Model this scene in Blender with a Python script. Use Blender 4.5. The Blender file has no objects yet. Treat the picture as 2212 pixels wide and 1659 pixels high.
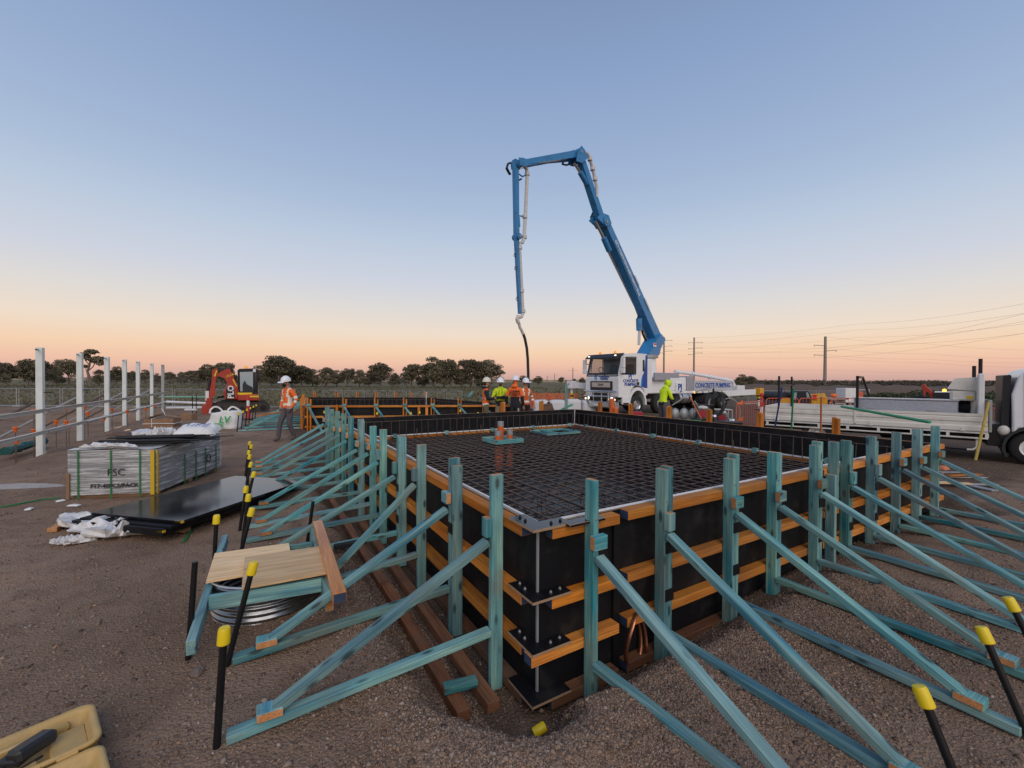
import bpy, bmesh, math, random
from mathutils import Vector, Matrix, Quaternion, noise
import numpy as np
SC = bpy.context.scene
COL = SC.collection
rnd = random.Random(7)
PI = math.pi
R = math.radians

# ------------------------------------------------------------------ camera, sky, sun, exposure
CAM_H = 1.84
FPX = 928.0                       # focal length in units of a 2212 px wide frame
PITCH, ROLL = 0.01024, 0.0045
cam_d = bpy.data.cameras.new('camera')
cam_d.sensor_width = 36.0
cam_d.lens = FPX / 2212.0 * 36.0
cam_d.clip_start = 0.05
cam_d.clip_end = 6000
cam = bpy.data.objects.new('camera', cam_d)
COL.objects.link(cam)
_f = Vector((0, math.cos(PITCH), -math.sin(PITCH)))
_r0 = Vector((1, 0, 0))
_u0 = Vector((0, math.sin(PITCH), math.cos(PITCH)))
CR = _r0 * math.cos(ROLL) + _u0 * math.sin(ROLL)
CU = _u0 * math.cos(ROLL) - _r0 * math.sin(ROLL)
CF = _f
CP = Vector((0, 0, CAM_H))
cam.matrix_world = Matrix.Translation(CP) @ Matrix((CR, CU, -CF)).transposed().to_4x4()
SC.camera = cam

world = bpy.data.worlds.new('World')
SC.world = world
world.use_nodes = True
wn, wl = world.node_tree.nodes, world.node_tree.links
bg = wn['Background']
tc = wn.new('ShaderNodeTexCoord')
sx = wn.new('ShaderNodeSeparateXYZ')
wl.new(tc.outputs['Generated'], sx.inputs[0])
asn = wn.new('ShaderNodeMath'); asn.operation = 'ARCSINE'
wl.new(sx.outputs['Z'], asn.inputs[0])
mr = wn.new('ShaderNodeMapRange')
mr.inputs['From Min'].default_value = 0.0
mr.inputs['From Max'].default_value = PI / 2
wl.new(asn.outputs[0], mr.inputs[0])
ramp = wn.new('ShaderNodeValToRGB')
wl.new(mr.outputs[0], ramp.inputs[0])
def lin(c):
    return tuple((x / 12.92 if x <= 0.04045 else ((x + 0.055) / 1.055) ** 2.4) for x in [v / 255.0 for v in c])
stops = [(0.0, (200, 164, 156)), (0.9, (222, 179, 163)), (1.9, (239, 193, 168)), (3.57, (245, 210, 178)), (5.84, (239, 221, 202)), (9.1, (222, 218, 215)),
         (12.3, (206, 211, 223)), (16.8, (189, 203, 222)), (21.0, (172, 191, 217)), (24.0, (163, 183, 213)),
         (29.0, (151, 173, 207)), (35.0, (139, 162, 200)), (41.5, (128, 150, 186)), (60.0, (108, 134, 182)), (90.0, (96, 122, 172))]
el = ramp.color_ramp.elements
el[0].position = 0; el[0].color = (*lin(stops[0][1]), 1)
el[1].position = 1; el[1].color = (*lin(stops[-1][1]), 1)
for d, c in stops[1:-1]:
    e = el.new(d / 90.0); e.color = (*lin(c), 1)
wl.new(ramp.outputs[0], bg.inputs[0])
bg.inputs[1].default_value = 1.0

sun_d = bpy.data.lights.new('sun', 'SUN')
sun_d.energy = 1.5
sun_d.angle = R(50)
sun_d.color = (1.0, 0.87, 0.74)
sun = bpy.data.objects.new('sun', sun_d)
COL.objects.link(sun)
# twilight glow low behind the photographer, a little to the right
sun.rotation_euler = Vector((-0.22, 0.95, -0.74)).to_track_quat('-Z', 'Y').to_euler()
SC.view_settings.view_transform = 'Standard'
SC.view_settings.look = 'None'
SC.view_settings.gamma = 1.0
SC.view_settings.exposure = 0.0
SC.view_settings.use_curve_mapping = False
SC.cycles.max_bounces = 6
SC.cycles.diffuse_bounces = 3
SC.cycles.glossy_bounces = 3
SC.cycles.transparent_max_bounces = 12
SC.cycles.use_denoising = True

# ------------------------------------------------------------------ survey helpers
def ray(x, y):
    return CF + CR * ((x - 1106.0) / FPX) + CU * ((829.5 - y) / FPX)
def gp(x, y, z=0.0):
    """world point on the level z seen at survey coordinates (x, y)"""
    r = ray(x, y)
    return CP + r * ((z - CAM_H) / r.z)
def dp(x, y, Y):
    """world point at distance Y"""
    r = ray(x, y)
    return CP + r * (Y / r.y)
def V(*a):
    return Vector(a)

# ------------------------------------------------------------------ mesh builder
class MB:
    def __init__(s):
        s.v, s.f, s.m = [], [], []
    def add(s, verts, faces, mi=0):
        o = len(s.v)
        s.v.extend([tuple(p) for p in verts])
        if isinstance(mi, int):
            for f in faces:
                s.f.append(tuple(i + o for i in f)); s.m.append(mi)
        else:
            for f, k in zip(faces, mi):
                s.f.append(tuple(i + o for i in f)); s.m.append(k)
        return s
    def box(s, c, d, mi=0, rot=None, b=0.0, taper=None):
        """centre, full size; rot a 3x3; b chamfer; taper (tx,ty) scale of the top"""
        hx, hy, hz = d[0] / 2, d[1] / 2, d[2] / 2
        c = Vector(c)
        if b <= 0:
            vs = [Vector((x, y, z)) for x in (-hx, hx) for y in (-hy, hy) for z in (-hz, hz)]
            fs = [(0, 1, 3, 2), (4, 6, 7, 5), (0, 4, 5, 1), (2, 3, 7, 6), (0, 2, 6, 4), (1, 5, 7, 3)]
            if taper:
                for p in vs:
                    if p.z > 0: p.x *= taper[0]; p.y *= taper[1]
        else:
            vs, fs = chbox(hx, hy, hz, b)
        if rot is not None: vs = [rot @ p for p in vs]
        return s.add([p + c for p in vs], fs, mi)
    def bar(s, p0, p1, w, h, mi=0, up=(0, 0, 1), b=0.0, endmi=None):
        M, L = axes(p0, p1, up)
        c = (Vector(p0) + Vector(p1)) / 2
        if b > 0: vs, fs = chbox(L / 2, w / 2, h / 2, b)
        else:
            vs = [Vector((x, y, z)) for x in (-L / 2, L / 2) for y in (-w / 2, w / 2) for z in (-h / 2, h / 2)]
            fs = [(0, 1, 3, 2), (4, 6, 7, 5), (0, 4, 5, 1), (2, 3, 7, 6), (0, 2, 6, 4), (1, 5, 7, 3)]
        mis = mi
        if endmi is not None: mis = [endmi, endmi] + [mi] * (len(fs) - 2)
        return s.add([M @ p + c for p in vs], fs, mis)
    def cyl(s, p0, p1, r, r1=None, n=10, mi=0, caps=True, capmi=None):
        p0, p1 = Vector(p0), Vector(p1)
        r1 = r if r1 is None else r1
        d = (p1 - p0).normalized()
        a = d.orthogonal().normalized(); b = d.cross(a)
        vs = []
        for k in range(n):
            t = 2 * PI * k / n
            o = a * math.cos(t) + b * math.sin(t)
            vs.append(p0 + o * r); vs.append(p1 + o * r1)
        fs = [(2 * k, 2 * ((k + 1) % n), 2 * ((k + 1) % n) + 1, 2 * k + 1) for k in range(n)]
        mis = [mi] * n
        if caps:
            fs.append(tuple(range(2 * n - 2, -1, -2))); fs.append(tuple(range(1, 2 * n, 2)))
            mis += [mi if capmi is None else capmi] * 2
        return s.add(vs, fs, mis)
    def tube(s, pts, r, n=6, mi=0, closed=False, taper=None):
        pts = [Vector(p) for p in pts]
        N = len(pts); vs = []
        a = None
        for i, p in enumerate(pts):
            if closed: t = pts[(i + 1) % N] - pts[i - 1]
            else: t = pts[min(i + 1, N - 1)] - pts[max(i - 1, 0)]
            t.normalize()
            if a is None: a = t.orthogonal().normalized()
            else:
                a = a - t * a.dot(t)
                a = a.normalized() if a.length > 1e-6 else t.orthogonal().normalized()
            b = t.cross(a)
            rr = r if taper is None else r * taper[i]
            for k in range(n):
                q = 2 * PI * k / n
                vs.append(p + (a * math.cos(q) + b * math.sin(q)) * rr)
        fs = []
        for i in range(N if closed else N - 1):
            j = (i + 1) % N
            for k in range(n):
                k2 = (k + 1) % n
                fs.append((i * n + k, i * n + k2, j * n + k2, j * n + k))
        if not closed:
            fs.append(tuple(range(n - 1, -1, -1))); fs.append(tuple((N - 1) * n + k for k in range(n)))
        return s.add(vs, fs, mi)
    def prism(s, poly, d0, d1, plane='xz', mi=0, edgemi=None):
        """polygon in a plane, extruded along the third axis from d0 to d1"""
        def mk(a, b, d):
            return {'xz': (a, d, b), 'xy': (a, b, d), 'yz': (d, a, b)}[plane]
        n = len(poly)
        vs = [mk(a, b, d0) for a, b in poly] + [mk(a, b, d1) for a, b in poly]
        fs = [tuple(range(n)), tuple(range(2 * n - 1, n - 1, -1))]
        fs += [(k, k + n, (k + 1) % n + n, (k + 1) % n) for k in range(n)]
        return s.add(vs, fs, [mi, mi] + [mi if edgemi is None else edgemi] * n)
    def ball(s, c, rad, n=10, m=6, mi=0, z0=-1.0, z1=1.0, rot=None):
        c = Vector(c)
        if not hasattr(rad, '__len__'): rad = (rad,) * 3
        vs, fs = [], []
        a0, a1 = math.asin(z0), math.asin(z1)
        for j in range(m + 1):
            t = a0 + (a1 - a0) * j / m
            for k in range(n):
                q = 2 * PI * k / n
                p = Vector((rad[0] * math.cos(t) * math.cos(q), rad[1] * math.cos(t) * math.sin(q), rad[2] * math.sin(t)))
                vs.append((rot @ p if rot is not None else p) + c)
        for j in range(m):
            for k in range(n):
                k2 = (k + 1) % n
                fs.append((j * n + k, j * n + k2, (j + 1) * n + k2, (j + 1) * n + k))
        fs.append(tuple(range(n - 1, -1, -1))); fs.append(tuple(m * n + k for k in range(n)))
        return s.add(vs, fs, mi)
    def loft(s, rings, mi=0, caps=True):
        """rings: lists of equal-length point loops"""
        n = len(rings[0]); vs = [p for r_ in rings for p in r_]; fs = []
        for i in range(len(rings) - 1):
            for k in range(n):
                k2 = (k + 1) % n
                fs.append((i * n + k, i * n + k2, (i + 1) * n + k2, (i + 1) * n + k))
        if caps:
            fs.append(tuple(range(n - 1, -1, -1))); fs.append(tuple((len(rings) - 1) * n + k for k in range(n)))
        return s.add(vs, fs, mi)
    def lathe(s, c, prof, n=12, mi=0, axis=None):
        """profile of (radius, height) turned round an axis through c"""
        c = Vector(c); q = Vector(axis).to_track_quat('Z', 'Y').to_matrix() if axis is not None else Matrix.Identity(3)
        rings = [[c + q @ Vector((r_ * math.cos(2 * PI * k / n), r_ * math.sin(2 * PI * k / n), h)) for k in range(n)] for r_, h in prof]
        return s.loft(rings, mi)
    def mesh(s, name, mats, smooth=False, recalc=True):
        me = bpy.data.meshes.new(name)
        me.from_pydata(s.v, [], s.f)
        for m in (mats if isinstance(mats, (list, tuple)) else [mats]): me.materials.append(MAT[m] if isinstance(m, str) else m)
        if any(s.m): me.polygons.foreach_set('material_index', s.m)
        if recalc and len(s.f) < 60000:
            bm = bmesh.new(); bm.from_mesh(me)
            bmesh.ops.recalc_face_normals(bm, faces=bm.faces); bm.to_mesh(me); bm.free()
        if smooth:
            me.polygons.foreach_set('use_smooth', [True] * len(me.polygons))
            if smooth != 'all':
                try: me.set_sharp_from_angle(angle=R(40))
                except Exception: pass
        me.update()
        return me

def chbox(hx, hy, hz, b):
    """chamfered box; first two faces are the x ends"""
    b = min(b, hx * .45, hy * .45, hz * .45)
    vs, idx = [], {}
    for sx_ in (-1, 1):
        for sy_ in (-1, 1):
            for sz_ in (-1, 1):
                for ax in range(3):
                    p = [hx - b, hy - b, hz - b]; p[ax] = (hx, hy, hz)[ax]
                    idx[(sx_, sy_, sz_, ax)] = len(vs)
                    vs.append(Vector((p[0] * sx_, p[1] * sy_, p[2] * sz_)))
    g = lambda a, b_, c, ax: idx[(a, b_, c, ax)]
    fs = []
    fs.append([g(-1, -1, -1, 0), g(-1, -1, 1, 0), g(-1, 1, 1, 0), g(-1, 1, -1, 0)])
    fs.append([g(1, -1, -1, 0), g(1, 1, -1, 0), g(1, 1, 1, 0), g(1, -1, 1, 0)])
    for q in (-1, 1):
        fs.append([g(-1, q, -1, 1), g(1, q, -1, 1), g(1, q, 1, 1), g(-1, q, 1, 1)])
        fs.append([g(-1, -1, q, 2), g(1, -1, q, 2), g(1, 1, q, 2), g(-1, 1, q, 2)])
    for a in (-1, 1):
        for c in (-1, 1):
            fs.append([g(-1, a, c, 1), g(1, a, c, 1), g(1, a, c, 2), g(-1, a, c, 2)])
            fs.append([g(a, -1, c, 0), g(a, 1, c, 0), g(a, 1, c, 2), g(a, -1, c, 2)])
            fs.append([g(a, c, -1, 0), g(a, c, 1, 0), g(a, c, 1, 1), g(a, c, -1, 1)])
    for a in (-1, 1):
        for c in (-1, 1):
            for d in (-1, 1):
                fs.append([g(a, c, d, 0), g(a, c, d, 1), g(a, c, d, 2)])
    return vs, fs

def axes(p0, p1, up=(0, 0, 1)):
    x = Vector(p1) - Vector(p0); L = x.length; x.normalize()
    u = Vector(up); z = u - x * u.dot(x)
    if z.length < 1e-4:
        u = Vector((0, 1, 0)); z = u - x * u.dot(x)
    z.normalize(); y = z.cross(x)
    return Matrix((x, y, z)).transposed(), L

# ------------------------------------------------------------------ objects: things, parts, setting
WM = {}                                    # world matrix of every object made
FR = [Matrix.Identity(4)]                  # frame in which geometry is being laid out
def link(name, data, M, parent=None):
    o = bpy.data.objects.new(name, data)
    COL.objects.link(o)
    if parent is not None:
        o.parent = parent
        o.matrix_basis = WM[parent].inverted() @ M
    else:
        o.matrix_basis = M
    WM[o] = M
    return o
def thing(name, label, cat, loc=(0, 0, 0), rz=0.0, group=None):
    M = FR[-1] @ Matrix.Translation(Vector(loc)) @ Matrix.Rotation(rz, 4, 'Z')
    o = link(name, None, M)
    o.empty_display_size = 0.1
    tag(o, label, cat, group)
    return o
def tag(o, label=None, cat=None, group=None, kind=None):
    if label: o['label'] = label
    if cat: o['category'] = cat
    if group: o['group'] = group
    if kind: o['kind'] = kind
    return o
def part(name, mb, mats, parent=None, smooth=False, origin=None, recalc=True):
    """one mesh object from a builder laid out in the current frame"""
    if origin is not None:
        o = Vector(origin); mb.v = [tuple(Vector(p) - o) for p in mb.v]
        M = FR[-1] @ Matrix.Translation(o)
    else: M = FR[-1].copy()
    return link(name, mb.mesh(name, mats, smooth, recalc), M, parent)
def beam(name, p0, p1, w, h, mats, parent=None, up=(0, 0, 1), b=0.003, ends=False):
    """one timber: its own mesh, local x along the grain"""
    A, L = axes(p0, p1, up)
    vs, fs = chbox(L / 2, w / 2, h / 2, b)
    mb = MB(); mb.add(vs, fs, [1, 1] + [0] * (len(fs) - 2) if ends else 0)
    M = FR[-1] @ Matrix.Translation((Vector(p0) + Vector(p1)) / 2) @ A.to_4x4()
    return link(name, mb.mesh(name, mats, False), M, parent)
class frame:
    def __init__(s, M): s.M = M if isinstance(M, Matrix) else WM[M]
    def __enter__(s): FR.append(s.M)
    def __exit__(s, *a): FR.pop()
def copy_tree(o, M, parent=None, label=None):
    c = o.copy(); COL.objects.link(c)
    c.parent = parent
    c.matrix_basis = M if parent is None else o.matrix_basis
    WM[c] = M if parent is None else WM[parent] @ o.matrix_basis
    if label: c['label'] = label
    for ch in o.children: copy_tree(ch, None, c)
    return c
ORD = ['first', 'second', 'third', 'fourth', 'fifth', 'sixth', 'seventh', 'eighth', 'ninth', 'tenth', 'eleventh', 'twelfth', 'thirteenth', 'fourteenth', 'fifteenth',
       'sixteenth', 'seventeenth', 'eighteenth', 'nineteenth', 'twentieth', 'twenty-first', 'twenty-second', 'twenty-third', 'twenty-fourth', 'twenty-fifth', 'twenty-sixth', 'twenty-seventh', 'twenty-eighth', 'twenty-ninth', 'thirtieth',
       'thirty-first', 'thirty-second', 'thirty-third', 'thirty-fourth', 'thirty-fifth', 'thirty-sixth', 'thirty-seventh', 'thirty-eighth', 'thirty-ninth', 'fortieth']
def text_part(name, s, size, M, mat, parent, depth=0.004, align='CENTER', bold=0.0, shear=0.0, sx=1.0):
    """raised lettering: text in the local xy plane of M (in the current frame)"""
    cu = bpy.data.curves.new('t', 'FONT')
    cu.body = s; cu.size = size; cu.align_x = align; cu.align_y = 'CENTER'; cu.extrude = depth; cu.offset = bold; cu.shear = shear
    cu.resolution_u = 2; cu.space_line = 0.85
    tmp = bpy.data.objects.new('t', cu); COL.objects.link(tmp)
    dg = bpy.context.evaluated_depsgraph_get()
    me = bpy.data.meshes.new_from_object(tmp.evaluated_get(dg))
    bpy.data.objects.remove(tmp); bpy.data.curves.remove(cu)
    me.name = name
    me.materials.clear(); me.materials.append(MAT[mat])
    if sx != 1.0: me.transform(Matrix.Diagonal((sx, 1, 1, 1)))
    return link(name, me, FR[-1] @ M, parent)
def plane_M(o, x, y):
    """matrix whose xy plane is spanned by x and y at o"""
    x = Vector(x).normalized(); y = Vector(y); y = (y - x * y.dot(x)).normalized(); z = x.cross(y)
    M = Matrix((x, y, z)).transposed().to_4x4(); M.translation = Vector(o)
    return M

# ------------------------------------------------------------------ materials
MAT = {}
def mat(name, col, rough=0.6, metal=0.0, var=0.12, scale=6.0, bump=0.0, bscale=None, spec=0.5, coord='Object', dirt=None, alpha=None, trans=None, emit=None):
    """principled material with a noise that shifts value and hue a little; dirt = (colour, amount, scale)"""
    m = bpy.data.materials.new(name); m.use_nodes = True
    n, l = m.node_tree.nodes, m.node_tree.links
    p = n['Principled BSDF']
    p.inputs['Roughness'].default_value = rough
    p.inputs['Metallic'].default_value = metal
    p.inputs['Specular IOR Level'].default_value = spec
    t = n.new('ShaderNodeTexCoord')
    nz = n.new('ShaderNodeTexNoise'); nz.inputs['Scale'].default_value = scale; nz.inputs['Detail'].default_value = 5
    l.new(t.outputs[coord], nz.inputs['Vector'])
    mx = n.new('ShaderNodeMix'); mx.data_type = 'RGBA'
    c = Vector(col[:3])
    mx.inputs['A'].default_value = (*[max(0, x * (1 - var)) for x in c], 1)
    mx.inputs['B'].default_value = (*[min(1, x * (1 + var)) for x in c], 1)
    l.new(nz.outputs['Fac'], mx.inputs['Factor'])
    out = mx.outputs['Result']
    if dirt:
        nd = n.new('ShaderNodeTexNoise'); nd.inputs['Scale'].default_value = dirt[2]; nd.inputs['Detail'].default_value = 8; nd.inputs['Roughness'].default_value = .65
        l.new(t.outputs[coord], nd.inputs['Vector'])
        r_ = n.new('ShaderNodeMapRange'); r_.inputs['From Min'].default_value = .5; r_.inputs['From Max'].default_value = .75; r_.inputs['To Max'].default_value = dirt[1]
        l.new(nd.outputs['Fac'], r_.inputs[0])
        m2 = n.new('ShaderNodeMix'); m2.data_type = 'RGBA'
        m2.inputs['B'].default_value = (*dirt[0], 1)
        l.new(out, m2.inputs['A']); l.new(r_.outputs[0], m2.inputs['Factor'])
        out = m2.outputs['Result']
    l.new(out, p.inputs['Base Color'])
    if bump:
        nb = n.new('ShaderNodeTexNoise'); nb.inputs['Scale'].default_value = bscale or scale * 6; nb.inputs['Detail'].default_value = 6
        l.new(t.outputs[coord], nb.inputs['Vector'])
        b = n.new('ShaderNodeBump'); b.inputs['Strength'].default_value = bump; b.inputs['Distance'].default_value = .02
        l.new(nb.outputs['Fac'], b.inputs['Height']); l.new(b.outputs[0], p.inputs['Normal'])
    if alpha is not None: p.inputs['Alpha'].default_value = alpha
    if trans is not None: p.inputs['Transmission Weight'].default_value = trans
    if emit: p.inputs['Emission Color'].default_value = (*emit[0], 1); p.inputs['Emission Strength'].default_value = emit[1]
    MAT[name] = m
    return m

def timber(name, c0, c1, knot, rough=.7, knots=True, dust=None, hv=1.0):
    """grain along local x, per-piece shift, knots; colours c0..c1"""
    m = bpy.data.materials.new(name); m.use_nodes = True
    n, l = m.node_tree.nodes, m.node_tree.links
    p = n['Principled BSDF']; p.inputs['Roughness'].default_value = rough; p.inputs['Specular IOR Level'].default_value = .3
    t = n.new('ShaderNodeTexCoord'); oi = n.new('ShaderNodeObjectInfo')
    off = n.new('ShaderNodeVectorMath'); off.operation = 'MULTIPLY_ADD'
    cb = n.new('ShaderNodeCombineXYZ')
    for k in range(3): l.new(oi.outputs['Random'], cb.inputs[k])
    l.new(cb.outputs[0], off.inputs[0]); off.inputs[1].default_value = (37, 61, 83); l.new(t.outputs['Object'], off.inputs[2])
    def noi(sc, detail, vec_scale):
        mp = n.new('ShaderNodeMapping'); mp.inputs['Scale'].default_value = vec_scale
        l.new(off.outputs[0], mp.inputs[0])
        z = n.new('ShaderNodeTexNoise'); z.inputs['Scale'].default_value = sc; z.inputs['Detail'].default_value = detail
        l.new(mp.outputs[0], z.inputs['Vector']); return z
    g = noi(9, 6, (.16, 2.2, 2.2)); blotch = noi(3.2, 4, (.45, 1, 1)); fine = noi(30, 5, (.12, 5, 5))
    r1 = n.new('ShaderNodeValToRGB'); r1.color_ramp.elements[0].position = .36; r1.color_ramp.elements[1].position = .62
    r1.color_ramp.elements[0].color = (*c0, 1); r1.color_ramp.elements[1].color = (*c1, 1)
    ad = n.new('ShaderNodeMath'); ad.operation = 'MULTIPLY_ADD'; ad.inputs[1].default_value = .55
    l.new(g.outputs['Fac'], ad.inputs[0])
    sc2 = n.new('ShaderNodeMath'); sc2.operation = 'MULTIPLY'; sc2.inputs[1].default_value = .45
    l.new(blotch.outputs['Fac'], sc2.inputs[0]); l.new(sc2.outputs[0], ad.inputs[2]); l.new(ad.outputs[0], r1.inputs[0])
    hs = n.new('ShaderNodeHueSaturation')
    vr = n.new('ShaderNodeMapRange'); vr.inputs['To Min'].default_value = .66; vr.inputs['To Max'].default_value = 1.22
    l.new(oi.outputs['Random'], vr.inputs[0]); l.new(vr.outputs[0], hs.inputs['Value'])
    sr = n.new('ShaderNodeMath'); sr.operation = 'MULTIPLY'; sr.inputs[1].default_value = 7.31; l.new(oi.outputs['Random'], sr.inputs[0])
    fr = n.new('ShaderNodeMath'); fr.operation = 'FRACT'; l.new(sr.outputs[0], fr.inputs[0])
    hr = n.new('ShaderNodeMapRange'); hr.inputs['To Min'].default_value = .5 - .012 * hv; hr.inputs['To Max'].default_value = .5 + .012 * hv; l.new(fr.outputs[0], hr.inputs[0]); l.new(hr.outputs[0], hs.inputs['Hue'])
    sa = n.new('ShaderNodeMapRange'); sa.inputs['To Min'].default_value = 1 + .15 * hv; sa.inputs['To Max'].default_value = 1 - .16 * hv; l.new(fr.outputs[0], sa.inputs[0]); l.new(sa.outputs[0], hs.inputs['Saturation'])
    l.new(r1.outputs[0], hs.inputs['Color'])
    out = hs.outputs['Color']
    fm = n.new('ShaderNodeMapRange'); fm.inputs['From Min'].default_value = .35; fm.inputs['From Max'].default_value = .62; fm.inputs['To Min'].default_value = .58; fm.inputs['To Max'].default_value = 1.10
    l.new(fine.outputs['Fac'], fm.inputs[0])
    ml = n.new('ShaderNodeMix'); ml.data_type = 'RGBA'; ml.blend_type = 'MULTIPLY'; ml.inputs['Factor'].default_value = .8
    l.new(out, ml.inputs['A']); l.new(fm.outputs[0], ml.inputs['B']); out = ml.outputs['Result']
    if knots:
        mp = n.new('ShaderNodeMapping'); mp.inputs['Scale'].default_value = (1.0, 2.6, 2.6); l.new(off.outputs[0], mp.inputs[0])
        vo = n.new('ShaderNodeTexVoronoi'); vo.inputs['Scale'].default_value = 4.2; l.new(mp.outputs[0], vo.inputs['Vector'])
        k = n.new('ShaderNodeMapRange'); k.inputs['From Min'].default_value = .11; k.inputs['From Max'].default_value = .24; k.inputs['To Min'].default_value = .85; k.inputs['To Max'].default_value = 0
        l.new(vo.outputs['Distance'], k.inputs[0])
        m2 = n.new('ShaderNodeMix'); m2.data_type = 'RGBA'; m2.inputs['B'].default_value = (*knot, 1)
        l.new(out, m2.inputs['A']); l.new(k.outputs[0], m2.inputs['Factor']); out = m2.outputs['Result']
    if dust:
        dz = noi(2.5, 8, (1, 1, 1))
        k = n.new('ShaderNodeMapRange'); k.inputs['From Min'].default_value = .52; k.inputs['From Max'].default_value = .72; k.inputs['To Max'].default_value = dust[1]
        l.new(dz.outputs['Fac'], k.inputs[0])
        m2 = n.new('ShaderNodeMix'); m2.data_type = 'RGBA'; m2.inputs['B'].default_value = (*dust[0], 1)
        l.new(out, m2.inputs['A']); l.new(k.outputs[0], m2.inputs['Factor']); out = m2.outputs['Result']
    l.new(out, p.inputs['Base Color'])
    b = n.new('ShaderNodeBump'); b.inputs['Strength'].default_value = .25; b.inputs['Distance'].default_value = .004
    l.new(fine.outputs['Fac'], b.inputs['Height']); l.new(b.outputs[0], p.inputs['Normal'])
    MAT[name] = m
    return m

timber('teal', (.035, .215, .285), (.27, .47, .41), (.02, .035, .04), dust=((.17, .14, .11), .5))
timber('lvl_mud', (.15, .07, .04), (.28, .12, .055), (.08, .04, .02), knots=False, dust=((.14, .10, .075), .8), hv=.2)
timber('lvl', (.52, .155, .018), (.74, .285, .045), (.12, .04, .015), knots=False, dust=((.16, .08, .05), .35), hv=.15)
timber('pine_ply', (.84, .52, .25), (.93, .67, .38), (.30, .16, .07), knots=False, hv=0)
timber('end_grain', (.48, .20, .07), (.62, .30, .13), (.2, .1, .05), knots=False, hv=.2)
timber('dark_timber', (.10, .06, .045), (.2, .13, .09), (.03, .02, .02))
mat('formply', (.0065, .0065, .0085), .55, var=.5, scale=3, spec=.25, dirt=((.075, .068, .06), .32, 4))
mat('formply_edge', (.34, .22, .13), .8, var=.3, scale=40)
mat('formply_wet', (.006, .006, .008), .12, var=.5, scale=3, spec=.5, dirt=((.03, .03, .03), .5, 4))
mat('blue_end', (.03, .05, .10), .6, var=.3, scale=20)
mat('white_strip', (.72, .72, .74), .45, var=.08)
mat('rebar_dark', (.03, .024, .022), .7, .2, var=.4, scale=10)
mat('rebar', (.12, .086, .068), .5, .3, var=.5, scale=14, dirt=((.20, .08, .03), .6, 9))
mat('membrane', (.008, .008, .010), .2, var=.6, scale=4, bump=.6, bscale=9, dirt=((.10, .085, .07), .7, 3))
mat('black_steel', (.012, .012, .013), .4, .3, var=.4, scale=12)
mat('black_rubber', (.014, .014, .015), .75, var=.4, scale=15)
mat('cap_yellow', (.80, .58, .01), .42, var=.08, scale=20)
mat('bolt', (.55, .55, .56), .35, .8)
mat('copper', (.50, .20, .11), .35, .85, var=.35, scale=10)
mat('pipe_orange', (.62, .13, .03), .4, var=.15)
mat('safety_orange', (.85, .16, .02), .5, var=.12)
mat('barrier_orange', (.62, .12, .05), .5, var=.15)
mat('galv', (.50, .52, .53), .34, .75, var=.18, scale=9)
mat('galv_dull', (.36, .37, .37), .55, .5, var=.2, scale=9)
mat('white_paint', (.74, .74, .73), .38, var=.05, scale=4, dirt=((.40, .36, .31), .35, 2.5))
mat('truck_white', (.80, .80, .80), .25, var=.03, scale=2, dirt=((.5, .46, .41), .25, 1.6))
mat('cream_paint', (.70, .67, .60), .4, var=.06, scale=4, dirt=((.36, .31, .26), .5, 3))
mat('post_white', (.70, .74, .71), .5, var=.07, scale=6, dirt=((.45, .45, .42), .4, 4))
mat('boom_blue', (.035, .21, .46), .35, var=.15, scale=4, dirt=((.02, .06, .15), .5, 3))
mat('logo_blue', (.015, .07, .32), .4)
mat('logo_sky', (.05, .35, .75), .4)
mat('grey_plastic', (.12, .12, .13), .55, var=.2)
mat('dark_plastic', (.018, .018, .02), .5, var=.3)
mat('glass', (.022, .028, .034), .06, spec=.8, var=.1)
mat('glass_tint', (.03, .035, .04), .05, spec=.6, var=.05, alpha=.38)
mat('glass_clear', (.35, .42, .44), .05, spec=.8, var=.05)
mat('headlight', (.9, .88, .8), .2, emit=((1, .93, .74), 2.2))
mat('amber', (.9, .33, .02), .3, emit=((1, .4, .03), .35))
mat('amber_lit', (.9, .4, .02), .3, emit=((1, .45, .03), 5.0))
mat('tail_red', (.5, .02, .015), .3)
mat('checker_plate', (.42, .44, .50), .35, .6, var=.2, scale=30, bump=.5, bscale=60)
mat('alloy', (.55, .56, .58), .3, .85, var=.15, scale=8)
mat('digger_red', (.40, .032, .014), .45, var=.2, scale=4, dirt=((.2, .09, .06), .6, 4))
mat('machine_yellow', (.72, .36, .015), .4, var=.1, dirt=((.3, .2, .1), .4, 4))
mat('track_mud', (.05, .042, .036), .9, var=.4, scale=12, bump=.5)
mat('hose', (.018, .018, .019), .6, var=.4)
mat('hose_grey', (.30, .28, .26), .6, var=.25)
mat('pump_pipe', (.60, .56, .52), .5, var=.12, scale=8)
mat('hivis_orange', (.82, .15, .025), .8, var=.15, scale=14, bump=.3, bscale=18)
mat('hivis_yellow', (.62, .82, .015), .8, var=.12, scale=14, bump=.3, bscale=18)
mat('reflective', (.78, .74, .62), .5, var=.08)
mat('navy_cloth', (.012, .014, .022), .85, var=.4, scale=14, bump=.3, bscale=18)
mat('trouser_grey', (.085, .075, .085), .9, var=.25, scale=12, bump=.4, bscale=14)
mat('khaki', (.27, .20, .13), .9, var=.2, scale=12, bump=.4, bscale=14)
mat('olive', (.12, .10, .06), .9, var=.2, scale=12, bump=.4, bscale=14)
mat('skin', (.42, .22, .14), .6, var=.1)
mat('beard', (.03, .018, .012), .9, var=.3)
mat('hat_white', (.82, .83, .86), .3, var=.03)
mat('boot', (.10, .07, .05), .8, var=.4)
mat('glove', (.35, .28, .18), .8, var=.2)
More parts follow.
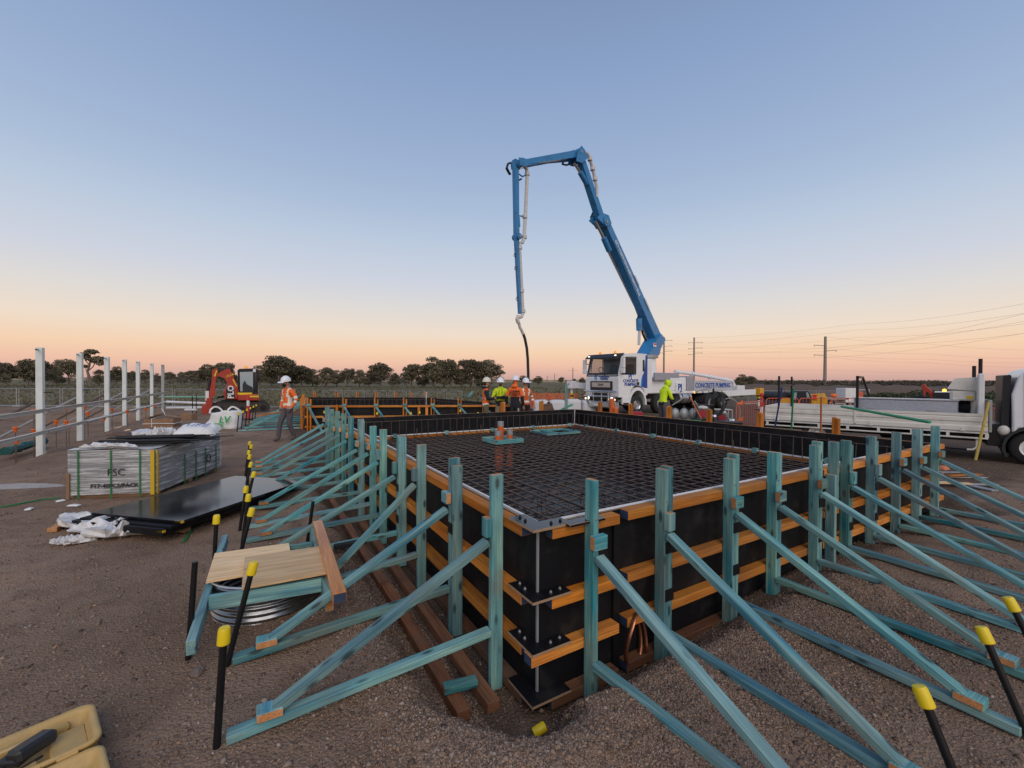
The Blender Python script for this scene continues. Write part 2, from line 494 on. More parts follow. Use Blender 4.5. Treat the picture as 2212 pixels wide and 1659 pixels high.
mat('bag_white', (.74, .74, .72), .7, var=.07, scale=8, bump=.5, bscale=12, dirt=((.45, .41, .36), .35, 5))
mat('bag_green', (.03, .40, .10), .7)
mat('print_dark', (.05, .05, .07), .7)
mat('cardboard', (.28, .16, .09), .85, var=.2, scale=7, dirt=((.12, .07, .045), .5, 3))
mat('panel_grey', (.16, .165, .17), .6, var=.1, scale=5)
mat('strap_green', (.02, .17, .05), .5, var=.2)
mat('strap_yellow', (.62, .40, .01), .5, var=.15)
mat('print_black', (.02, .02, .02), .7)
mat('wood_bearer', (.26, .15, .08), .85, var=.25)
mat('case_tan', (.52, .34, .12), .55, var=.1, scale=5, dirt=((.30, .22, .13), .5, 7), bump=.12, bscale=60)
mat('netting', (.01, .08, .07), .8, var=.3)
mat('pipe_green', (.02, .30, .12), .4)
mat('pole_blue', (.03, .06, .22), .5, var=.2)
mat('pole_orange', (.62, .20, .08), .5, var=.2)
mat('level_yellow', (.46, .34, .07), .5, var=.2, dirt=((.2, .15, .05), .7, 12))
mat('engine_red', (.35, .02, .04), .45, var=.2)
mat('power_pole', (.30, .24, .20), .8, var=.2, scale=.8)
mat('wire', (.20, .17, .16), .6)
mat('trunk', (.17, .125, .095), .9, var=.4, scale=3)
mat('stone', (.17, .125, .105), .85, var=.35, scale=9, bump=.4, bscale=30)
mat('sign_red', (.6, .03, .03), .5)
mat('stripe_yellow', (.75, .5, .02), .5)
mat('tent_white', (.62, .62, .64), .75, var=.06, scale=5, bump=.3, bscale=6)
mat('galv_dark', (.26, .27, .28), .26, .9, var=.25, scale=6)
mat('spoil', (.115, .075, .050), .95, var=.35, scale=2.5, bump=.9, bscale=8)

def wrapped():
    """grey sheets seen through stretch film: film streaks along the wrap"""
    m = bpy.data.materials.new('stretch_film'); m.use_nodes = True
    n, l = m.node_tree.nodes, m.node_tree.links; p = n['Principled BSDF']
    t = n.new('ShaderNodeTexCoord')
    mp = n.new('ShaderNodeMapping'); mp.inputs['Scale'].default_value = (.9, .9, 15); mp.inputs['Rotation'].default_value = (0.16, 0.20, 0)
    l.new(t.outputs['Object'], mp.inputs[0])
    nz = n.new('ShaderNodeTexNoise'); nz.inputs['Scale'].default_value = 2.2; nz.inputs['Detail'].default_value = 7; nz.inputs['Roughness'].default_value = .65; nz.inputs['Distortion'].default_value = .35
    l.new(mp.outputs[0], nz.inputs['Vector'])
    r_ = n.new('ShaderNodeMapRange'); r_.inputs['From Min'].default_value = .46; r_.inputs['From Max'].default_value = .70; r_.inputs['To Min'].default_value = .16; r_.inputs['To Max'].default_value = .95
    l.new(nz.outputs['Fac'], r_.inputs[0]); l.new(r_.outputs[0], p.inputs['Alpha'])
    p.inputs['Base Color'].default_value = (.82, .82, .82, 1); p.inputs['Roughness'].default_value = .22
    b = n.new('ShaderNodeBump'); b.inputs['Strength'].default_value = .5; b.inputs['Distance'].default_value = .01
    l.new(nz.outputs['Fac'], b.inputs['Height']); l.new(b.outputs[0], p.inputs['Normal'])
    MAT['stretch_film'] = m
wrapped()
def film():
    m = bpy.data.materials.new('plastic_film'); m.use_nodes = True
    n, l = m.node_tree.nodes, m.node_tree.links; p = n['Principled BSDF']
    t = n.new('ShaderNodeTexCoord'); nz = n.new('ShaderNodeTexNoise'); nz.inputs['Scale'].default_value = 9; nz.inputs['Detail'].default_value = 6
    l.new(t.outputs['Object'], nz.inputs['Vector'])
    r_ = n.new('ShaderNodeMapRange'); r_.inputs['From Min'].default_value = .3; r_.inputs['From Max'].default_value = .6; r_.inputs['To Min'].default_value = .7; r_.inputs['To Max'].default_value = 1
    l.new(nz.outputs['Fac'], r_.inputs[0]); l.new(r_.outputs[0], p.inputs['Alpha'])
    p.inputs['Base Color'].default_value = (.74, .72, .70, 1); p.inputs['Roughness'].default_value = .3
    b = n.new('ShaderNodeBump'); b.inputs['Strength'].default_value = .8; b.inputs['Distance'].default_value = .02
    l.new(nz.outputs['Fac'], b.inputs['Height']); l.new(b.outputs[0], p.inputs['Normal'])
    MAT['plastic_film'] = m
film()
def mesh_fabric(name, col, sc, thr):
    """orange barrier mesh / fence mesh: a woven grid with open cells"""
    m = bpy.data.materials.new(name); m.use_nodes = True
    n, l = m.node_tree.nodes, m.node_tree.links; p = n['Principled BSDF']
    p.inputs['Base Color'].default_value = (*col, 1); p.inputs['Roughness'].default_value = .6
    t = n.new('ShaderNodeTexCoord'); s = n.new('ShaderNodeSeparateXYZ'); l.new(t.outputs['Object'], s.inputs[0])
    outs = []
    for k in ('X', 'Z'):
        a = n.new('ShaderNodeMath'); a.operation = 'MULTIPLY'; a.inputs[1].default_value = sc; l.new(s.outputs[k], a.inputs[0])
        f = n.new('ShaderNodeMath'); f.operation = 'FRACT'; l.new(a.outputs[0], f.inputs[0])
        g = n.new('ShaderNodeMath'); g.operation = 'LESS_THAN'; g.inputs[1].default_value = thr; l.new(f.outputs[0], g.inputs[0]); outs.append(g)
    mx = n.new('ShaderNodeMath'); mx.operation = 'MAXIMUM'; l.new(outs[0].outputs[0], mx.inputs[0]); l.new(outs[1].outputs[0], mx.inputs[1])
    l.new(mx.outputs[0], p.inputs['Alpha'])
    MAT[name] = m
mesh_fabric('barrier_mesh', (.75, .16, .05), 14, .30)
mesh_fabric('fence_mesh', (.36, .36, .35), 13, .05)

def leaves(name, c0, c1):
    m = bpy.data.materials.new(name); m.use_nodes = True
    n, l = m.node_tree.nodes, m.node_tree.links; p = n['Principled BSDF']; p.inputs['Roughness'].default_value = .75; p.inputs['Specular IOR Level'].default_value = .15
    t = n.new('ShaderNodeTexCoord'); nz = n.new('ShaderNodeTexNoise'); nz.inputs['Scale'].default_value = .9; nz.inputs['Detail'].default_value = 5
    oi = n.new('ShaderNodeObjectInfo')
    l.new(t.outputs['Object'], nz.inputs['Vector'])
    r_ = n.new('ShaderNodeValToRGB'); r_.color_ramp.elements[0].position = .3; r_.color_ramp.elements[1].position = .7
    r_.color_ramp.elements[0].color = (*c0, 1); r_.color_ramp.elements[1].color = (*c1, 1)
    l.new(nz.outputs['Fac'], r_.inputs[0])
    hs = n.new('ShaderNodeHueSaturation'); vr = n.new('ShaderNodeMapRange'); vr.inputs['To Min'].default_value = .75; vr.inputs['To Max'].default_value = 1.2
    l.new(oi.outputs['Random'], vr.inputs[0]); l.new(vr.outputs[0], hs.inputs['Value']); l.new(r_.outputs[0], hs.inputs['Color'])
    l.new(hs.outputs['Color'], p.inputs['Base Color'])
    MAT[name] = m
leaves('gum_leaf', (.105, .095, .062), (.235, .20, .13))
leaves('far_leaf', (.10, .085, .065), (.17, .14, .105))
leaves('shrub_leaf', (.05, .07, .035), (.11, .13, .07))
leaves('grass', (.085, .075, .035), (.19, .16, .08))

# ------------------------------------------------------------------ ground
FN = V(.176, 2.78, 0); FU = V(-.5135, .858, 0).normalized(); FV = V(FU.y, -FU.x, 0)
FA, FB = 8.46, 7.2
ZT = .90                                   # top of the near formwork
PZ0 = V(-11.35, 10.35, 0)                  # first steel post of the frame on the left
def sst(a, b, x):
    t = min(1, max(0, (x - a) / (b - a))); return t * t * (3 - 2 * t)
def gh(x, y):
    """height of the ground"""
    q = V(x, y, 0) - FN
    t, s = q.dot(FU), q.dot(FV)
    h = 0.0
    if y < 60:
        h += .030 * noise.noise((x * .55, y * .55, 3)) + .016 * noise.noise((x * 1.9, y * 1.9, 7))
        if y < 12: h += .009 * noise.noise((x * 6, y * 6, 1)) + .005 * noise.noise((x * 13, y * 13, 2))
    else: h += .25 * noise.noise((x * .03, y * .03, 3)) * sst(60, 90, y)
    if -1.3 < t < FA + 1.3 and -1.3 < s < FB + 1.3:
        dl, dr = max(0, -s, s - FB), max(0, -t, t - FA)
        if dl == 0 and dr == 0: return -.36
        d = math.hypot(dl, dr) + .07 * noise.noise((x * 2.1, y * 2.1, 11)) + .02 * noise.noise((x * 9, y * 9, 5))
        k = dl / (dl + dr) if s < 0 else (0 if s <= FB else 1)
        # left side: wide trench; right side: bank comes close to the wall
        DL, DR = .29 - .08 * sst(4, 8, t), .30 - .23 * sst(.2, 3.6, s)
        w0 = .10 + k * .40; w1 = .46 + k * .34
        if s < 0 and t < 0: w0, w1 = .26 + .22 * k, .52 + .26 * k
        D = DL * k + DR * (1 - k)
        h -= D * (1 - sst(w0, w1, d))
        h += .05 * math.exp(-((d - w1 - .12) / .16) ** 2) * (1 if s < 0 else .15)
    # excavation along the steel frame
    w = -(V(x, y, 0) - PZ0).dot(FV); tt = (V(x, y, 0) - PZ0).dot(FU)
    if -.3 < w < 8 and -8 < tt < 17:
        e = w + .25 * noise.noise((x * .9, y * .9, 2))
        h -= .5 * sst(.0, .35, e) * (1 - sst(4.0, 6.5, e)) * sst(-8, -6, tt) * (1 - sst(14.5, 16.5, tt))
        h += .9 * math.exp(-((w - 6.2) / 1.0) ** 2) * math.exp(-((tt - 5.0) / 3.4) ** 2)
    # wheel ruts across the open soil on the left
    if -9 < x < -1.2 and 1.5 < y < 14:
        for r0 in (-3.05, -4.75):
            e = (x - r0 + .16 * (y - 4)) / .17
            if abs(e) < 2.6: h += (-.030 * math.exp(-e * e) + .016 * math.exp(-((abs(e) - 1.5) / .5) ** 2)) * sst(3.6, 4.4, y) * (.7 + .5 * noise.noise((x * 3, y * 3, 8)))
    # churned soil beside the right-hand braces
    m = math.exp(-(((x - 3.15) / .42) ** 2 + ((y - 3.78) / .22) ** 2))
    if m > .01: h += m * (.05 + .11 * noise.noise((x * 6, y * 6, 4)))
    return h
def lines(a, segs):
    out = [a]
    for b, st in segs:
        while out[-1] < b - 1e-6: out.append(out[-1] + st)
    return out
xs_p = lines(0, [(4.6, .055), (9, .11), (22, .22)])
k = xs_p[-1]; st = .3
while k < 2600:
    st *= 1.35; k += st; xs_p.append(k)
GX = np.array(sorted(set([-x for x in xs_p] + xs_p)))
ys_p = lines(.6, [(6, .055), (12, .11), (28, .22)])
k = ys_p[-1]; st = .3
while k < 4200:
    st *= 1.28; k += st; ys_p.append(k)
GY = np.array([-600, -120, -40, -12, -4, -1.2, -.2] + ys_p)
GZ = np.zeros((len(GY), len(GX)))
for j, y in enumerate(GY):
    for i, x in enumerate(GX):
        GZ[j, i] = gh(float(x), float(y)) if abs(x) < 60 and -1 < y < 150 else 0.0
def ghi(x, y):
    """vectorised, interpolated ground height"""
    i = np.clip(np.searchsorted(GX, x) - 1, 0, len(GX) - 2); j = np.clip(np.searchsorted(GY, y) - 1, 0, len(GY) - 2)
    tx = (x - GX[i]) / (GX[i + 1] - GX[i]); ty = (y - GY[j]) / (GY[j + 1] - GY[j])
    return (GZ[j, i] * (1 - tx) + GZ[j, i + 1] * tx) * (1 - ty) + (GZ[j + 1, i] * (1 - tx) + GZ[j + 1, i + 1] * tx) * ty
def gnd(p, dz=0.0):
    return V(p[0], p[1], float(ghi(np.array([p[0]]), np.array([p[1]]))[0]) + dz)

def ground_mat():
    m = bpy.data.materials.new('ground_soil'); m.use_nodes = True
    n, l = m.node_tree.nodes, m.node_tree.links; p = n['Principled BSDF']
    p.inputs['Roughness'].default_value = .95; p.inputs['Specular IOR Level'].default_value = .12
    g = n.new('ShaderNodeNewGeometry'); P = g.outputs['Position']
    def noi(sc, det, rough=.55):
        z = n.new('ShaderNodeTexNoise'); z.inputs['Scale'].default_value = sc; z.inputs['Detail'].default_value = det; z.inputs['Roughness'].default_value = rough
        l.new(P, z.inputs['Vector']); return z.outputs['Fac']
    def rng(src, a, b, c=0., d=1.):
        r_ = n.new('ShaderNodeMapRange'); r_.inputs['From Min'].default_value = a; r_.inputs['From Max'].default_value = b; r_.inputs['To Min'].default_value = c; r_.inputs['To Max'].default_value = d
        l.new(src, r_.inputs[0]); return r_.outputs[0]
    def mix(a, b, f, bl='MIX'):
        x = n.new('ShaderNodeMix'); x.data_type = 'RGBA'; x.blend_type = bl
        for k_, s_ in (('A', a), ('B', b), ('Factor', f)):
            if isinstance(s_, tuple): x.inputs[k_].default_value = (*s_, 1)
            elif isinstance(s_, float): x.inputs[k_].default_value = s_
            else: l.new(s_, x.inputs[k_])
        return x.outputs['Result']
    big = noi(.45, 4); mid = noi(3.2, 6); fine = noi(38, 6, .7); grit = noi(150, 3, .7)
    c = mix((0.215, 0.142, 0.096), (0.339, 0.231, 0.160), rng(big, .35, .65))
    c = mix(c, (0.154, 0.097, 0.066), rng(mid, .48, .70, 0, .65))
    c = mix(c, (0.444, 0.322, 0.230), rng(fine, .55, .75, 0, .55))
    c = mix(c, (0.068, 0.046, 0.032), rng(grit, .35, .20, 0, .7))
    c = mix(c, (0.371, 0.175, 0.101), rng(noi(.9, 5), .58, .75, 0, .35))
    # damp dug-out soil along the formwork plus trench shade painted in, ragged edge
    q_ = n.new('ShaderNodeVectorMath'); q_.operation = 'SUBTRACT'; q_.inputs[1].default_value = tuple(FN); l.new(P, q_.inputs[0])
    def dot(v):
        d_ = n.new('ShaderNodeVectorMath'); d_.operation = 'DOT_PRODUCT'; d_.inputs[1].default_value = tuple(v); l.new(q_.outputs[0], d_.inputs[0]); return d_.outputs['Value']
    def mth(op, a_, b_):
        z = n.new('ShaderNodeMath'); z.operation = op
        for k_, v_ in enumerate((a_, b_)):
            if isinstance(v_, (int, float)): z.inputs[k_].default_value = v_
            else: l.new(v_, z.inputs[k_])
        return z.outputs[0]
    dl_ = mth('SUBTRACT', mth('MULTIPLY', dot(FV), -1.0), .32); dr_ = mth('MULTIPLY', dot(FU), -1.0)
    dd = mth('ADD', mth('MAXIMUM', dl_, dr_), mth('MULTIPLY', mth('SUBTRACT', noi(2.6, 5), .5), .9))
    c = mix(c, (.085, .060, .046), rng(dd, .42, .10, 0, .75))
    # paddock beyond the site fence
    s = n.new('ShaderNodeSeparateXYZ'); l.new(P, s.inputs[0])
    px = n.new('ShaderNodeMath'); px.operation = 'MAXIMUM'; px.inputs[1].default_value = 0; l.new(s.outputs['X'], px.inputs[0])
    e = n.new('ShaderNodeMath'); e.operation = 'MULTIPLY_ADD'; e.inputs[1].default_value = -.75; l.new(px.outputs[0], e.inputs[0]); l.new(s.outputs['Y'], e.inputs[2])
    fe = n.new('ShaderNodeMath'); fe.operation = 'MULTIPLY_ADD'; fe.inputs[1].default_value = 5; l.new(noi(.5, 4), fe.inputs[0]); l.new(e.outputs[0], fe.inputs[2])
    field = rng(fe.outputs[0], 27.5, 31)
    fc = mix((.145, .118, .070), (.175, .160, .082), rng(noi(.10, 6), .4, .6))
    fc = mix(fc, (.085, .070, .045), rng(noi(.7, 7, .7), .5, .68, 0, .7))
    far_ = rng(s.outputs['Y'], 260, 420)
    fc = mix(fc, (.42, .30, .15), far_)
    c = mix(c, fc, field)
    l.new(c, p.inputs['Base Color'])
    vo = n.new('ShaderNodeTexVoronoi'); vo.inputs['Scale'].default_value = 62; l.new(P, vo.inputs['Vector'])
    ad = n.new('ShaderNodeMath'); ad.operation = 'MULTIPLY_ADD'; ad.inputs[1].default_value = -.8; l.new(vo.outputs['Distance'], ad.inputs[0]); l.new(fine, ad.inputs[2])
    ad2 = n.new('ShaderNodeMath'); ad2.operation = 'MULTIPLY_ADD'; ad2.inputs[1].default_value = 2.5; l.new(mid, ad2.inputs[0]); l.new(ad.outputs[0], ad2.inputs[2])
    b = n.new('ShaderNodeBump'); b.inputs['Strength'].default_value = .9; b.inputs['Distance'].default_value = .016
    l.new(ad2.outputs[0], b.inputs['Height']); l.new(b.outputs[0], p.inputs['Normal'])
    MAT['ground_soil'] = m
    # loose stones
    m = bpy.data.materials.new('gravel_stone'); m.use_nodes = True
    n, l = m.node_tree.nodes, m.node_tree.links; p = n['Principled BSDF']; p.inputs['Roughness'].default_value = .9; p.inputs['Specular IOR Level'].default_value = .2
    g = n.new('ShaderNodeNewGeometry'); r_ = n.new('ShaderNodeValToRGB')
    el_ = r_.color_ramp.elements
    el_[0].color = (.08, .062, .052, 1); el_[1].color = (.36, .32, .28, 1)
    for q, cc in ((.3, (0.209, 0.134, 0.092)), (.55, (0.286, 0.190, 0.132)), (.75, (0.264, 0.215, 0.171)), (.9, (0.341, 0.204, 0.128))):
        z = el_.new(q); z.color = (*cc, 1)
    l.new(g.outputs['Random Per Island'], r_.inputs[0]); l.new(r_.outputs[0], p.inputs['Base Color'])
    MAT['gravel_stone'] = m
ground_mat()
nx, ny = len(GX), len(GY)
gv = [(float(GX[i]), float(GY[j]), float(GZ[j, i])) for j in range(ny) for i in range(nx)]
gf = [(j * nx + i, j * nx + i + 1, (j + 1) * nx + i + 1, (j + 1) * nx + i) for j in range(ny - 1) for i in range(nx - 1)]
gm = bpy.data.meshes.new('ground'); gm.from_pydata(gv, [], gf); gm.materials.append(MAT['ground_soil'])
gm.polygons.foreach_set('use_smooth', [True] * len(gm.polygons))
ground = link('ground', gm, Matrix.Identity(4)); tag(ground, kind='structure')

def scatter(name, n, pos, size, mat_, seed):
    """loose stones as one mesh: squashed, twisted octahedra half sunk in the soil"""
    rg = np.random.default_rng(seed)
    x, y = pos(rg, n)
    q = np.stack([x - FN.x, y - FN.y], 1)
    t = q @ np.array([FU.x, FU.y]); s = q @ np.array([FV.x, FV.y])
    keep = ~((t > -.03) & (t < FA + .03) & (s > -.03) & (s < FB + .03))
    x, y = x[keep], y[keep]; n = len(x)
    z = ghi(x, y)
    r_ = size(rg, n)
    base = np.array([(1, 0, 0), (0, 1, 0), (-1, 0, 0), (0, -1, 0), (0, 0, 1), (0, 0, -1)], float)
    vs = base[None] * (rg.uniform(.6, 1.35, (n, 6, 1)))
    sc = np.stack([rg.uniform(.7, 1.5, n), rg.uniform(.6, 1.1, n), rg.uniform(.35, .8, n)], 1) * r_[:, None]
    vs = vs * sc[:, None, :]
    a = rg.uniform(0, 2 * PI, n); ca, sa = np.cos(a), np.sin(a)
    X = vs[:, :, 0] * ca[:, None] - vs[:, :, 1] * sa[:, None]; Y = vs[:, :, 0] * sa[:, None] + vs[:, :, 1] * ca[:, None]
    Z = vs[:, :, 2] + X * rg.uniform(-.4, .4, (n, 1)) + Y * rg.uniform(-.4, .4, (n, 1))
    P = np.stack([X + x[:, None], Y + y[:, None], Z + (z + r_ * .12)[:, None]], 2).reshape(-1, 3)
    tri = np.array([(0, 1, 4), (1, 2, 4), (2, 3, 4), (3, 0, 4), (1, 0, 5), (2, 1, 5), (3, 2, 5), (0, 3, 5)])
    F = (tri[None] + (np.arange(n) * 6)[:, None, None]).reshape(-1, 3)
    me = bpy.data.meshes.new(name)
    me.vertices.add(len(P)); me.vertices.foreach_set('co', P.ravel())
    me.loops.add(F.size); me.loops.foreach_set('vertex_index', F.ravel().astype(np.int32))
    me.polygons.add(len(F)); me.polygons.foreach_set('loop_start', np.arange(0, F.size, 3, dtype=np.int32)); me.polygons.foreach_set('loop_total', np.full(len(F), 3, np.int32))
    me.update(); me.validate()
    me.materials.append(MAT[mat_])
    o = link(name, me, Matrix.Identity(4)); return o
def p_near(rg, n):
    y = 1.4 + 9.5 * rg.random(n) ** 1.9; x = (rg.random(n) * 2 - 1) * (1.4 + 1.15 * y); return x, y
tag(scatter('gravel', 130000, p_near, lambda rg, n: np.clip(.0048 * np.exp(rg.normal(0, .46, n)), .002, .022), 'gravel_stone', 3), 'loose brown grey gravel strewn over the bare soil', kind='stuff')
def p_clod(rg, n):
    y = 1.5 + 7 * rg.random(n) ** 1.5; x = (rg.random(n) * 2 - 1) * (1.2 + 1.2 * y); return x, y
tag(scatter('clods', 1100, p_clod, lambda rg, n: np.clip(.014 * np.exp(rg.normal(0, .4, n)), .008, .045), 'gravel_stone', 5), 'small clods and stones lying on the soil', kind='stuff')
def p_lip(rg, n):
    """thrown-up gravel along the trench lip and the right-hand bank"""
    a = rg.random(n); m = rg.random(n) < .42
    off = np.where(m, .35 + np.abs(rg.normal(0, .42, n)), .22 + np.abs(rg.normal(0, .55, n)))
    al = np.where(m, -.9 + 4.2 * a ** 1.4, -.9 + 4.4 * a ** 1.3)
    x = np.where(m, FN.x + FU.x * al - FV.x * off, FN.x + FV.x * al - FU.x * off); y = np.where(m, FN.y + FU.y * al - FV.y * off, FN.y + FV.y * al - FU.y * off)
    return x, y
tag(scatter('bank_gravel', 105000, p_lip, lambda rg, n: np.clip(.0062 * np.exp(rg.normal(0, .35, n)), .003, .018), 'gravel_stone', 9), 'coarse gravel heaped along the trench lip round the near formwork', kind='stuff')

# ------------------------------------------------------------------ near formwork
def fp(t, s, z):
    """point in formwork coordinates: t along the left wall, s along the right wall"""
    return FN + FU * t + FV * s + V(0, 0, z)
FM = Matrix((FU, FV, V(0, 0, 1))).transposed().to_4x4(); FM.translation = FN       # local x=t, y=s
form = thing('concrete_formwork', 'large black plywood formwork box with orange timber rails, nearest the camera', 'formwork', fp(0, 0, -.28))
T_PLY, T_W, H_W = .017, .09, .068
ROWS = (.90, .454, .13, -.19)
with frame(FM):
    # sheets
    n1, n2 = 4, 3
    for i in range(n1):
        a0, a1 = FA * i / n1 + .0015, FA * (i + 1) / n1 - .0015
        for s_, sg in ((0, -1), (FB, 1)):
            mb = MB(); mb.box(((a0 + a1) / 2, s_ + sg * T_PLY / 2, (ZT - .3) / 2), (a1 - a0, T_PLY, ZT + .3), 0); 
            mb.m = [0, 0, 0, 0, 1, 1]
            part('plywood_sheet', mb, ['formply', 'formply_edge'], form)
    for i in range(n2):
        b0, b1 = FB * i / n2 + .0015, FB * (i + 1) / n2 - .0015
        for t_, sg in ((0, -1), (FA, 1)):
            mb = MB(); mb.box((t_ + sg * T_PLY / 2, (b0 + b1) / 2, (ZT - .3) / 2), (T_PLY, b1 - b0, ZT + .3), 0)
            mb.m = [0, 0, 0, 0, 1, 1]
            part('plywood_sheet', mb, ['formply', 'formply_edge'], form)
    # walers outside, with blue painted cut ends
    def waler(p0, p1, name='rail', w=T_W, h=H_W, mats=('lvl', 'blue_end')):
        if p0[2] < -.1: mats = ('lvl_mud', 'blue_end')
        return beam(name, p0, p1, w, h, list(mats), form, ends=True, b=.004)
    o_ = T_PLY + T_W / 2 + .002
    for r_i, zt in enumerate(ROWS):
        z = zt - H_W / 2 - .003
        waler((.035, -o_, z), (3.9, -o_, z)); waler((3.93, -o_, z - .004), (FA + .1, -o_, z - .004))
        if r_i == 2: waler((-o_, -.12, z), (-o_, .62, z))
        else: waler((-o_, .035, z), (-o_, .62, z))
        waler((-o_, .70, z + .01), (-o_, 3.55, z + .01)); waler((-o_, 3.58, z + .006), (-o_, FB + .1, z + .006))
        if r_i < 2:
            waler((FA + o_, -.1, z), (FA + o_, FB, z)); waler((-.1, FB + o_, z), (FA, FB + o_, z))
        # L shaped corner plate with four bolts
        L, Wd = .30, .125
        tip = -(T_PLY + T_W + .012)
        poly = [(tip, tip), (tip + L, tip), (tip + L, tip + Wd), (tip + Wd, tip + Wd), (tip + Wd, tip + L), (tip, tip + L)]
        mb = MB(); mb.prism(poly, zt + .001, zt + .018, 'xy', 0, 1)
        pl = part('corner_plate', mb, ['formply_wet' if r_i == 0 else 'formply', 'formply_edge'], form)
        if r_i == 3: continue
        for q in ((tip + .05, tip + .17), (tip + .06, tip + .25), (tip + .17, tip + .05), (tip + .25, tip + .06)):
            mb = MB(); mb.cyl((*q, zt + .018), (*q, zt + .026), .011, n=6, mi=0); mb.cyl((*q, zt + .025), (*q, zt + .034), .006, n=6)
            part('bolt', mb, 'black_steel' if r_i == 0 else 'bolt', pl)
    # pale joint down the near corner, fillet in the far corner
    mb = MB(); mb.box((-.0175, -.0175, .30), (.014, .014, 1.15)); part('corner_joint', mb, 'galv_dull', form)
    mb = MB(); mb.box((FA - .015, FB - .015, .66), (.024, .024, .46)); part('corner_fillet', mb, 'white_strip', form)
    # white strip along the top inside edge of the two near walls
    for a, b_ in (((.03, .012, ZT + .006), (2.6, .012, ZT + .006)), ((2.62, .016, ZT + .010), (FA - .05, .016, ZT + .010)), ((.012, .03, ZT + .006), (.012, 4.9, ZT + .006))):
        mb = MB(); mb.bar(a, b_, .014, .012); part('edge_strip', mb, 'white_strip', form)
    # inside rail, strip and hanging blocks along the two far walls
    zi = .435
    for lo, hi, far in ((0.03, FB - .03, 't'), (0.03, FA - .03, 's')):
        m_ = lambda a, off, z: (FA - off, a, z) if far == 't' else (a, FB - off, z)
        edges = [lo]
        step = 1.38 if far == 't' else 1.30
        nseg = int((hi - lo) / step)
        for k_ in range(nseg + 1):
            a0 = lo + k_ * step + (.07 if k_ else 0); a1 = min(lo + (k_ + 1) * step - .07, hi)
            if a1 - a0 > .1:
                waler(m_(a0, .055, zi - .055), m_(a1, .055, zi - .055), 'inner_rail', .07, .075)
                mb = MB(); mb.bar(m_(a0 - (.06 if k_ else 0), .10, zi + .0), m_(a1 + .06, .10, zi + .0), .022, .026); part('chamfer_strip', mb, 'white_strip', form)
            if k_ < nseg:
                c = m_(lo + (k_ + 1) * step, .075, zi - .01)
                mb = MB(); mb.box(c, (.10, .10, .10), 0, b=.004); bl = part('hanging_block', mb, 'teal', form)
                mb = MB(); mb.box((c[0], c[1], c[2] - .09), (.095, .095, .078)); part('block_foot', mb, 'formply', bl)
        # pale top edge strip
        mb = MB(); mb.bar(m_(lo, -T_PLY / 2, ZT + .003), m_(lo + (hi - lo) * .62, -T_PLY / 2, ZT + .003), .014, .004); part('top_edge', mb, 'formply_edge', form)
    # orange stud pairs standing behind the two far walls
    def wall_par(x, a0, d):
        kk = (x - 1106.0) / FPX; return (kk * a0.y - a0.x) / (d.x - kk * d.y)
    a0 = FN + FU * (FA + .16)
    for x in (1084, 1168):
        s_ = wall_par(x, a0, FV)
        for dx in (0, .055): beam('back_stud', (FA + .16, s_ + dx, -.1), (FA + .16, s_ + dx, ZT + .27 + .02 * (dx > 0)), .045, .09, ['lvl', 'lvl'], form, up=(0, 1, 0))
    a0 = FN + FV * (FB + .16)
    for x in (1298, 1365, 1448, 1535, 1646, 1811):
        t_ = wall_par(x, a0, FU)
        for dx in (0, .055): beam('back_stud', (t_ + dx, FB + .16, -.1), (t_ + dx, FB + .16, ZT + .27 + .02 * (dx > 0)), .09, .045, ['lvl', 'lvl'], form, up=(1, 0, 0))
    # black vertical joiner and square washers on the right wall
    mb = MB(); mb.box((-T_PLY - .012, .66, .30), (.02, .06, 1.15)); part('joiner_strip', mb, 'black_steel', form)
    mb = MB(); mb.box((-o_ - .055, .28, ZT + .012), (.09, .30, .018), 0, b=.002); mb.m = [0 if k_ < 6 else 1 for k_ in range(len(mb.m))]
    part('plywood_offcut', mb, ['formply_wet', 'formply_edge'], form)

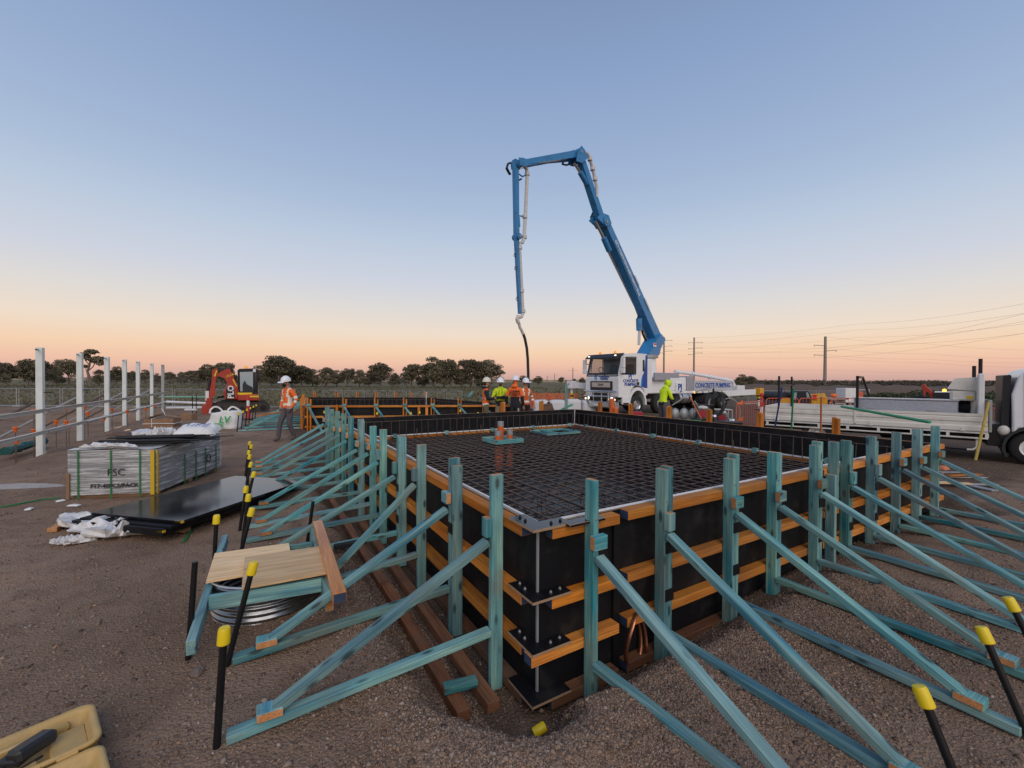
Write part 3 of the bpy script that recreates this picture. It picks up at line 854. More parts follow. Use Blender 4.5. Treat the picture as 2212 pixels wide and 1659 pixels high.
# reinforcement
mat_ = thing('reinforcement_mat', 'dark steel reinforcing bar mat tied inside the near black formwork', 'rebar', fp(FA / 2, FB / 2, -.2))
ZM = .375
with frame(FM):
    def bars(n, lo, hi, L0, L1, z, along, r_, par, name):
        mb = MB(); mb.cyl((L0, 0, 0), (L1, 0, 0), r_, n=6); me = mb.mesh(name, 'rebar', True)
        for k_ in range(n):
            c = lo + (hi - lo) * k_ / (n - 1) + rnd.uniform(-.012, .012)
            M = Matrix.Translation((0, c, z + rnd.uniform(-.004, .004))) if along == 't' else Matrix.Translation((c, 0, z + rnd.uniform(-.004, .004))) @ Matrix.Rotation(PI / 2, 4, 'Z')
            link(name, me, FR[-1] @ M @ Matrix.Rotation(rnd.uniform(-.0015, .0015), 4, 'Z'), par)
    bars(36, .08, FB - .08, .05, FA - .05, ZM, 't', .0105, mat_, 'long_bar')
    bars(43, .08, FA - .08, .05, FB - .05, ZM - .021, 's', .0095, mat_, 'cross_bar')
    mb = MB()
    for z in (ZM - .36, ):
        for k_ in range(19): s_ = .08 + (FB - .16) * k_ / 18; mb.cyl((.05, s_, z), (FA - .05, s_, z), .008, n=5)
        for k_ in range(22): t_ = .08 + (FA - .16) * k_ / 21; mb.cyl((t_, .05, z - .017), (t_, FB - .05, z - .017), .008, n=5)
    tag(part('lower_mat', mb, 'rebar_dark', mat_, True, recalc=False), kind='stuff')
    # bent bar chairs between the two layers
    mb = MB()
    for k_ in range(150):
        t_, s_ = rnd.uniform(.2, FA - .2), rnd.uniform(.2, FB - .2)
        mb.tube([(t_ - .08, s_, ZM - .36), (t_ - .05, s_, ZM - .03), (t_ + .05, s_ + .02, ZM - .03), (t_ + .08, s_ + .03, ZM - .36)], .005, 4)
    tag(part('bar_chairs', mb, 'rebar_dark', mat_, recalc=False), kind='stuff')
    # starter bars up the far walls with a top bar
    def starters(n, lo, hi, far):
        mb = MB(); mb.cyl((0, 0, ZM - .1), (0, 0, ZT - .085), .007, n=5); me = mb.mesh('starter_bar', 'rebar')
        for k_ in range(n):
            c = lo + (hi - lo) * k_ / (n - 1) + rnd.uniform(-.02, .02)
            p = (FA - .14, c, 0) if far == 't' else (c, FB - .14, 0)
            link('starter_bar', me, FR[-1] @ Matrix.Translation(p) @ Matrix.Rotation(rnd.uniform(-.03, .03), 4, 'X') @ Matrix.Rotation(rnd.uniform(-.03, .03), 4, 'Y') @ Matrix.Diagonal((1, 1, rnd.uniform(.98, 1.02), 1)), mat_)
        mb = MB()
        e0, e1 = ((FA - .15, lo, ZT - .10), (FA - .15, hi, ZT - .10)) if far == 't' else ((lo, FB - .15, ZT - .10), (hi, FB - .15, ZT - .10))
        mb.cyl(e0, e1, .007, n=5); part('top_bar', mb, 'rebar', mat_)
    starters(36, .12, FB - .2, 't'); starters(42, .12, FA - .2, 's')
    for q in ((FA - .32, 1.9), (FA - .30, 3.7), (FA - .3, 5.6), (FA - 1.7, FB - .3), (FA - 3.0, FB - .3), (FA - 4.3, FB - .3), (FA - 5.5, FB - .3)):
        mb = MB(); mb.cyl((q[0], q[1], ZM - .3), (q[0], q[1], ZM + .24), .010, n=6); part('upright_bar', mb, 'rebar', mat_)
    mb = MB()
    Nn = 30
    for i in range(Nn + 1):
        for j in range(Nn + 1):
            t_, s_ = FA * i / Nn, FB * j / Nn
            mb.v.append((t_, s_, -.235 + .02 * noise.noise((t_ * 2, s_ * 2, 0)) + .012 * noise.noise((t_ * 7, s_ * 7, 4))))
    for i in range(Nn):
        for j in range(Nn):
            a = i * (Nn + 1) + j; mb.f.append((a, a + 1, a + Nn + 2, a + Nn + 1)); mb.m.append(0)
    o = part('plastic_membrane', mb, 'membrane', None, True); tag(o, kind='structure')
    # crumbs and wet rubble lying on the membrane
    mb = MB()
    for k_ in range(260):
        t_, s_ = rnd.uniform(.1, 5), rnd.uniform(.1, 4.5); r_ = rnd.uniform(.015, .06)
        mb.ball((t_, s_, -.225), (r_ * rnd.uniform(.8, 2), r_, r_ * .35), 6, 3)
    tag(part('rubble', mb, 'stone', None, recalc=False), 'pale crumbs of rubble lying on the membrane under the bars', kind='stuff')

# pipe stub box and empty box frame standing on the mat
pb = fp(6.35, 3.35, 0)
px_ = thing('pipe_penetration_box', 'square teal timber box with three orange pipe stubs on the steel mat', 'pipe box', V(pb.x, pb.y, -.2), math.atan2(FV.y, FV.x))
with frame(px_):
    z0 = ZM + .2 + .02
    W_, D_ = .74, .62
    for a, b_ in (((-W_ / 2, -D_ / 2), (W_ / 2, -D_ / 2)), ((-W_ / 2, D_ / 2), (W_ / 2, D_ / 2)), ((-W_ / 2 + .02, -D_ / 2 + .03), (-W_ / 2 + .02, D_ / 2 - .03)), ((W_ / 2 - .02, -D_ / 2 + .03), (W_ / 2 - .02, D_ / 2 - .03)), ((.05, -D_ / 2 + .03), (.05, D_ / 2 - .03))):
        beam('side_board', (*a, z0 + .05), (*b_, z0 + .05), .042, .095, ['teal', 'end_grain'], px_, ends=True)
    for x, y, h in ((-.16, -.06, .26), (.0, .10, .46), (.18, -.02, .26)):
        mb = MB(); mb.cyl((x, y, .0), (x, y, z0 + h), .072, n=16); pp = part('pipe_stub', mb, 'pipe_orange', px_, True)
        mb = MB(); mb.cyl((x, y, z0 + h - .10), (x, y, z0 + h + .004), .0745, n=16); part('wrapped_end', mb, 'galv_dull', pp, True)
pb = fp(7.15, 5.45, 0)
bx_ = thing('blockout_frame', 'flat empty teal timber frame lying on the steel mat near the far corner', 'timber frame', V(pb.x, pb.y, ZM), math.atan2(FV.y, FV.x))
with frame(bx_):
    for a, b_ in (((-.55, -.4), (.55, -.4)), ((-.55, .4), (.55, .4)), ((-.53, -.38), (-.53, .38)), ((.53, -.38), (.53, .38)), ((-.2, -.38), (-.2, .38))):
        beam('frame_board', (*a, .05), (*b_, .05), .04, .06, ['teal', 'end_grain'], bx_, ends=True)

# ------------------------------------------------------------------ bracing frames
def brace_frame(base, out, label, grp, zi, zo, L=1.52, bt=.80, top=1.19, zb=-.29, double=0, lean=0.0, short=False):
    """stud on the wall, sill along the ground, raking brace, blocks at both ends; out = unit vector away from the wall"""
    side = V(-out.y, out.x, 0)
    t = thing('bracing_frame', label, 'timber brace', base + V(0, 0, zb), 0, grp)
    st_top = base + V(0, 0, top) + side * lean
    beam('stud', base + V(0, 0, zb), st_top, .045, .09, ['teal', 'end_grain'], t, up=out, b=.004, ends=True)
    if double:
        beam('stud', base + side * .048 * double - out * .004 + V(0, 0, zb + .02), st_top + side * .048 * double + V(0, 0, rnd.uniform(-.06, .04)), .043, .09, ['teal', 'end_grain'], t, up=out, b=.004, ends=True)
    o0 = base + out * .047
    jit = side * rnd.uniform(-.03, .03)
    s0, s1 = o0 + V(0, 0, zi), o0 + out * L + jit * 2 + V(0, 0, zo)
    beam('sill', s0, s1, .07, .046, ['teal', 'teal'], t, b=.004, ends=True)
    sd = (s1 - s0).normalized()
    ft = s0 + sd * (L - .20) + V(0, 0, .05)
    hd = o0 + out * .022 + V(0, 0, bt)
    if short: ft = s0 + sd * (L * .62) + V(0, 0, .05)
    beam('rake', hd, ft, .07, .046, ['teal', 'teal'], t, b=.004, ends=True)
    k0 = s0 + sd * (L - .19) + V(0, 0, .052)
    if short: k0 = s0 + sd * (L * .64) + V(0, 0, .052)
    beam('heel_block', k0 + side * -.045, k0 + side * .045 + sd * .002, .125, .048, ['teal', 'end_grain'], t, b=.004, ends=True)
    c = o0 + out * .024 + V(0, 0, bt + .10)
    if rnd.random() < .6: beam('head_block', c - side * .055, c + side * .055, .045, .09, ['teal', 'end_grain'], t, up=(0, 0, 1), b=.003, ends=True)
    else: beam('head_block', c - V(0, 0, .065), c + V(0, 0, .065), .07, .045, ['teal', 'end_grain'], t, up=out, b=.003, ends=True)
    # nails and washer
    mb = MB(); mb.cyl(base + out * .045 + V(0, 0, bt + .24), base + out * .053 + V(0, 0, bt + .24), .007, n=6); part('nail', mb, 'bolt', t)
    if double:
        for z in (.62, .27):
            mb = MB(); mb.box(base + side * .03 * double + out * .049 + V(0, 0, z), (.085, .085, .006), rot=Matrix((side, V(0, 0, 1), out)).transposed()); part('washer_plate', mb, 'black_steel', t)
    return s1, out
def stake(p, lean, h, label, grp, cap=True):
    t = thing('ground_stake', label, 'stake', p - V(0, 0, .05), 0, grp)
    top = p + lean + V(0, 0, h)
    mb = MB(); mb.cyl(p - V(0, 0, .06), top, .018, n=10); part('stake_post', mb, 'black_steel', t, True)
    if cap:
        d = (top - p).normalized()
        mb = MB(); mb.lathe(top - d * .045, [(.0265, 0), (.030, .004), (.0285, .07), (.024, .082), (0.004, .084)], 12, axis=d); part('safety_cap', mb, 'cap_yellow', t, True)
def on_wall(x, a0, a1, d):
    """parameter along a wall line a0 + t*d seen at survey column x"""
    k = (x - 1106.0) / FPX
    return (k * a0.y - a0.x) / (d.x - k * d.y)
OFF = T_PLY + T_W + .05
left = [(1073, 0, .12), (982, 1, .11), (910.7, 0, .10), (866, 1, .10), (828, 0, .09), (806, 0, .09), (781, 1, .08), (758, 0, .08), (742.5, 0, .08), (729, 0, .08), (717, 0, .08), (706.5, 1, .07)]
ends = []
aL = FN - FV * OFF
TOPS = [1.19, 1.19, 1.19, 1.20, 1.19, 1.18, 1.19, 1.19, 1.2, 1.19, 1.19, 1.19]
for i, (x, dbl, zi) in enumerate(left):
    t = on_wall(x, aL, None, FU)
    base = aL + FU * t
    lab = '%s teal timber bracing frame along the left wall, counted from the near corner' % ORD[i]
    L = [1.50, 1.50, 1.02, 1.50, 1.46, 1.5, 1.46, 1.5, 1.5, 1.5, 1.5, 1.5][i]
    s1, o = brace_frame(base, -FV, lab, 'braces along the left wall', zi, .03 + float(ghi(np.array([base.x - FV.x * 1.5]), np.array([base.y - FV.y * 1.5]))[0]), L, .74 + .03 * (i % 3), TOPS[i], -.29, dbl * (1 if i % 2 else -1))
    if i != 2: ends.append((s1, o))
aR = FN - FU * OFF
right = [(1280, 0), (1432, 1), (1578, 1), (1672, 1), (1762, 1), (1798, 0), (1829, 1), (1884, 1), (1938, 0), (1982, 1), (2022, 0)]
endr = []
for i, (x, dbl) in enumerate(right):
    s = on_wall(x, aR, None, FV)
    base = aR + FV * s
    lab = '%s teal timber bracing frame along the right wall, counted from the near corner' % ORD[i]
    zb = -.29 + .19 * sst(.3, 3.8, s)
    if i == 5:
        t = thing('wall_stud', 'double teal stud without a raking brace between two braces on the right wall', 'timber stud', base + V(0, 0, zb))
        beam('stud', base + V(0, 0, zb), base + V(0, 0, .86), .045, .09, ['teal', 'end_grain'], t, up=-FU, b=.004, ends=True)
        beam('stud', base + FV * .048 + V(0, 0, .5), base + FV * .048 + V(0, 0, 1.20), .045, .09, ['teal', 'end_grain'], t, up=-FU, b=.004, ends=True)
        continue
    s1, o = brace_frame(base, -FU, lab, 'braces along the right wall', -.01 + .05 * sst(.3, 3, s), .035, 1.56, .70 + .02 * (i % 3), 1.19 + .02 * sst(2, 7, s), zb, dbl)
    endr.append((s1, o))
    # long diagonal of the nearest braces runs further out
for i, (p, o) in enumerate(ends):
    q = gnd(p + o * .045)
    ln = -o * rnd.uniform(.06, .17) if i else V(.035, .01, 0)
    stake(q, ln, [.56, .60, .55, .52, .5, .5, .5, .5, .5, .5, .5, .5][i], '%s black stake with yellow safety cap along the left braces, counted from the camera' % ORD[i], 'stakes at the left brace ends')
for i, (p, o) in enumerate(endr[1:7]):
    q = gnd(p + o * .05)
    stake(q, -o * .20 + V(rnd.uniform(-.02, .02), 0, 0), .46, '%s black stake with yellow safety cap along the right braces, counted from the camera' % ORD[i], 'stakes at the right brace ends')

# timbers lying in the left trench
for k_, (off, t0, t1, z) in enumerate(((.27, .10, 4.2, -.255), (.47, .12, 2.0, -.245), (.47, 2.05, 5.6, -.235))):
    a, b_ = fp(t0, -off, z), fp(t1, -off, z + .03)
    o = beam('trench_timber', a, b_, .09, .07, ['lvl_mud', 'lvl_mud'], None, ends=True)
    tag(o, ['long orange timber lying closest to the left wall in the trench', 'short muddy orange timber lying in the trench below the nearest braces', 'long orange timber lying in the trench behind the short one'][k_], 'timber', 'timbers lying in the left trench')
o = beam('timber_peg', gp(958, 1488, -.17), gp(1030, 1470, -.17), .07, .045, ['teal', 'end_grain'], None, ends=True)
tag(o, 'short teal timber offcut sticking out of the bank near the corner', 'timber offcut')
# fallen yellow cap, loose rock, copper strap
q = gnd((.17, 2.545)); mb = MB(); mb.lathe((0, 0, 0), [(.027, -.036), (.030, -.03), (.030, .036), (.024, .045), (.004, .046)], 12, axis=(.9, .3, .35))
o = part('fallen_cap', mb, 'cap_yellow', None, True); o.location = q + V(0, 0, .045); WM[o] = Matrix.Translation(o.location); tag(o, 'yellow safety cap lying in the trench at the near corner', 'safety cap')
def rock(p, r_, label, grp=None, seed=1, flat=.7):
    mb = MB(); mb.ball((0, 0, 0), (r_, r_ * .75, r_ * flat), 9, 6)
    mb.v = [tuple(Vector(a) * (1 + .35 * noise.noise(Vector(a) * (2.2 / r_) + V(seed, seed, 0)))) for a in mb.v]
    o = part('rock', mb, 'stone', None); o.location = V(*p) + V(0, 0, r_ * .2); o.rotation_euler.z = seed; tag(o, label, 'rock', grp)
rock(gnd(gp(427, 1455)), .045, 'fist sized grey rock on the soil near the uncapped stake', None, 2)
cs = gp(1378, 1420, -.16)
mb = MB()
def strip_loop(c, rx, rz, w, tilt, ph, arc):
    n = 26; d0 = FV * math.cos(tilt) + FU * math.sin(tilt); d1 = FU * math.cos(tilt) - FV * math.sin(tilt)
    vs = []
    for k_ in range(n + 1):
        a = ph + arc * k_ / n
        p = c + d0 * rx * math.cos(a) + V(0, 0, rz * math.sin(a)) + d1 * (.05 * k_ / n + .015 * math.sin(a * 2))
        vs += [p - d1 * w / 2, p + d1 * w / 2]
    mb.add(vs, [(2 * k_, 2 * k_ + 1, 2 * k_ + 3, 2 * k_ + 2) for k_ in range(n)])
strip_loop(cs + V(0, 0, .12), .125, .19, .030, .3, -.7, 7.6)
sol = mb.mesh('copper_strap', 'copper', 'all', recalc=False)
o = link('copper_strap', sol, Matrix.Identity(4)); md = o.modifiers.new('thick', 'SOLIDIFY'); md.thickness = .003
tag(o, 'loop of bare copper earthing strap leaning on the right wall', 'copper strap')

# ------------------------------------------------------------------ second formwork, farther back on the left
QA, QB, QC = V(-7.3, 15.2, 0), V(.1, 16.1, 0), V(-4.35, 22, 0); QD = V(-10.3, 21.6, 0)
f2 = thing('concrete_formwork', 'smaller black and orange formwork box behind the nearest one', 'formwork', QA)
def wall_run(a, b, n, name='plywood_sheet', z0=-.1, z1=.9, par=f2):
    for i in range(n):
        p, q = a.lerp(b, i / n), a.lerp(b, (i + 1) / n)
        mb = MB(); mb.bar(p.lerp(q, .002) + V(0, 0, (z0 + z1) / 2), q.lerp(p, .002) + V(0, 0, (z0 + z1) / 2), .018, z1 - z0); part(name, mb, 'formply', par)
wall_run(QA, QB, 4); wall_run(QD, QC, 3); wall_run(QB, QC, 3); wall_run(QA, QD, 3)
fd = (QB - QA).normalized(); fo = V(fd.y, -fd.x, 0)            # front wall direction, outward normal
for z in (.86, .49, .14):
    for a, b in ((0, .47), (.475, 1.0)):
        beam('rail', QA.lerp(QB, a) + fo * .06 + V(0, 0, z), QA.lerp(QB, b) + fo * .06 + V(0, 0, z), .09, .07, ['lvl', 'blue_end'], f2, ends=True)
for z in (.86, .49):
    beam('rail', QA - V(.07, 0, -z), QD - V(.07, 0, -z), .09, .07, ['lvl', 'blue_end'], f2, ends=True)
def f2stud(p, par, h=1.17, dx=.05, up=fo):
    for s_ in (-1, 1):
        beam('stud', p + fd * dx * s_ + V(0, 0, -.05), p + fd * dx * s_ + V(0, 0, h - .05 * (s_ > 0)), .045, .09, ['lvl', 'lvl'], par, up=up)
a0 = QA + fo * .15
for x in (668, 744.5, 813, 875, 935, 993, 1046):
    k = (x - 1106.0) / FPX; t = (k * a0.y - a0.x) / (fd.x - k * fd.y)
    p = a0 + fd * t
    f2stud(p, f2)
    beam('rake', p + fo * .07 + V(0, 0, .84), p + fo * 1.0 + fd * .75 + V(0, 0, .06), .07, .046, ['teal', 'teal'], f2)
    beam('head_block', p + fo * .075 - fd * .07 + V(0, 0, .92), p + fo * .075 + fd * .07 + V(0, 0, .92), .045, .085, ['teal', 'teal'], f2)
for x, h in ((905, .82), (922, .82), (838, .30), (728, .92)):
    k = (x - 1106.0) / FPX; t = (k * a0.y - a0.x) / (fd.x - k * fd.y)
    p = a0 + fd * t; beam('stud', p, p + V(0, 0, h), .09, .045, ['lvl', 'lvl'], f2, up=fo)
b0 = QD + V(0, .15, 0); bd = (QC - QD).normalized()
for x in (680, 728, 773, 814, 855, 888, 919):
    k = (x - 1106.0) / FPX; t = (k * b0.y - b0.x) / (bd.x - k * bd.y)
    f2stud(b0 + bd * t, f2, 1.22)
mb = MB(); mb.cyl((0, 0, .3), (0, 0, .82), .008, n=4); me_ = mb.mesh('starter_bar', 'rebar')
for a, b, n in ((QD, QC, 26), (QC, QB, 34)):
    off = V(0, -.12, 0) if a is QD else V(-.12, 0, 0)
    for i in range(n): link('starter_bar', me_, Matrix.Translation(a.lerp(b, (i + .5) / n) + off), f2)
    mb = MB(); mb.cyl(a + off + V(0, 0, .8), b + off + V(0, 0, .8), .008, n=4); part('top_bar', mb, 'rebar', f2)
mb = MB(); mb.cyl(QC + V(-.03, -.05, .5), QC + V(-.03, -.05, 1.2), .02, n=6); part('corner_fillet', mb, 'white_strip', f2)
# braces off its left side
ld = (QD - QA).normalized(); lo = V(-ld.y, ld.x, 0)
for i in range(6):
    p = QA + ld * (.5 + i * 1.05) + lo * .14
    t = thing('bracing_frame', '%s teal bracing frame at the left end of the far formwork, counted from the camera' % ORD[i], 'timber brace', p, 0, 'braces of the far formwork')
    beam('stud', p, p + V(0, 0, 1.12), .045, .09, ['lvl', 'lvl'], t, up=lo)
    beam('rake', p + lo * .06 + V(0, 0, .80), p + lo * 1.75 + V(0, 0, .09), .075, .05, ['teal', 'teal'], t)
    beam('sill', p + lo * .06 + V(0, 0, .06), p + lo * 1.95 + V(0, 0, .04), .075, .05, ['teal', 'teal'], t)
    stake(p + lo * 2.0, -lo * .06, .62, '%s black stake with yellow cap left of the far formwork, counted from the camera' % ORD[i], 'stakes by the far formwork')
for i, (x, y, Y) in enumerate(((697, 890, 14.6), (811, 893, 14.3), (884, 893, 14.3), (903, 891, 14.6), (991, 887, 14.8), (1029, 893, 14.0))):
    p = dp(x, y, Y); stake(V(p.x, p.y, 0), V(.05, .02, 0), p.z, '%s yellow capped stake in front of the far formwork, counted from the left' % ORD[i], 'stakes in front of the far formwork')
for i, (x, y) in enumerate(((671, 1500 / 1.8083 + 3), (0, 0))):
    if not x: continue
for k_, (a, b) in enumerate(((gp(610, 921), gp(690, 872)), (gp(640, 906), gp(745, 858)))):
    pass
o = beam('leaning_timber', dp(640, 884, 16.6), dp(560, 898, 15.2), .09, .045, ['lvl', 'lvl'], None); tag(o, 'orange timber leaning low to the left behind the bollard', 'timber', 'orange timbers by the bollard')
o = beam('leaning_timber', dp(655, 878, 17.6), dp(605, 905, 16.0), .09, .045, ['lvl', 'lvl'], None); tag(o, 'orange timber leaning beside the walking man in front of the digger', 'timber', 'orange timbers by the bollard')

# ------------------------------------------------------------------ steel frame on the left
posts = [(88, 980), (170, 951), (231, 931), (272, 918), (305, 908), (332, 898), (352, 890)]
pw = [gp(x, y) for x, y in posts]
sf = thing('steel_frame', 'row of tall white steel posts joined by two silver rails', 'steel frame', pw[0])
pd = (pw[-1] - pw[0]).normalized(); po = V(pd.y, -pd.x, 0)
for i, p in enumerate(pw):
    p = pw[0] + pd * pd.dot(p - pw[0]); pw[i] = p
    mb = MB()
    mb.box(p + V(0, 0, 1.25), (.15, .12, 2.62), rot=Matrix.Rotation(math.atan2(pd.y, pd.x), 3, 'Z'), b=.006)
    po_ = part('post', mb, 'post_white' if i < 6 else 'galv_dull', sf)
    mb = MB(); mb.bar(p + V(0, 0, 2.5) - pd * .10, p + V(0, 0, 2.5) - pd * .24, .02, .03); mb.bar(p + V(0, 0, 1.48) + po * .05, p + V(0, 0, 1.48) + po * .2 + pd * .06, .02, .02)
    part('bracket', mb, 'black_steel', po_)
    q = p - po * 1.7 + pd * .25
    if i < 6:
        mb = MB(); mb.cyl(p + V(0, 0, 1.28) - po * .05, p - po * 2.1 - pd * .35 + V(0, 0, -.2), .028, n=6); part('strut', mb, 'galv_dull' if i % 2 else 'rebar', sf)
        mb = MB(); mb.bar(p + V(0, 0, .50) + po * .08, p + V(0, 0, .47) + po * .12 + pd * 1.15, .05, .05); part('outrigger_arm', mb, 'galv_dull', sf)
beyond = pw[0] - pd * 4.2
for z, r_ in ((1.05, .085), (.54, .08)):
    pts = [beyond] + pw
    for i in range(len(pts) - 1):
        a, b = pts[i] + po * .12 + V(0, 0, z), pts[i + 1] + po * .12 + V(0, 0, z)
        mb = MB()
        if z > .8 or i < 2: 
            mb.bar(a, b.lerp(a, .01), .045, r_); mb.bar(a + V(0, 0, r_ / 2 - .006) + po * .03, b.lerp(a, .01) + V(0, 0, r_ / 2 - .006) + po * .03, .03, .012); mb.bar(a - V(0, 0, r_ / 2 - .006) + po * .03, b.lerp(a, .01) - V(0, 0, r_ / 2 - .006) + po * .03, .03, .012)
        else: mb.cyl(a, b.lerp(a, .03), .042, n=10)
        part('rail', mb, 'galv', sf, z < .8)
caps = [(36, 952, 10.2), (33, 927, 10.8), (73, 931, 11.2), (121, 912, 12.0), (143, 912, 12.6), (149, 919, 12.2), (190, 893, 13.5), (225, 904, 14.2), (242, 885, 15.2), (275, 889, 16), (315, 884, 18), (335, 876, 20), (73, 888, 12), (143, 881, 14), (182, 881, 15)]
for i, (x, y, Y) in enumerate(sorted(caps)):
    p = dp(x, y, Y); g = gnd(p)
    t = thing('capped_bar', '%s orange capped steel bar along the white steel frame, counted from the left' % ORD[i], 'capped rebar', g, 0, 'orange capped bars in the dig')
    mb = MB(); mb.cyl(g - V(0, 0, .05), V(p.x, p.y, p.z), .009, n=5); part('bar', mb, 'rebar', t)
    mb = MB(); mb.lathe(p - V(0, 0, .05), [(.02, -.03), (.03, 0), (.045, .06), (.055, .075), (.06, .085), (.058, .10), (.003, .105)], 10); part('mushroom_cap', mb, 'safety_orange', t, True)
# dark netting heap and boards by the dig
mb = MB()
c = gnd(dp(150, 885, 13.6)); n = 14
rings = []
for i in range(n + 1):
    a = -1.7 + 3.4 * i / n; p = c + pd * a * .7 - po * 1.0; r_ = .10 + .05 * noise.noise((a * 2, 0, 0)) 
    rings.append([p + V(0, 0, .25 + r_ * math.sin(q) + .06 * noise.noise((a * 3, q, 0))) + po * (r_ * 1.4 * math.cos(q)) for q in [2 * PI * k / 8 for k in range(8)]])
mb.loft(rings); o = part('shade_netting', mb, 'netting', None, True); tag(o, 'dark green shade cloth slung between the first two white posts', 'netting')
for i, (x0, y0, x1, y1, lab) in enumerate(((218, 934, 282, 930, 'pale board lying on the soil beside the third white post'), (242, 925, 262, 923, 'small pale offcut lying behind the pale board'), (99, 973, 134, 965, 'thin pale board lying at the foot of the nearest white post'), (256, 883, 300, 881, 'pale board lying across the dig'))):
    a, b = gnd(gp(x0, y0), .02), gnd(gp(x1, y1), .03)
    o = beam('loose_board', a, b, .25 if i == 0 else .12, .02, ['pine_ply', 'pine_ply'], None); tag(o, lab, 'board', 'loose boards by the dig')

# ------------------------------------------------------------------ wrapped pack of sheets
PKX, PKY = V(.985, .17, 0).normalized(), V(-.17, .985, 0).normalized()
pk0 = V(-5.5, 6.62, 0)                        # near right foot
PW, PL, PH = 1.16, 2.02, .74
pk = thing('sheet_pack', 'pack of grey sheets wrapped in stretch film with green straps', 'sheet pack', pk0)
PM = Matrix((PKX, PKY, V(0, 0, 1))).transposed().to_4x4(); PM.translation = pk0
with frame(PM):
    mb = MB(); mb.box((-PW / 2, PL / 2, .08 + (PH - .08) / 2), (PW - .012, PL - .012, PH - .09), b=.006); part('sheets', mb, 'panel_grey', pk)
    for y in (.12, PL / 2, PL - .12):
        beam('bearer', (-PW + .02, y, .04), (-.02, y, .04), .09, .075, ['wood_bearer', 'wood_bearer'], pk)
    # film: slightly crinkled skin over the sides
    mb = MB(); NX, NZ = 70, 16
    per = [(-PW, 0), (0, 0), (0, PL), (-PW, PL), (-PW, 0)]
    tot = 2 * (PW + PL); loop = []
    for i in range(NX):
        d = tot * i / NX; q = 0
        for (ax, ay), (bx, by) in zip(per, per[1:]):
            L = math.hypot(bx - ax, by - ay)
            if d <= L: loop.append((ax + (bx - ax) * d / L, ay + (by - ay) * d / L, (by - ay) / L, -(bx - ax) / L)); break
            d -= L
    rings = []
    for j in range(NZ + 1):
        z = .07 + (PH - .065) * j / NZ
        rings.append([(x + nx_ * (.006 + .012 * max(0, noise.noise((x * 5 + z * 2, y * 5, z * 14)))), y + ny_ * (.006 + .012 * max(0, noise.noise((x * 5 + z * 2, y * 5, z * 14)))), z + .006 * noise.noise((x * 6, y * 6, 1))) for x, y, nx_, ny_ in loop])
    mb.loft(rings, caps=False); part('film_wrap', mb, 'stretch_film', pk, True)
    mb = MB(); n = 14
    for i in range(n + 1):
        for j in range(n + 1):
            x, y = -PW - .01 + (PW + .02) * i / n, -.01 + (PL + .02) * j / n
            mb.v.append((x, y, PH + .016 + .022 * noise.noise((x * 5, y * 5, 0))))
    for i in range(n):
        for j in range(n):
            a = i * (n + 1) + j; mb.f.append((a, a + n + 1, a + n + 2, a + 1)); mb.m.append(0)
    part('film_top', mb, 'plastic_film', pk, True)
    for x in (-PW + .14, -PW + .57, -PW + .96):
        mb = MB(); mb.box((x, -.019, PH / 2), (.022, .004, PH)); part('strap', mb, 'strap_green', pk)
    for y in (.75, 1.1, 1.42, 1.8):
        mb = MB(); mb.box((.021, y, PH / 2 - .1), (.004, .03, PH - .2)); part('strap', mb, 'strap_green', pk)
    mb = MB(); mb.box((-.03, -.022, PH / 2 + .02), (.055, .006, PH - .06)); mb.box((.024, .02, PH / 2 + .02), (.006, .04, PH - .06)); part('corner_guard', mb, 'strap_yellow', pk)
    mb = MB(); mb.box((-PW + .012, -.02, PH / 2 - .16), (.04, .02, PH * .52)); part('corner_guard', mb, 'wood_bearer', pk)
    text_part('printing', 'F17-40PCS/PACK', .088, plane_M((-.54, -.021, .20), (1, 0, 0), (0, 0, 1)), 'print_black', pk, .001, bold=.0022)
    text_part('printing', 'FSC', .15, plane_M((-.52, -.021, .40), (1, 0, 0), (0, 0, 1)), 'print_black', pk, .001)
    mb = MB(); mb.tube([(.022, 1.52 + .07 * math.cos(a), .33 + .07 * math.sin(a)) for a in [2 * PI * k / 20 for k in range(20)]], .008, 5, closed=True); part('printed_ring', mb, 'print_black', pk)
# bundle of black strips on the pack
bs = thing('strip_bundle', 'bundle of long black plastic strips lying across the wrapped pack', 'strip bundle', PM @ V(-.5, .7, PH + .02))
with frame(PM):
    for i in range(44):
        y = .12 + .66 * rnd.random(); x0 = -.92 + rnd.uniform(-.08, .25); L = rnd.uniform(1.0, 1.3); z = PH + .045 + .11 * rnd.random() * (1 - abs(y - .45) * 1.2)
        a = rnd.uniform(-.05, .03)
        beam('strip', (x0, y, z), (x0 + L, y + L * a + .1, z + rnd.uniform(-.01, .01)), .035, .014, ['black_rubber', 'black_rubber'], bs, b=.002)
    for i in range(3):
        beam('strip', (-.75 + i * .05, 1.05 + .05 * i, PH + .04), (.45 + .1 * i, .98 + .04 * i, PH + .06), .03, .012, ['black_rubber', 'black_rubber'], bs, b=.002)
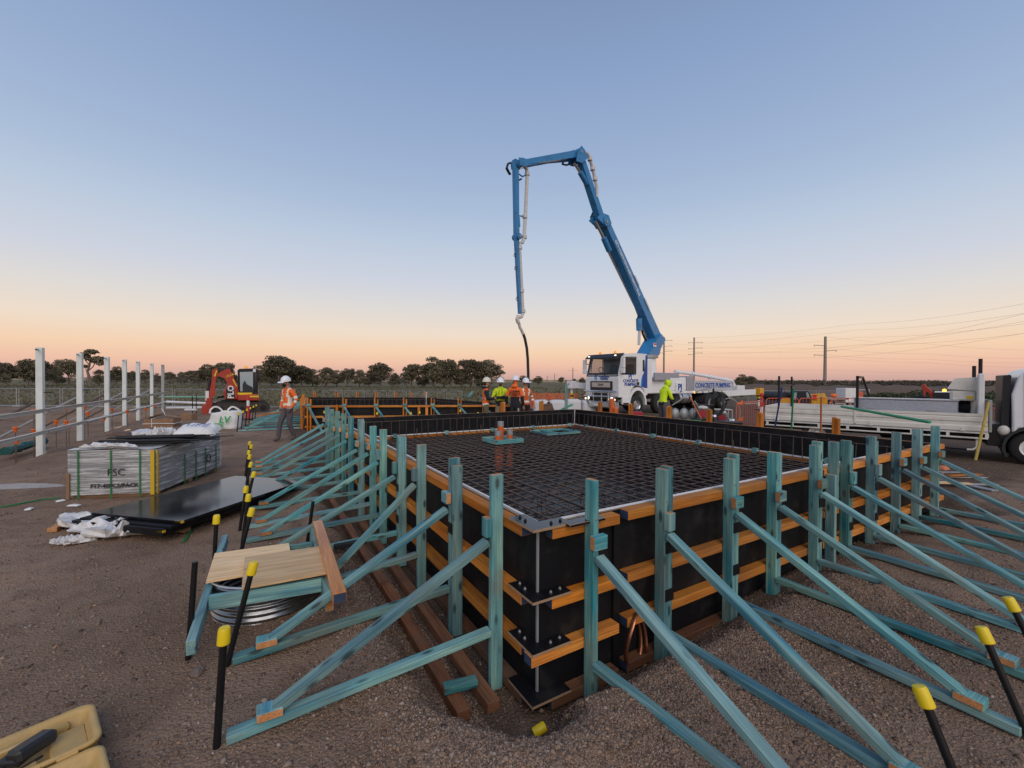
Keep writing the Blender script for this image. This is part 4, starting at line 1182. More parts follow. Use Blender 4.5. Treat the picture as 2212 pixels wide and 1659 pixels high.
# printed white sacks, cardboard box, loose plastic
def pillow(name, p, sx_, sy_, sz_, rz, label, cat, mt, seed=0, grp=None, tilt=0):
    mb = MB(); n = 18
    top, bot = [], []
    for i in range(n + 1):
        for j in range(n + 1):
            u, v = -1 + 2 * i / n, -1 + 2 * j / n
            e = max(0, (1 - u ** 4) * (1 - v ** 4)) ** .6
            w = .12 * noise.noise((u * 2.2 + seed, v * 2.2, seed)) + .10 * noise.noise((u * 6 + seed, v * 5, seed + 4))
            x, y = sx_ * (u + .06 * noise.noise((v * 3, seed, 1))), sy_ * (v + .06 * noise.noise((u * 3, seed, 2)))
            top.append((x, y, sz_ * (e * (1 + 2 * w) + .02))); bot.append((x, y, -sz_ * (.12 * e)))
    mb.add(top, [(i * (n + 1) + j, (i + 1) * (n + 1) + j, (i + 1) * (n + 1) + j + 1, i * (n + 1) + j + 1) for i in range(n) for j in range(n)])
    mb.add(bot, [(i * (n + 1) + j, i * (n + 1) + j + 1, (i + 1) * (n + 1) + j + 1, (i + 1) * (n + 1) + j) for i in range(n) for j in range(n)])
    rim = [i * (n + 1) for i in range(n + 1)] + [n * (n + 1) + j for j in range(1, n + 1)] + [i * (n + 1) + n for i in range(n - 1, -1, -1)] + [j for j in range(n - 1, 0, -1)]
    o_ = (n + 1) ** 2
    for a, b in zip(rim, rim[1:] + rim[:1]): mb.f.append((a, b, b + o_, a + o_)); mb.m.append(0)
    o = link(name, mb.mesh(name, mt, 'all'), Matrix.Translation(p) @ Matrix.Rotation(rz, 4, 'Z') @ Matrix.Rotation(tilt, 4, 'X'))
    tag(o, label, cat, grp); return o
sk = pillow('sack', PM @ V(-.26, 1.70, PH + .05), .34, .24, .15, .25, 'printed white sack lying on the far end of the wrapped pack', 'sack', 'bag_white', 3, None, .22)
with frame(WM[sk]):
    for i, (x, y, w) in enumerate(((-.10, .02, .10), (.04, .02, .08), (.16, .01, .08))):
        mb = MB()
        for k in range(4): mb.box((x, y - .09 + .055 * k, .163 - .02 * abs(y - .09 + .055 * k) * 8), (w, .006, .004))
        for sx_ in (-w / 2, w / 2): mb.box((x + sx_, y - .01, .160), (.005, .17, .004))
        tag(part('printed_table', mb, 'logo_blue', sk), None, None, None, 'stuff')
cb = gnd(gp(352, 921)); cbt = thing('cardboard_box', 'crushed brown cardboard box tied with white tape behind the wrapped pack', 'cardboard box', cb, .25)
with frame(cbt):
    mb = MB(); mb.box((0, 0, .16), (.95, .55, .32)); 
    mb.v = [(x + .05 * noise.noise((x * 3, y * 3, z * 3)), y + .05 * noise.noise((x * 3, z * 3, 5)), z + .05 * noise.noise((y * 3, x * 4, 2))) for x, y, z in mb.v]; part('carton', mb, 'cardboard', cbt)
    for p, q, w in (((-.47, .1, .33), (-.1, .12, .47), .5), ((.46, .1, .33), (.10, .05, .46), .5)):
        mb = MB(); mb.bar(p, q, w, .012); part('flap', mb, 'cardboard', cbt)
    mb = MB(); mb.tube([(-.5, -.29, .14), (0, -.30, .15), (.5, -.29, .13), (.5, .29, .15), (-.5, .29, .15)], .014, 5, closed=True); part('tape', mb, 'bag_white', cbt)
    mb = MB(); mb.tube([(-.22, -.30, .0), (-.22, -.30, .33), (-.20, .3, .34)], .014, 5); part('tape', mb, 'bag_white', cbt)
    mb = MB(); mb.tube([(.05, .1, .4), (-.02, .1, .56), (-.1, .12, .68)], .012, 5); part('tape_end', mb, 'bag_white', cbt)
cb2 = gnd(gp(408, 907)); mb = MB(); mb.box((0, 0, .13), (.5, .35, .26), b=.01); o = part('cardboard_box', mb, 'cardboard', None); o.matrix_basis = Matrix.Translation(cb2); tag(o, 'small pale cardboard box behind the crushed box', 'cardboard box')
for i, (x, y, lab, mt) in enumerate(((262, 941, 'dark rags and scraps lying left of the sacks', 'dark_timber'), (300, 938, 'muddy plastic scrap lying behind the black strips', 'plastic_film'), (310, 934, 'white plastic scrap beside the cardboard box', 'bag_white'))):
    g = gnd(gp(x, y)); pillow('scrap', g, .32, .22, .10, i, lab, 'scrap', mt, 11 + i)
# bulk bag
bb = gnd(gp(490, 925)); bag = thing('bulk_bag', 'white bulk bag with two lifting loops and green paint marks', 'bulk bag', bb)
with frame(bag):
    mb = MB(); rings = []
    for j in range(9):
        z = .66 * j / 8; k = 1 - .12 * (j / 8) ** 2
        ring = []
        for i in range(20):
            a = 2 * PI * i / 20; c_, s_ = math.cos(a), math.sin(a)
            r_ = .52 / max(abs(c_), abs(s_)) ** .55 * k * (1 + .10 * noise.noise((c_ * 1.6, s_ * 1.6, z * 4)))
            if j == 0: r_ *= 1.02
            x = r_ * c_
            if c_ < 0: x *= 1 + .55 * (1 - j / 8) ** 1.5        # slumped to the left
            zz = z * (1 if c_ > -.3 else .86) + .05 * noise.noise((c_ * 2, s_ * 2, 7)) * (j > 0)
            ring.append((x, .62 * r_ * s_, zz))
        rings.append(ring)
    rings.append([(p[0] * .55, p[1] * .55, .60 + .03 * noise.noise((p[0] * 6, p[1] * 6, 0))) for p in rings[-1]])
    mb.loft(rings); part('bag_body', mb, 'bag_white', bag, 'all')
    for x, w in ((-.30, 1), (.34, -1)):
        mb = MB(); pts = [(x - .22, -.16, .56), (x - .20, -.14, .70), (x - .10, -.10, .80), (x + .02 * w, -.06, .79), (x + .10, -.02, .70), (x + .2, .02, .56)]
        for a, b in zip(pts, pts[1:]): mb.bar(a, b, .06, .018, up=(0, 1, 0.2))
        part('lifting_loop', mb, 'bag_white', bag)
    text_part('painted_mark', 'LV', .34, plane_M((.16, -.40, .34), (1, .06, .05), (0, .1, 1)), 'bag_green', bag, .012, bold=.004, shear=.2)
    mb = MB(); mb.tube([(-.10 + .20 * math.cos(a), -.405, .14 + .07 * math.sin(a)) for a in [2 * PI * k / 16 for k in range(16)]], .018, 5, closed=True); part('painted_mark', mb, 'bag_green', bag)
# bollard
bo = gnd(gp(536, 906)); bol = thing('bollard', 'slim red and white striped bollard on a black rubber foot', 'bollard', bo)
with frame(bol):
    mb = MB(); mb.lathe((0, 0, 0), [(.28, 0), (.28, .03), (.16, .05), (.075, .06)], 8); part('foot', mb, 'black_rubber', bol)
    for z0, z1, mt in ((.06, .62, 'sign_red'), (.62, .86, 'white_paint'), (.86, 1.10, 'sign_red')):
        mb = MB(); mb.cyl((0, 0, z0), (0, 0, z1), .062, n=12); part('sleeve', mb, mt, bol, True)
# stack of dark sheets with plastic beneath
SX, SY = V(.975, -.22, 0).normalized(), V(.22, .975, 0).normalized()
sh0 = V(-4.17, 5.99, 0)
ss = thing('sheet_stack', 'low stack of black film-faced plywood sheets, wet on top', 'plywood stack', sh0)
SM = Matrix((SX, SY, V(0, 0, 1))).transposed().to_4x4(); SM.translation = sh0
with frame(SM):
    for i, (dx, dy, z, h) in enumerate(((-.10, -.13, .10, .075), (-.05, -.08, .165, .03), (.0, .0, .205, .03))):
        mb = MB(); mb.box((dx, dy, z + h / 2 - .015), (1.34, 2.04, h), b=.002); mb.m = [2 if q in (0, 1, 2, 4) and False else 0 for q in range(len(mb.m))]
        part('sheet', mb, ['formply_wet' if i == 2 else 'formply'], ss)
    for y in (-.8, .5):
        beam('bearer', (-.7, y, .045), (.5, y, .045), .09, .07, ['wood_bearer', 'wood_bearer'], ss)
    for x, y, z in ((.63, -1.005, .2075), (.53, -1.135, .135)):
        mb = MB(); mb.box((x, y, z), (.10, .03, .024)); part('yellow_tape', mb, 'strap_yellow', ss)
def crumple(name, pts, r_, label, mt, seed):
    """crumpled sheet plastic: a lumpy flattened roll along a path"""
    mb = MB(); N = 40; rings = []
    P_ = [Vector(p) for p in pts]
    for i in range(N + 1):
        t = i / N * (len(P_) - 1); k = min(int(t), len(P_) - 2); f = t - k
        p = P_[k].lerp(P_[k + 1], f); d = (P_[k + 1] - P_[k]).normalized(); s_ = V(-d.y, d.x, 0)
        e = math.sin(PI * min(1, max(0, i / N))) ** .4 + .12
        ring = []
        for q in range(14):
            a = 2 * PI * q / 14
            w = r_ * e * (1 + .75 * noise.noise((i * .33, q * .9, seed)))
            ring.append(p + s_ * (w * 1.5 * math.cos(a)) + V(0, 0, max(.004, w * .62 * (1 + math.sin(a)))))
        rings.append(ring)
    mb.loft(rings); o = part(name, mb, mt, None); tag(o, label, 'plastic sheet')
crumple('plastic_wrap', [gnd(gp(140, 1122)), gnd(gp(185, 1140)), gnd(gp(240, 1160)), gnd(gp(300, 1152)), gnd(gp(350, 1150))], .12, 'crumpled clear plastic wrap spilling from under the black sheets', 'plastic_film', 4)
crumple('plastic_wrap', [gnd(gp(110, 1174)), gnd(gp(150, 1172)), gnd(gp(210, 1168))], .05, 'thin torn tail of clear plastic lying on the soil', 'plastic_film', 9)
crumple('plastic_wrap', [PM @ V(-1.02, 1.50, PH + .02), PM @ V(-.8, 1.62, PH + .03), PM @ V(-.55, 1.70, PH + .02)], .09, 'crinkled clear plastic lying beside the printed sack on the pack', 'plastic_film', 15)
crumple('plastic_wrap', [PM @ V(-1.1, .12, PH + .02), PM @ V(-.7, .05, PH + .03), PM @ V(-.3, .10, PH + .02)], .05, 'crinkled film bunched along the front top edge of the pack', 'plastic_film', 18)
o = beam('split_timber', gnd(gp(112, 1150), .03), gnd(gp(150, 1128), .03), .09, .05, ['end_grain', 'end_grain'], None); tag(o, 'broken brown timber poking out under the black sheets', 'timber')
mb = MB(); mb.tube([gnd(gp(0, 1098), .01), gnd(gp(40, 1092), .015), gnd(gp(90, 1082), .01), gnd(gp(130, 1077), .01)], .012, 5); o = part('green_strap', mb, 'strap_green', None); tag(o, 'green strap trailing over the soil to the left of the pack', 'strap')
mb = MB(); mb.bar(gnd(gp(396, 1172), .012), gnd(gp(431, 1120), .012), .03, .004); o = part('green_strap', mb, 'strap_green', None); tag(o, 'short straight green strap lying beside the black sheets', 'strap')
for i, (x, y) in enumerate(((160, 1093), (131, 1085), (63, 1102), (605, 1044))):
    g = gnd(gp(x, y), .01); pillow('paper_scrap', g, .05 if i else .08, .035, .02, i, ['white scrap of plastic beside the pack foot', 'tiny white scrap left of the pack foot', 'tiny white scrap on the open soil left of the pack', 'small white scrap between the left braces'][i], 'litter', 'bag_white', 20 + i)
# pale lime spill
mb = MB(); c = gp(25, 1052); N = 18
mb.v = [tuple(gnd(c, .012))] + [tuple(gnd(c + V(math.cos(a) * .75 * (1 + .4 * noise.noise((math.cos(a), math.sin(a), 2))), math.sin(a) * .22 * (1 + .4 * noise.noise((math.cos(a) * 2, math.sin(a), 2))), 0), .004)) for a in [2 * PI * k / N for k in range(N)]]
mb.f = [(0, k + 1, (k + 1) % N + 1) for k in range(N)]; mb.m = [0] * N
mat('lime', (.42, .37, .33), .95, var=.35, scale=12, bump=.4)
o = part('lime_spill', mb, 'lime', None, 'all'); tag(o, kind='structure')

# ------------------------------------------------------------------ covered pit with corrugated tank
tk = V(-2.03, 3.58, -.02)
tank = thing('corrugated_tank', 'round corrugated steel ring half hidden under plywood covers', 'tank', tk)
with frame(tank):
    mb = MB(); prof = []
    for j in range(40): prof.append((.40 + .010 * math.sin(j * 2 * PI / 5.0), -.06 + .355 * j / 39))
    n = 40
    rings = [[(r_ * math.cos(2 * PI * k / n), r_ * math.sin(2 * PI * k / n), h) for k in range(n)] for r_, h in prof]
    mb.loft(rings, caps=False); o = part('ring_wall', mb, 'galv_dark', tank, 'all'); o.modifiers.new('t', 'SOLIDIFY').thickness = .004
    mb = MB(); mb.tube([(.402 * math.cos(a), .402 * math.sin(a), .297) for a in [2 * PI * k / 32 for k in range(32)]], .009, 6, closed=True); part('rolled_rim', mb, 'galv', tank, True)
    mb = MB(); mb.cyl((0, 0, -.05), (0, 0, -.03), .39, n=24); part('dark_floor', mb, 'black_rubber', tank)
pf = thing('pit_frame', 'teal timber frame screwed to stakes round the corrugated tank', 'timber frame', gp(560, 1330))
zb = .27
beam('side_beam', gp(412, 1400, .20), gp(486, 1165, zb), .05, .09, ['teal', 'teal'], pf)
beam('cross_beam', gp(452, 1302, zb - .02), gp(695, 1262, zb - .02), .045, .10, ['teal', 'teal'], pf)
beam('cross_beam', gp(622, 1189, zb), gp(676, 1182, zb), .045, .10, ['teal', 'teal'], pf)
beam('side_beam', gp(676, 1150, zb - .03), gp(712, 1300, zb - .05), .06, .14, ['teal', 'end_grain'], pf, ends=True)
o = beam('wet_beam', gp(686, 1132, .36), gp(734, 1292, .33), .09, .075, ['lvl', 'blue_end'], None, ends=True, b=.005); tag(o, 'wet orange timber beam with a blue painted end beside the plywood covers', 'timber beam')
m_ = MAT['lvl'].copy(); m_.name = 'lvl_wet'; m_.node_tree.nodes['Principled BSDF'].inputs['Roughness'].default_value = .12; o.data.materials[0] = m_
def ply(pts, z, label):
    P_ = [gp(x, y, z) for x, y in pts]; c = sum(P_, V(0, 0, 0)) / len(P_)
    ex = (P_[2] - P_[1]); ex.z = 0; ang = math.atan2(ex.y, ex.x); Q_ = Matrix.Rotation(-ang, 3, 'Z')
    mb = MB(); loc = [(Q_ @ (p - c)) for p in P_]; mb.prism([(p.x, p.y) for p in loc], -.009, .009, 'xy', 0)
    o = link('plywood_cover', mb.mesh('plywood_cover', 'pine_ply'), Matrix.Translation(c) @ Matrix.Rotation(ang, 4, 'Z')); tag(o, label, 'plywood', 'plywood covers on the pit')
ply([(445, 1258), (464, 1197), (624, 1175), (632, 1225)], .315, 'lower of the two pale plywood covers on the tank')
ply([(522, 1272), (529, 1205), (691, 1182), (704, 1239)], .336, 'upper of the two pale plywood covers on the tank')
stake(gnd(gp(405, 1425)), V(.03, .03, 0), .63, 'bare black stake without a cap left of the plywood covers', None, False)
stake(gnd(gp(460, 1250)), V(.02, .02, 0), .55, 'black stake with yellow cap behind the teal side beam of the pit', None)
stake(gnd(gp(662, 1178)), V(.06, .03, 0), .46, 'bare black stake without a cap behind the wet orange beam', None, False)
o = beam('printed_batten', gp(722, 1182, .12), gp(790, 1168, .12), .07, .045, ['black_rubber', 'black_rubber'], None); tag(o, 'short black batten lying across a sill behind the wet beam', 'batten')

# ------------------------------------------------------------------ open tool case
ca = gp(200, 1520, .10); cd = V(-.66, -.75, 0).normalized(); cw = V(.77, -.64, 0).normalized()
tcse = thing('tool_case', 'open tan plastic tool case lying on the ground at the lower left', 'tool case', V(ca.x, ca.y, 0))
CM = Matrix((cd, cw, V(0, 0, 1))).transposed().to_4x4(); CM.translation = V(ca.x, ca.y, 0)
def tray(name, y0, y1, L, h, seed):
    """rounded shallow tray with a rolled rim, ribs and sunken pockets"""
    mb = MB(); r_ = .05
    def rr(ins, rad, z):
        pts = []
        for cx_, cy_, a0 in ((L - ins - rad, y1 - ins - rad, 0), (ins + rad, y1 - ins - rad, PI / 2), (ins + rad, y0 + ins + rad, PI), (L - ins - rad, y0 + ins + rad, 1.5 * PI)):
            for k in range(5): a = a0 + PI / 2 * k / 4; pts.append((cx_ + rad * math.cos(a), cy_ + rad * math.sin(a), z))
        return pts
    mb.loft([rr(.03, .03, .005), rr(.012, .045, .02), rr(.004, .05, h - .02), rr(-.006, .055, h - .012), rr(-.006, .055, h), rr(.008, .045, h + .004), rr(.02, .04, h - .006), rr(.026, .035, h - .02), rr(.045, .02, .035)], caps=True)
    t = part(name, mb, 'case_tan', tcse, 'all')
    return t
with frame(CM):
    t1 = tray('case_base', .0, .345, .62, .11, 1)
    t2 = tray('case_lid', .358, .70, .62, .09, 2)
    for c_, d_ in (((.10, .17, .045), (.13, .19, .03)), ((.30, .26, .05), (.20, .07, .04)), ((.42, .12, .05), (.14, .10, .05)), ((.22, .05, .06), (.26, .035, .05)), ((.12, .52, .05), (.12, .10, .035)), ((.34, .55, .05), (.2, .16, .04))):
        mb = MB(); mb.box(c_, d_, b=.012); part('moulded_rib', mb, 'case_tan', t1 if c_[1] < .35 else t2, True)
    mb = MB(); mb.box((.30, -.018, .085), (.22, .03, .02), b=.006); part('handle', mb, 'case_tan', t1)
    for x in (.08, .20, .34, .48):
        mb = MB(); mb.cyl((x, .351, .098), (x + .07, .351, .098), .009, n=8); part('hinge', mb, 'case_tan', t1, True)
    for x in (.07, .52):
        mb = MB(); mb.box((x, -.012, .08), (.07, .018, .05), b=.006); part('latch', mb, 'case_tan', t1)
    bt = thing('battery_charger', 'black charger block with a curled cable lying in the tan case', 'charger', (.22, .15, .06))
    mb = MB(); mb.box((.22, .165, .105), (.15, .09, .06), rot=Matrix.Rotation(.5, 3, 'Z') @ Matrix.Rotation(.2, 3, 'X'), b=.018); part('charger_body', mb, 'dark_plastic', bt)
    mb = MB(); mb.box((.275, .175, .085), (.07, .10, .035), rot=Matrix.Rotation(.8, 3, 'Z'), b=.012); part('charger_foot', mb, 'dark_plastic', bt)
    mb = MB(); mb.tube([(.28, .17, .08), (.33, .21, .08), (.31, .25, .07), (.24, .24, .07), (.19, .22, .07)], .006, 6); part('cable', mb, 'black_rubber', bt, True)
    mb = MB(); mb.cyl((.335, .275, .062), (.335, .275, .078), .022, n=12); o = part('sanding_disc', mb, 'grey_plastic', None); tag(o, 'small round grey disc lying in the tan case', 'disc')
    o = None
    kn = thing('utility_knife', 'small grey and black utility knife beside the charger in the case', 'knife', (.36, .15, .075))
    mb = MB(); mb.bar((.30, .16, .08), (.35, .14, .08), .02, .012); part('blade_end', mb, 'galv_dull', kn)
    mb = MB(); mb.bar((.35, .14, .08), (.42, .12, .078), .022, .016); part('grip', mb, 'dark_plastic', kn)

# ------------------------------------------------------------------ vehicle helpers
def tbeam(mb, p0, p1, a0, b0, a1, b1, up=(0, 0, 1), mi=0):
    """tapered box beam: widths a, depths b at both ends"""
    A, L = axes(p0, p1, up); y, z = A.col[1], A.col[2]
    r = []
    for p, a, b in ((Vector(p0), a0, b0), (Vector(p1), a1, b1)):
        r.append([p + y * (sy * a / 2) + z * (sz * b / 2) for sy, sz in ((-1, -1), (1, -1), (1, 1), (-1, 1))])
    mb.loft(r, mi); return mb
def wheel(par, c, r_, w, side, name='wheel', mt='alloy', hub=.55):
    """tyre with tread shoulder, rim with dish and nuts; axle along local y"""
    x, y, z = c
    mb = MB(); prof = [(r_ * hub, -w / 2), (r_ * .86, -w / 2), (r_ * .97, -w * .40), (r_, -w * .3), (r_, w * .3), (r_ * .97, w * .40), (r_ * .86, w / 2), (r_ * hub, w / 2)]
    n = 24
    rings = [[(x + a * math.cos(2 * PI * k / n), y + h, z + a * math.sin(2 * PI * k / n)) for k in range(n)] for a, h in prof]
    mb.loft(rings, caps=False); t = part('tyre', mb, 'black_rubber', par, True)
    mb = MB(); s_ = side
    prof = [(r_ * hub, s_ * w * .42), (r_ * hub * .9, s_ * w * .36), (r_ * hub * .8, s_ * w * .12), (r_ * hub * .45, s_ * w * .16), (r_ * hub * .34, s_ * w * .38), (.01, s_ * w * .40)]
    rings = [[(x + a * math.cos(2 * PI * k / n), y + h, z + a * math.sin(2 * PI * k / n)) for k in range(n)] for a, h in prof]
    mb.loft(rings, caps=False); part('rim', mb, mt, t, True)
    return t

mat('panel_silver', (.50, .53, .58), .4, .2, var=.06)
# ------------------------------------------------------------------ concrete pump truck
PT_O = V(4.795, 23.05, 0); PT_RZ = math.atan2(-.545, -.839)
pt = thing('pump_truck', 'white concrete pump truck with a raised blue folding boom', 'pump truck', PT_O, PT_RZ)
with frame(pt):
    def box(name, c, d, mt, par=pt, b=.02, **k):
        mb = MB(); mb.box(c, d, b=b, **k); return part(name, mb, mt, par)
    # cab shell: side profile extruded, with openings laid on as recessed glass
    prof = [(-.02, .95), (.0, 1.95), (-.05, 2.12), (-2.22, 2.12), (-2.22, 1.05), (-2.05, 1.0), (-1.98, 1.30), (-1.75, 1.52), (-1.45, 1.58), (-1.15, 1.52), (-.92, 1.30), (-.86, .95)]
    mb = MB(); mb.prism(prof, -1.22, 1.22, 'xz'); cab = part('cab', mb, 'truck_white', pt)
    mb = MB(); mb.prism([(-.29, 3.02), (-.52, 3.20), (-1.2, 3.27), (-2.15, 3.25), (-2.22, 3.1), (-2.22, 3.02)], -1.22, 1.22, 'xz'); part('roof', mb, 'truck_white', cab)
    mb = MB(); mb.box((-2.19, 0, 2.57), (.06, 2.44, .92)); part('back_wall', mb, 'truck_white', cab)
    for s_ in (-1, 1):
        mb = MB(); mb.box((-1.77, s_ * 1.195, 2.57), (.88, .05, .92)); part('side_panel', mb, 'truck_white', cab)
        mb = MB(); mb.bar((-.10, s_ * 1.16, 2.10), (-.36, s_ * 1.13, 3.05), .10, .16, up=(1, 0, 0)); part('front_pillar', mb, 'truck_white', cab)
    mb = MB(); mb.box((-.32, 0, 2.16), (.5, 2.2, .12), b=.04); part('dashboard', mb, 'dark_plastic', cab)
    for y in (-.6, .6):
        mb = MB(); mb.box((-1.5, y, 2.3), (.16, .5, .8), rot=Matrix.Rotation(-.15, 3, 'Y'), b=.05); part('seat_back', mb, 'dark_plastic', cab)
    mb = MB(); mb.tube([(-.62 + .10 * math.sin(a), -.6 + .22 * math.cos(a), 2.36 + .17 * math.sin(a)) for a in [2 * PI * k / 16 for k in range(16)]], .018, 6, closed=True); part('steering_wheel', mb, 'dark_plastic', cab, True)
    mb = MB(); mb.add([(-.055, -1.10, 2.10), (-.055, 1.10, 2.10), (-.305, 1.06, 3.03), (-.305, -1.06, 3.03)], [(0, 1, 2, 3)]); mb.v = [(x + .015, y, z) for x, y, z in mb.v]
    ws = part('windscreen', mb, 'glass_tint', cab)
    mb = MB()
    for a, b in (((-.03, -1.13, 2.06), (-.29, -1.10, 3.05)), ((-.03, 1.13, 2.06), (-.29, 1.10, 3.05)), ((-.03, -1.13, 2.06), (-.03, 1.13, 2.06)), ((-.29, -1.1, 3.05), (-.29, 1.1, 3.05))): mb.bar(a, b, .05, .05)
    part('seal', mb, 'dark_plastic', ws)
    for s_ in (-.5, .15):
        mb = MB(); mb.bar((-.02, s_, 2.10), (-.06, s_ + .55, 2.24), .03, .02); part('wiper', mb, 'dark_plastic', ws)
    mb = MB(); mb.prism([(-.28, 3.08), (.10, 2.98), (.11, 3.02), (-.15, 3.22), (-.5, 3.26)], -1.16, 1.16, 'xz'); part('sun_visor', mb, 'dark_plastic', cab)
    # doors and side glass
    for s_ in (-1, 1):
        mb = MB(); mb.add([(-.42, s_ * 1.228, 2.22), (-.52, s_ * 1.228, 3.02), (-1.28, s_ * 1.228, 3.05), (-1.28, s_ * 1.228, 2.22)], [(0, 1, 2, 3)]); d = part('side_window', mb, 'glass_tint', cab)
        mb = MB(); mb.tube([(-.40, s_ * 1.23, 2.20), (-.51, s_ * 1.23, 3.04), (-1.30, s_ * 1.23, 3.07), (-1.30, s_ * 1.23, 2.20)], .022, 6, closed=True); part('window_frame', mb, 'dark_plastic', d)
        mb = MB(); mb.box((-1.90, s_ * 1.228, 2.62), (.14, .02, .62), b=.01); part('rear_side_window', mb, 'dark_plastic', cab)
        mb = MB(); mb.box((-1.48, s_ * 1.23, 1.66), (.16, .03, .14), b=.01); part('door_handle', mb, 'dark_plastic', cab)
        for z, h in ((2.72, .52), (2.32, .26)):
            mb = MB(); mb.box((-.10, s_ * 1.42, z), (.12, .26, h), b=.05); mi_ = part('mirror', mb, 'truck_white', cab)
            mb = MB(); mb.cyl((-.2, s_ * 1.2, z), (-.1, s_ * 1.36, z), .022, n=6); part('mirror_arm', mb, 'dark_plastic', mi_)
        # blue graphic on the rear of the cab side
        mb = MB(); mb.prism([(-1.74, 1.5), (-1.80, 2.02), (-1.98, 2.35), (-2.06, 3.18), (-2.215, 3.2), (-2.215, 1.42), (-2.0, 1.42)], s_ * 1.221, s_ * 1.226, 'xz'); part('blue_graphic', mb, 'logo_blue', cab)
        mb = MB(); mb.prism([(-1.66, 1.5), (-1.74, 1.94), (-1.84, 2.16), (-1.80, 1.9), (-1.76, 1.5)], s_ * 1.221, s_ * 1.2265, 'xz'); part('blue_graphic', mb, 'logo_sky', cab)
    # mudguard arch, steps, lower bumper
    for s_ in (-1, 1):
        mb = MB(); pts = [(-1.45 + .70 * math.cos(a), .52 + .70 * math.sin(a) * 1.35) for a in [PI * k / 12 for k in range(13)]]; pin = [(-1.45 + .60 * math.cos(a), .52 + .60 * math.sin(a) * 1.30) for a in [PI * k / 12 for k in range(12, -1, -1)]]
        mb.prism(pts + pin, s_ * .80, s_ * 1.245, 'xz'); part('mudguard', mb, 'truck_white', cab)
        box('step', (-.55, s_ * 1.16, .78), (.5, .14, .42), 'truck_white', cab)
        box('step_tread', (-.55, s_ * 1.235, .62), (.4, .03, .08), 'dark_plastic', cab, b=.005)
    # grille, badge, bumper, bull bar, lights
    box('grille', (.015, 0, 1.50), (.06, 1.62, .56), 'dark_plastic', cab, b=.03)
    box('grille_badge_plate', (.045, 0, 1.58), (.03, 1.36, .26), 'alloy', cab, b=.012)
    box('grille', (.03, 0, .98), (.08, 1.26, .34), 'dark_plastic', cab, b=.03)
    bp = box('bumper', (.06, 0, .54), (.34, 2.44, .34), 'alloy', cab, b=.06)
    box('number_plate', (.24, -.15, .52), (.01, .4, .11), 'white_paint', bp, b=.002)
    bar_ = MB()
    for y in (-.78, .78): bar_.tube([(.20, y, .5), (.30, y, .8), (.26, y * 1.02, 1.28)], .045, 8)
    for z in (.98, 1.25): bar_.tube([(.12, -1.18, z), (.28, -.85, z), (.29, 0, z), (.28, .85, z), (.12, 1.18, z)], .042, 8)
    for y in (-.3, .3): bar_.tube([(.28, y, .72), (.29, y, 1.24)], .03, 6)
    part('bull_bar', bar_, 'alloy', cab, True)
    for s_ in (-1, 1):
        box('headlight_housing', (.06, s_ * .93, .84), (.14, .52, .30), 'dark_plastic', cab, b=.04)
        mb = MB(); mb.ball((.12, s_ * .88, .86), (.05, .11, .09), 12, 6); part('headlight', mb, 'headlight', cab, True)
        mb = MB(); mb.ball((.12, s_ * 1.08, .82), (.04, .06, .06), 10, 6); part('headlight', mb, 'headlight', cab, True)
        mb = MB(); mb.ball((-.02, s_ * .98, 3.12), (.05, .07, .035), 8, 5); part('marker_light', mb, 'headlight', cab, True)
        mb = MB(); mb.lathe((-.45, s_ * .55, 3.25), [(.07, 0), (.07, .06), (.055, .13), (.01, .15)], 10); part('beacon', mb, 'amber', cab, True)
    # lettering
    fM = lambda y, z, x=.012: plane_M((x, y, z), (0, 1, 0), (0, 0, 1))
    text_part('lettering', 'CONCRETE\nPUMPING', .135, fM(.22, 1.95, .012), 'logo_blue', cab, .006, bold=.003)
    text_part('lettering', 'PJ', .26, fM(-.42, 1.93, .012), 'logo_sky', cab, .006, bold=.006)
    text_part('lettering', 'DAF', .17, fM(0, 1.58, .062), 'print_dark', cab, .006, bold=.006, sx=1.3)
    sM = lambda x, z, y=1.226: plane_M((x, y, z), (-1, 0, 0), (0, 0, 1))
    text_part('lettering', 'PJ', .34, sM(-.86, 2.02), 'logo_blue', cab, .006, bold=.01)
    text_part('lettering', 's', .16, sM(-1.10, 2.12), 'logo_sky', cab, .006, bold=.006)
    text_part('lettering', 'CONCRETE\nPUMPING', .225, sM(-.92, 1.70), 'logo_blue', cab, .006, bold=.007)
    # chassis and running gear
    for s_ in (-1, 1): box('chassis_rail', (-5.6, s_ * .42, .92), (9.6, .09, .28), 'black_steel', pt, b=.01)
    for x in (-1.45, -3.35, -7.95, -9.3):
        for s_ in (-1, 1):
            wheel(pt, (x, s_ * 1.03, .52), .52, .34 if x > -5 else .56, s_)
        mb = MB(); mb.cyl((x, -1, .52), (x, 1, .52), .09, n=8); part('axle', mb, 'black_steel', pt)
    for s_ in (-1, 1):
        mb = MB(); mb.cyl((-5.0, s_ * .95, .82), (-6.1, s_ * .95, .82), .33, n=18); part('fuel_tank', mb, 'alloy', pt, True)
        for x in (-5.25, -5.85):
            mb = MB(); mb.tube([(x, s_ * .95 + .34 * math.cos(a), .82 + .34 * math.sin(a)) for a in [2 * PI * k / 18 for k in range(18)]], .02, 4, closed=True); part('tank_strap', mb, 'black_steel', pt)
        mb = MB(); pts = [(-8.6 + 1.5 * math.cos(a), .55 + .62 * math.sin(a)) for a in [PI * k / 12 for k in range(13)]]; pin = [(-8.6 + 1.44 * math.cos(a), .55 + .57 * math.sin(a)) for a in [PI * k / 12 for k in range(12, -1, -1)]]
        mb.prism(pts + pin, s_ * .7, s_ * 1.24, 'xz'); part('rear_mudguard', mb, 'black_rubber', pt)
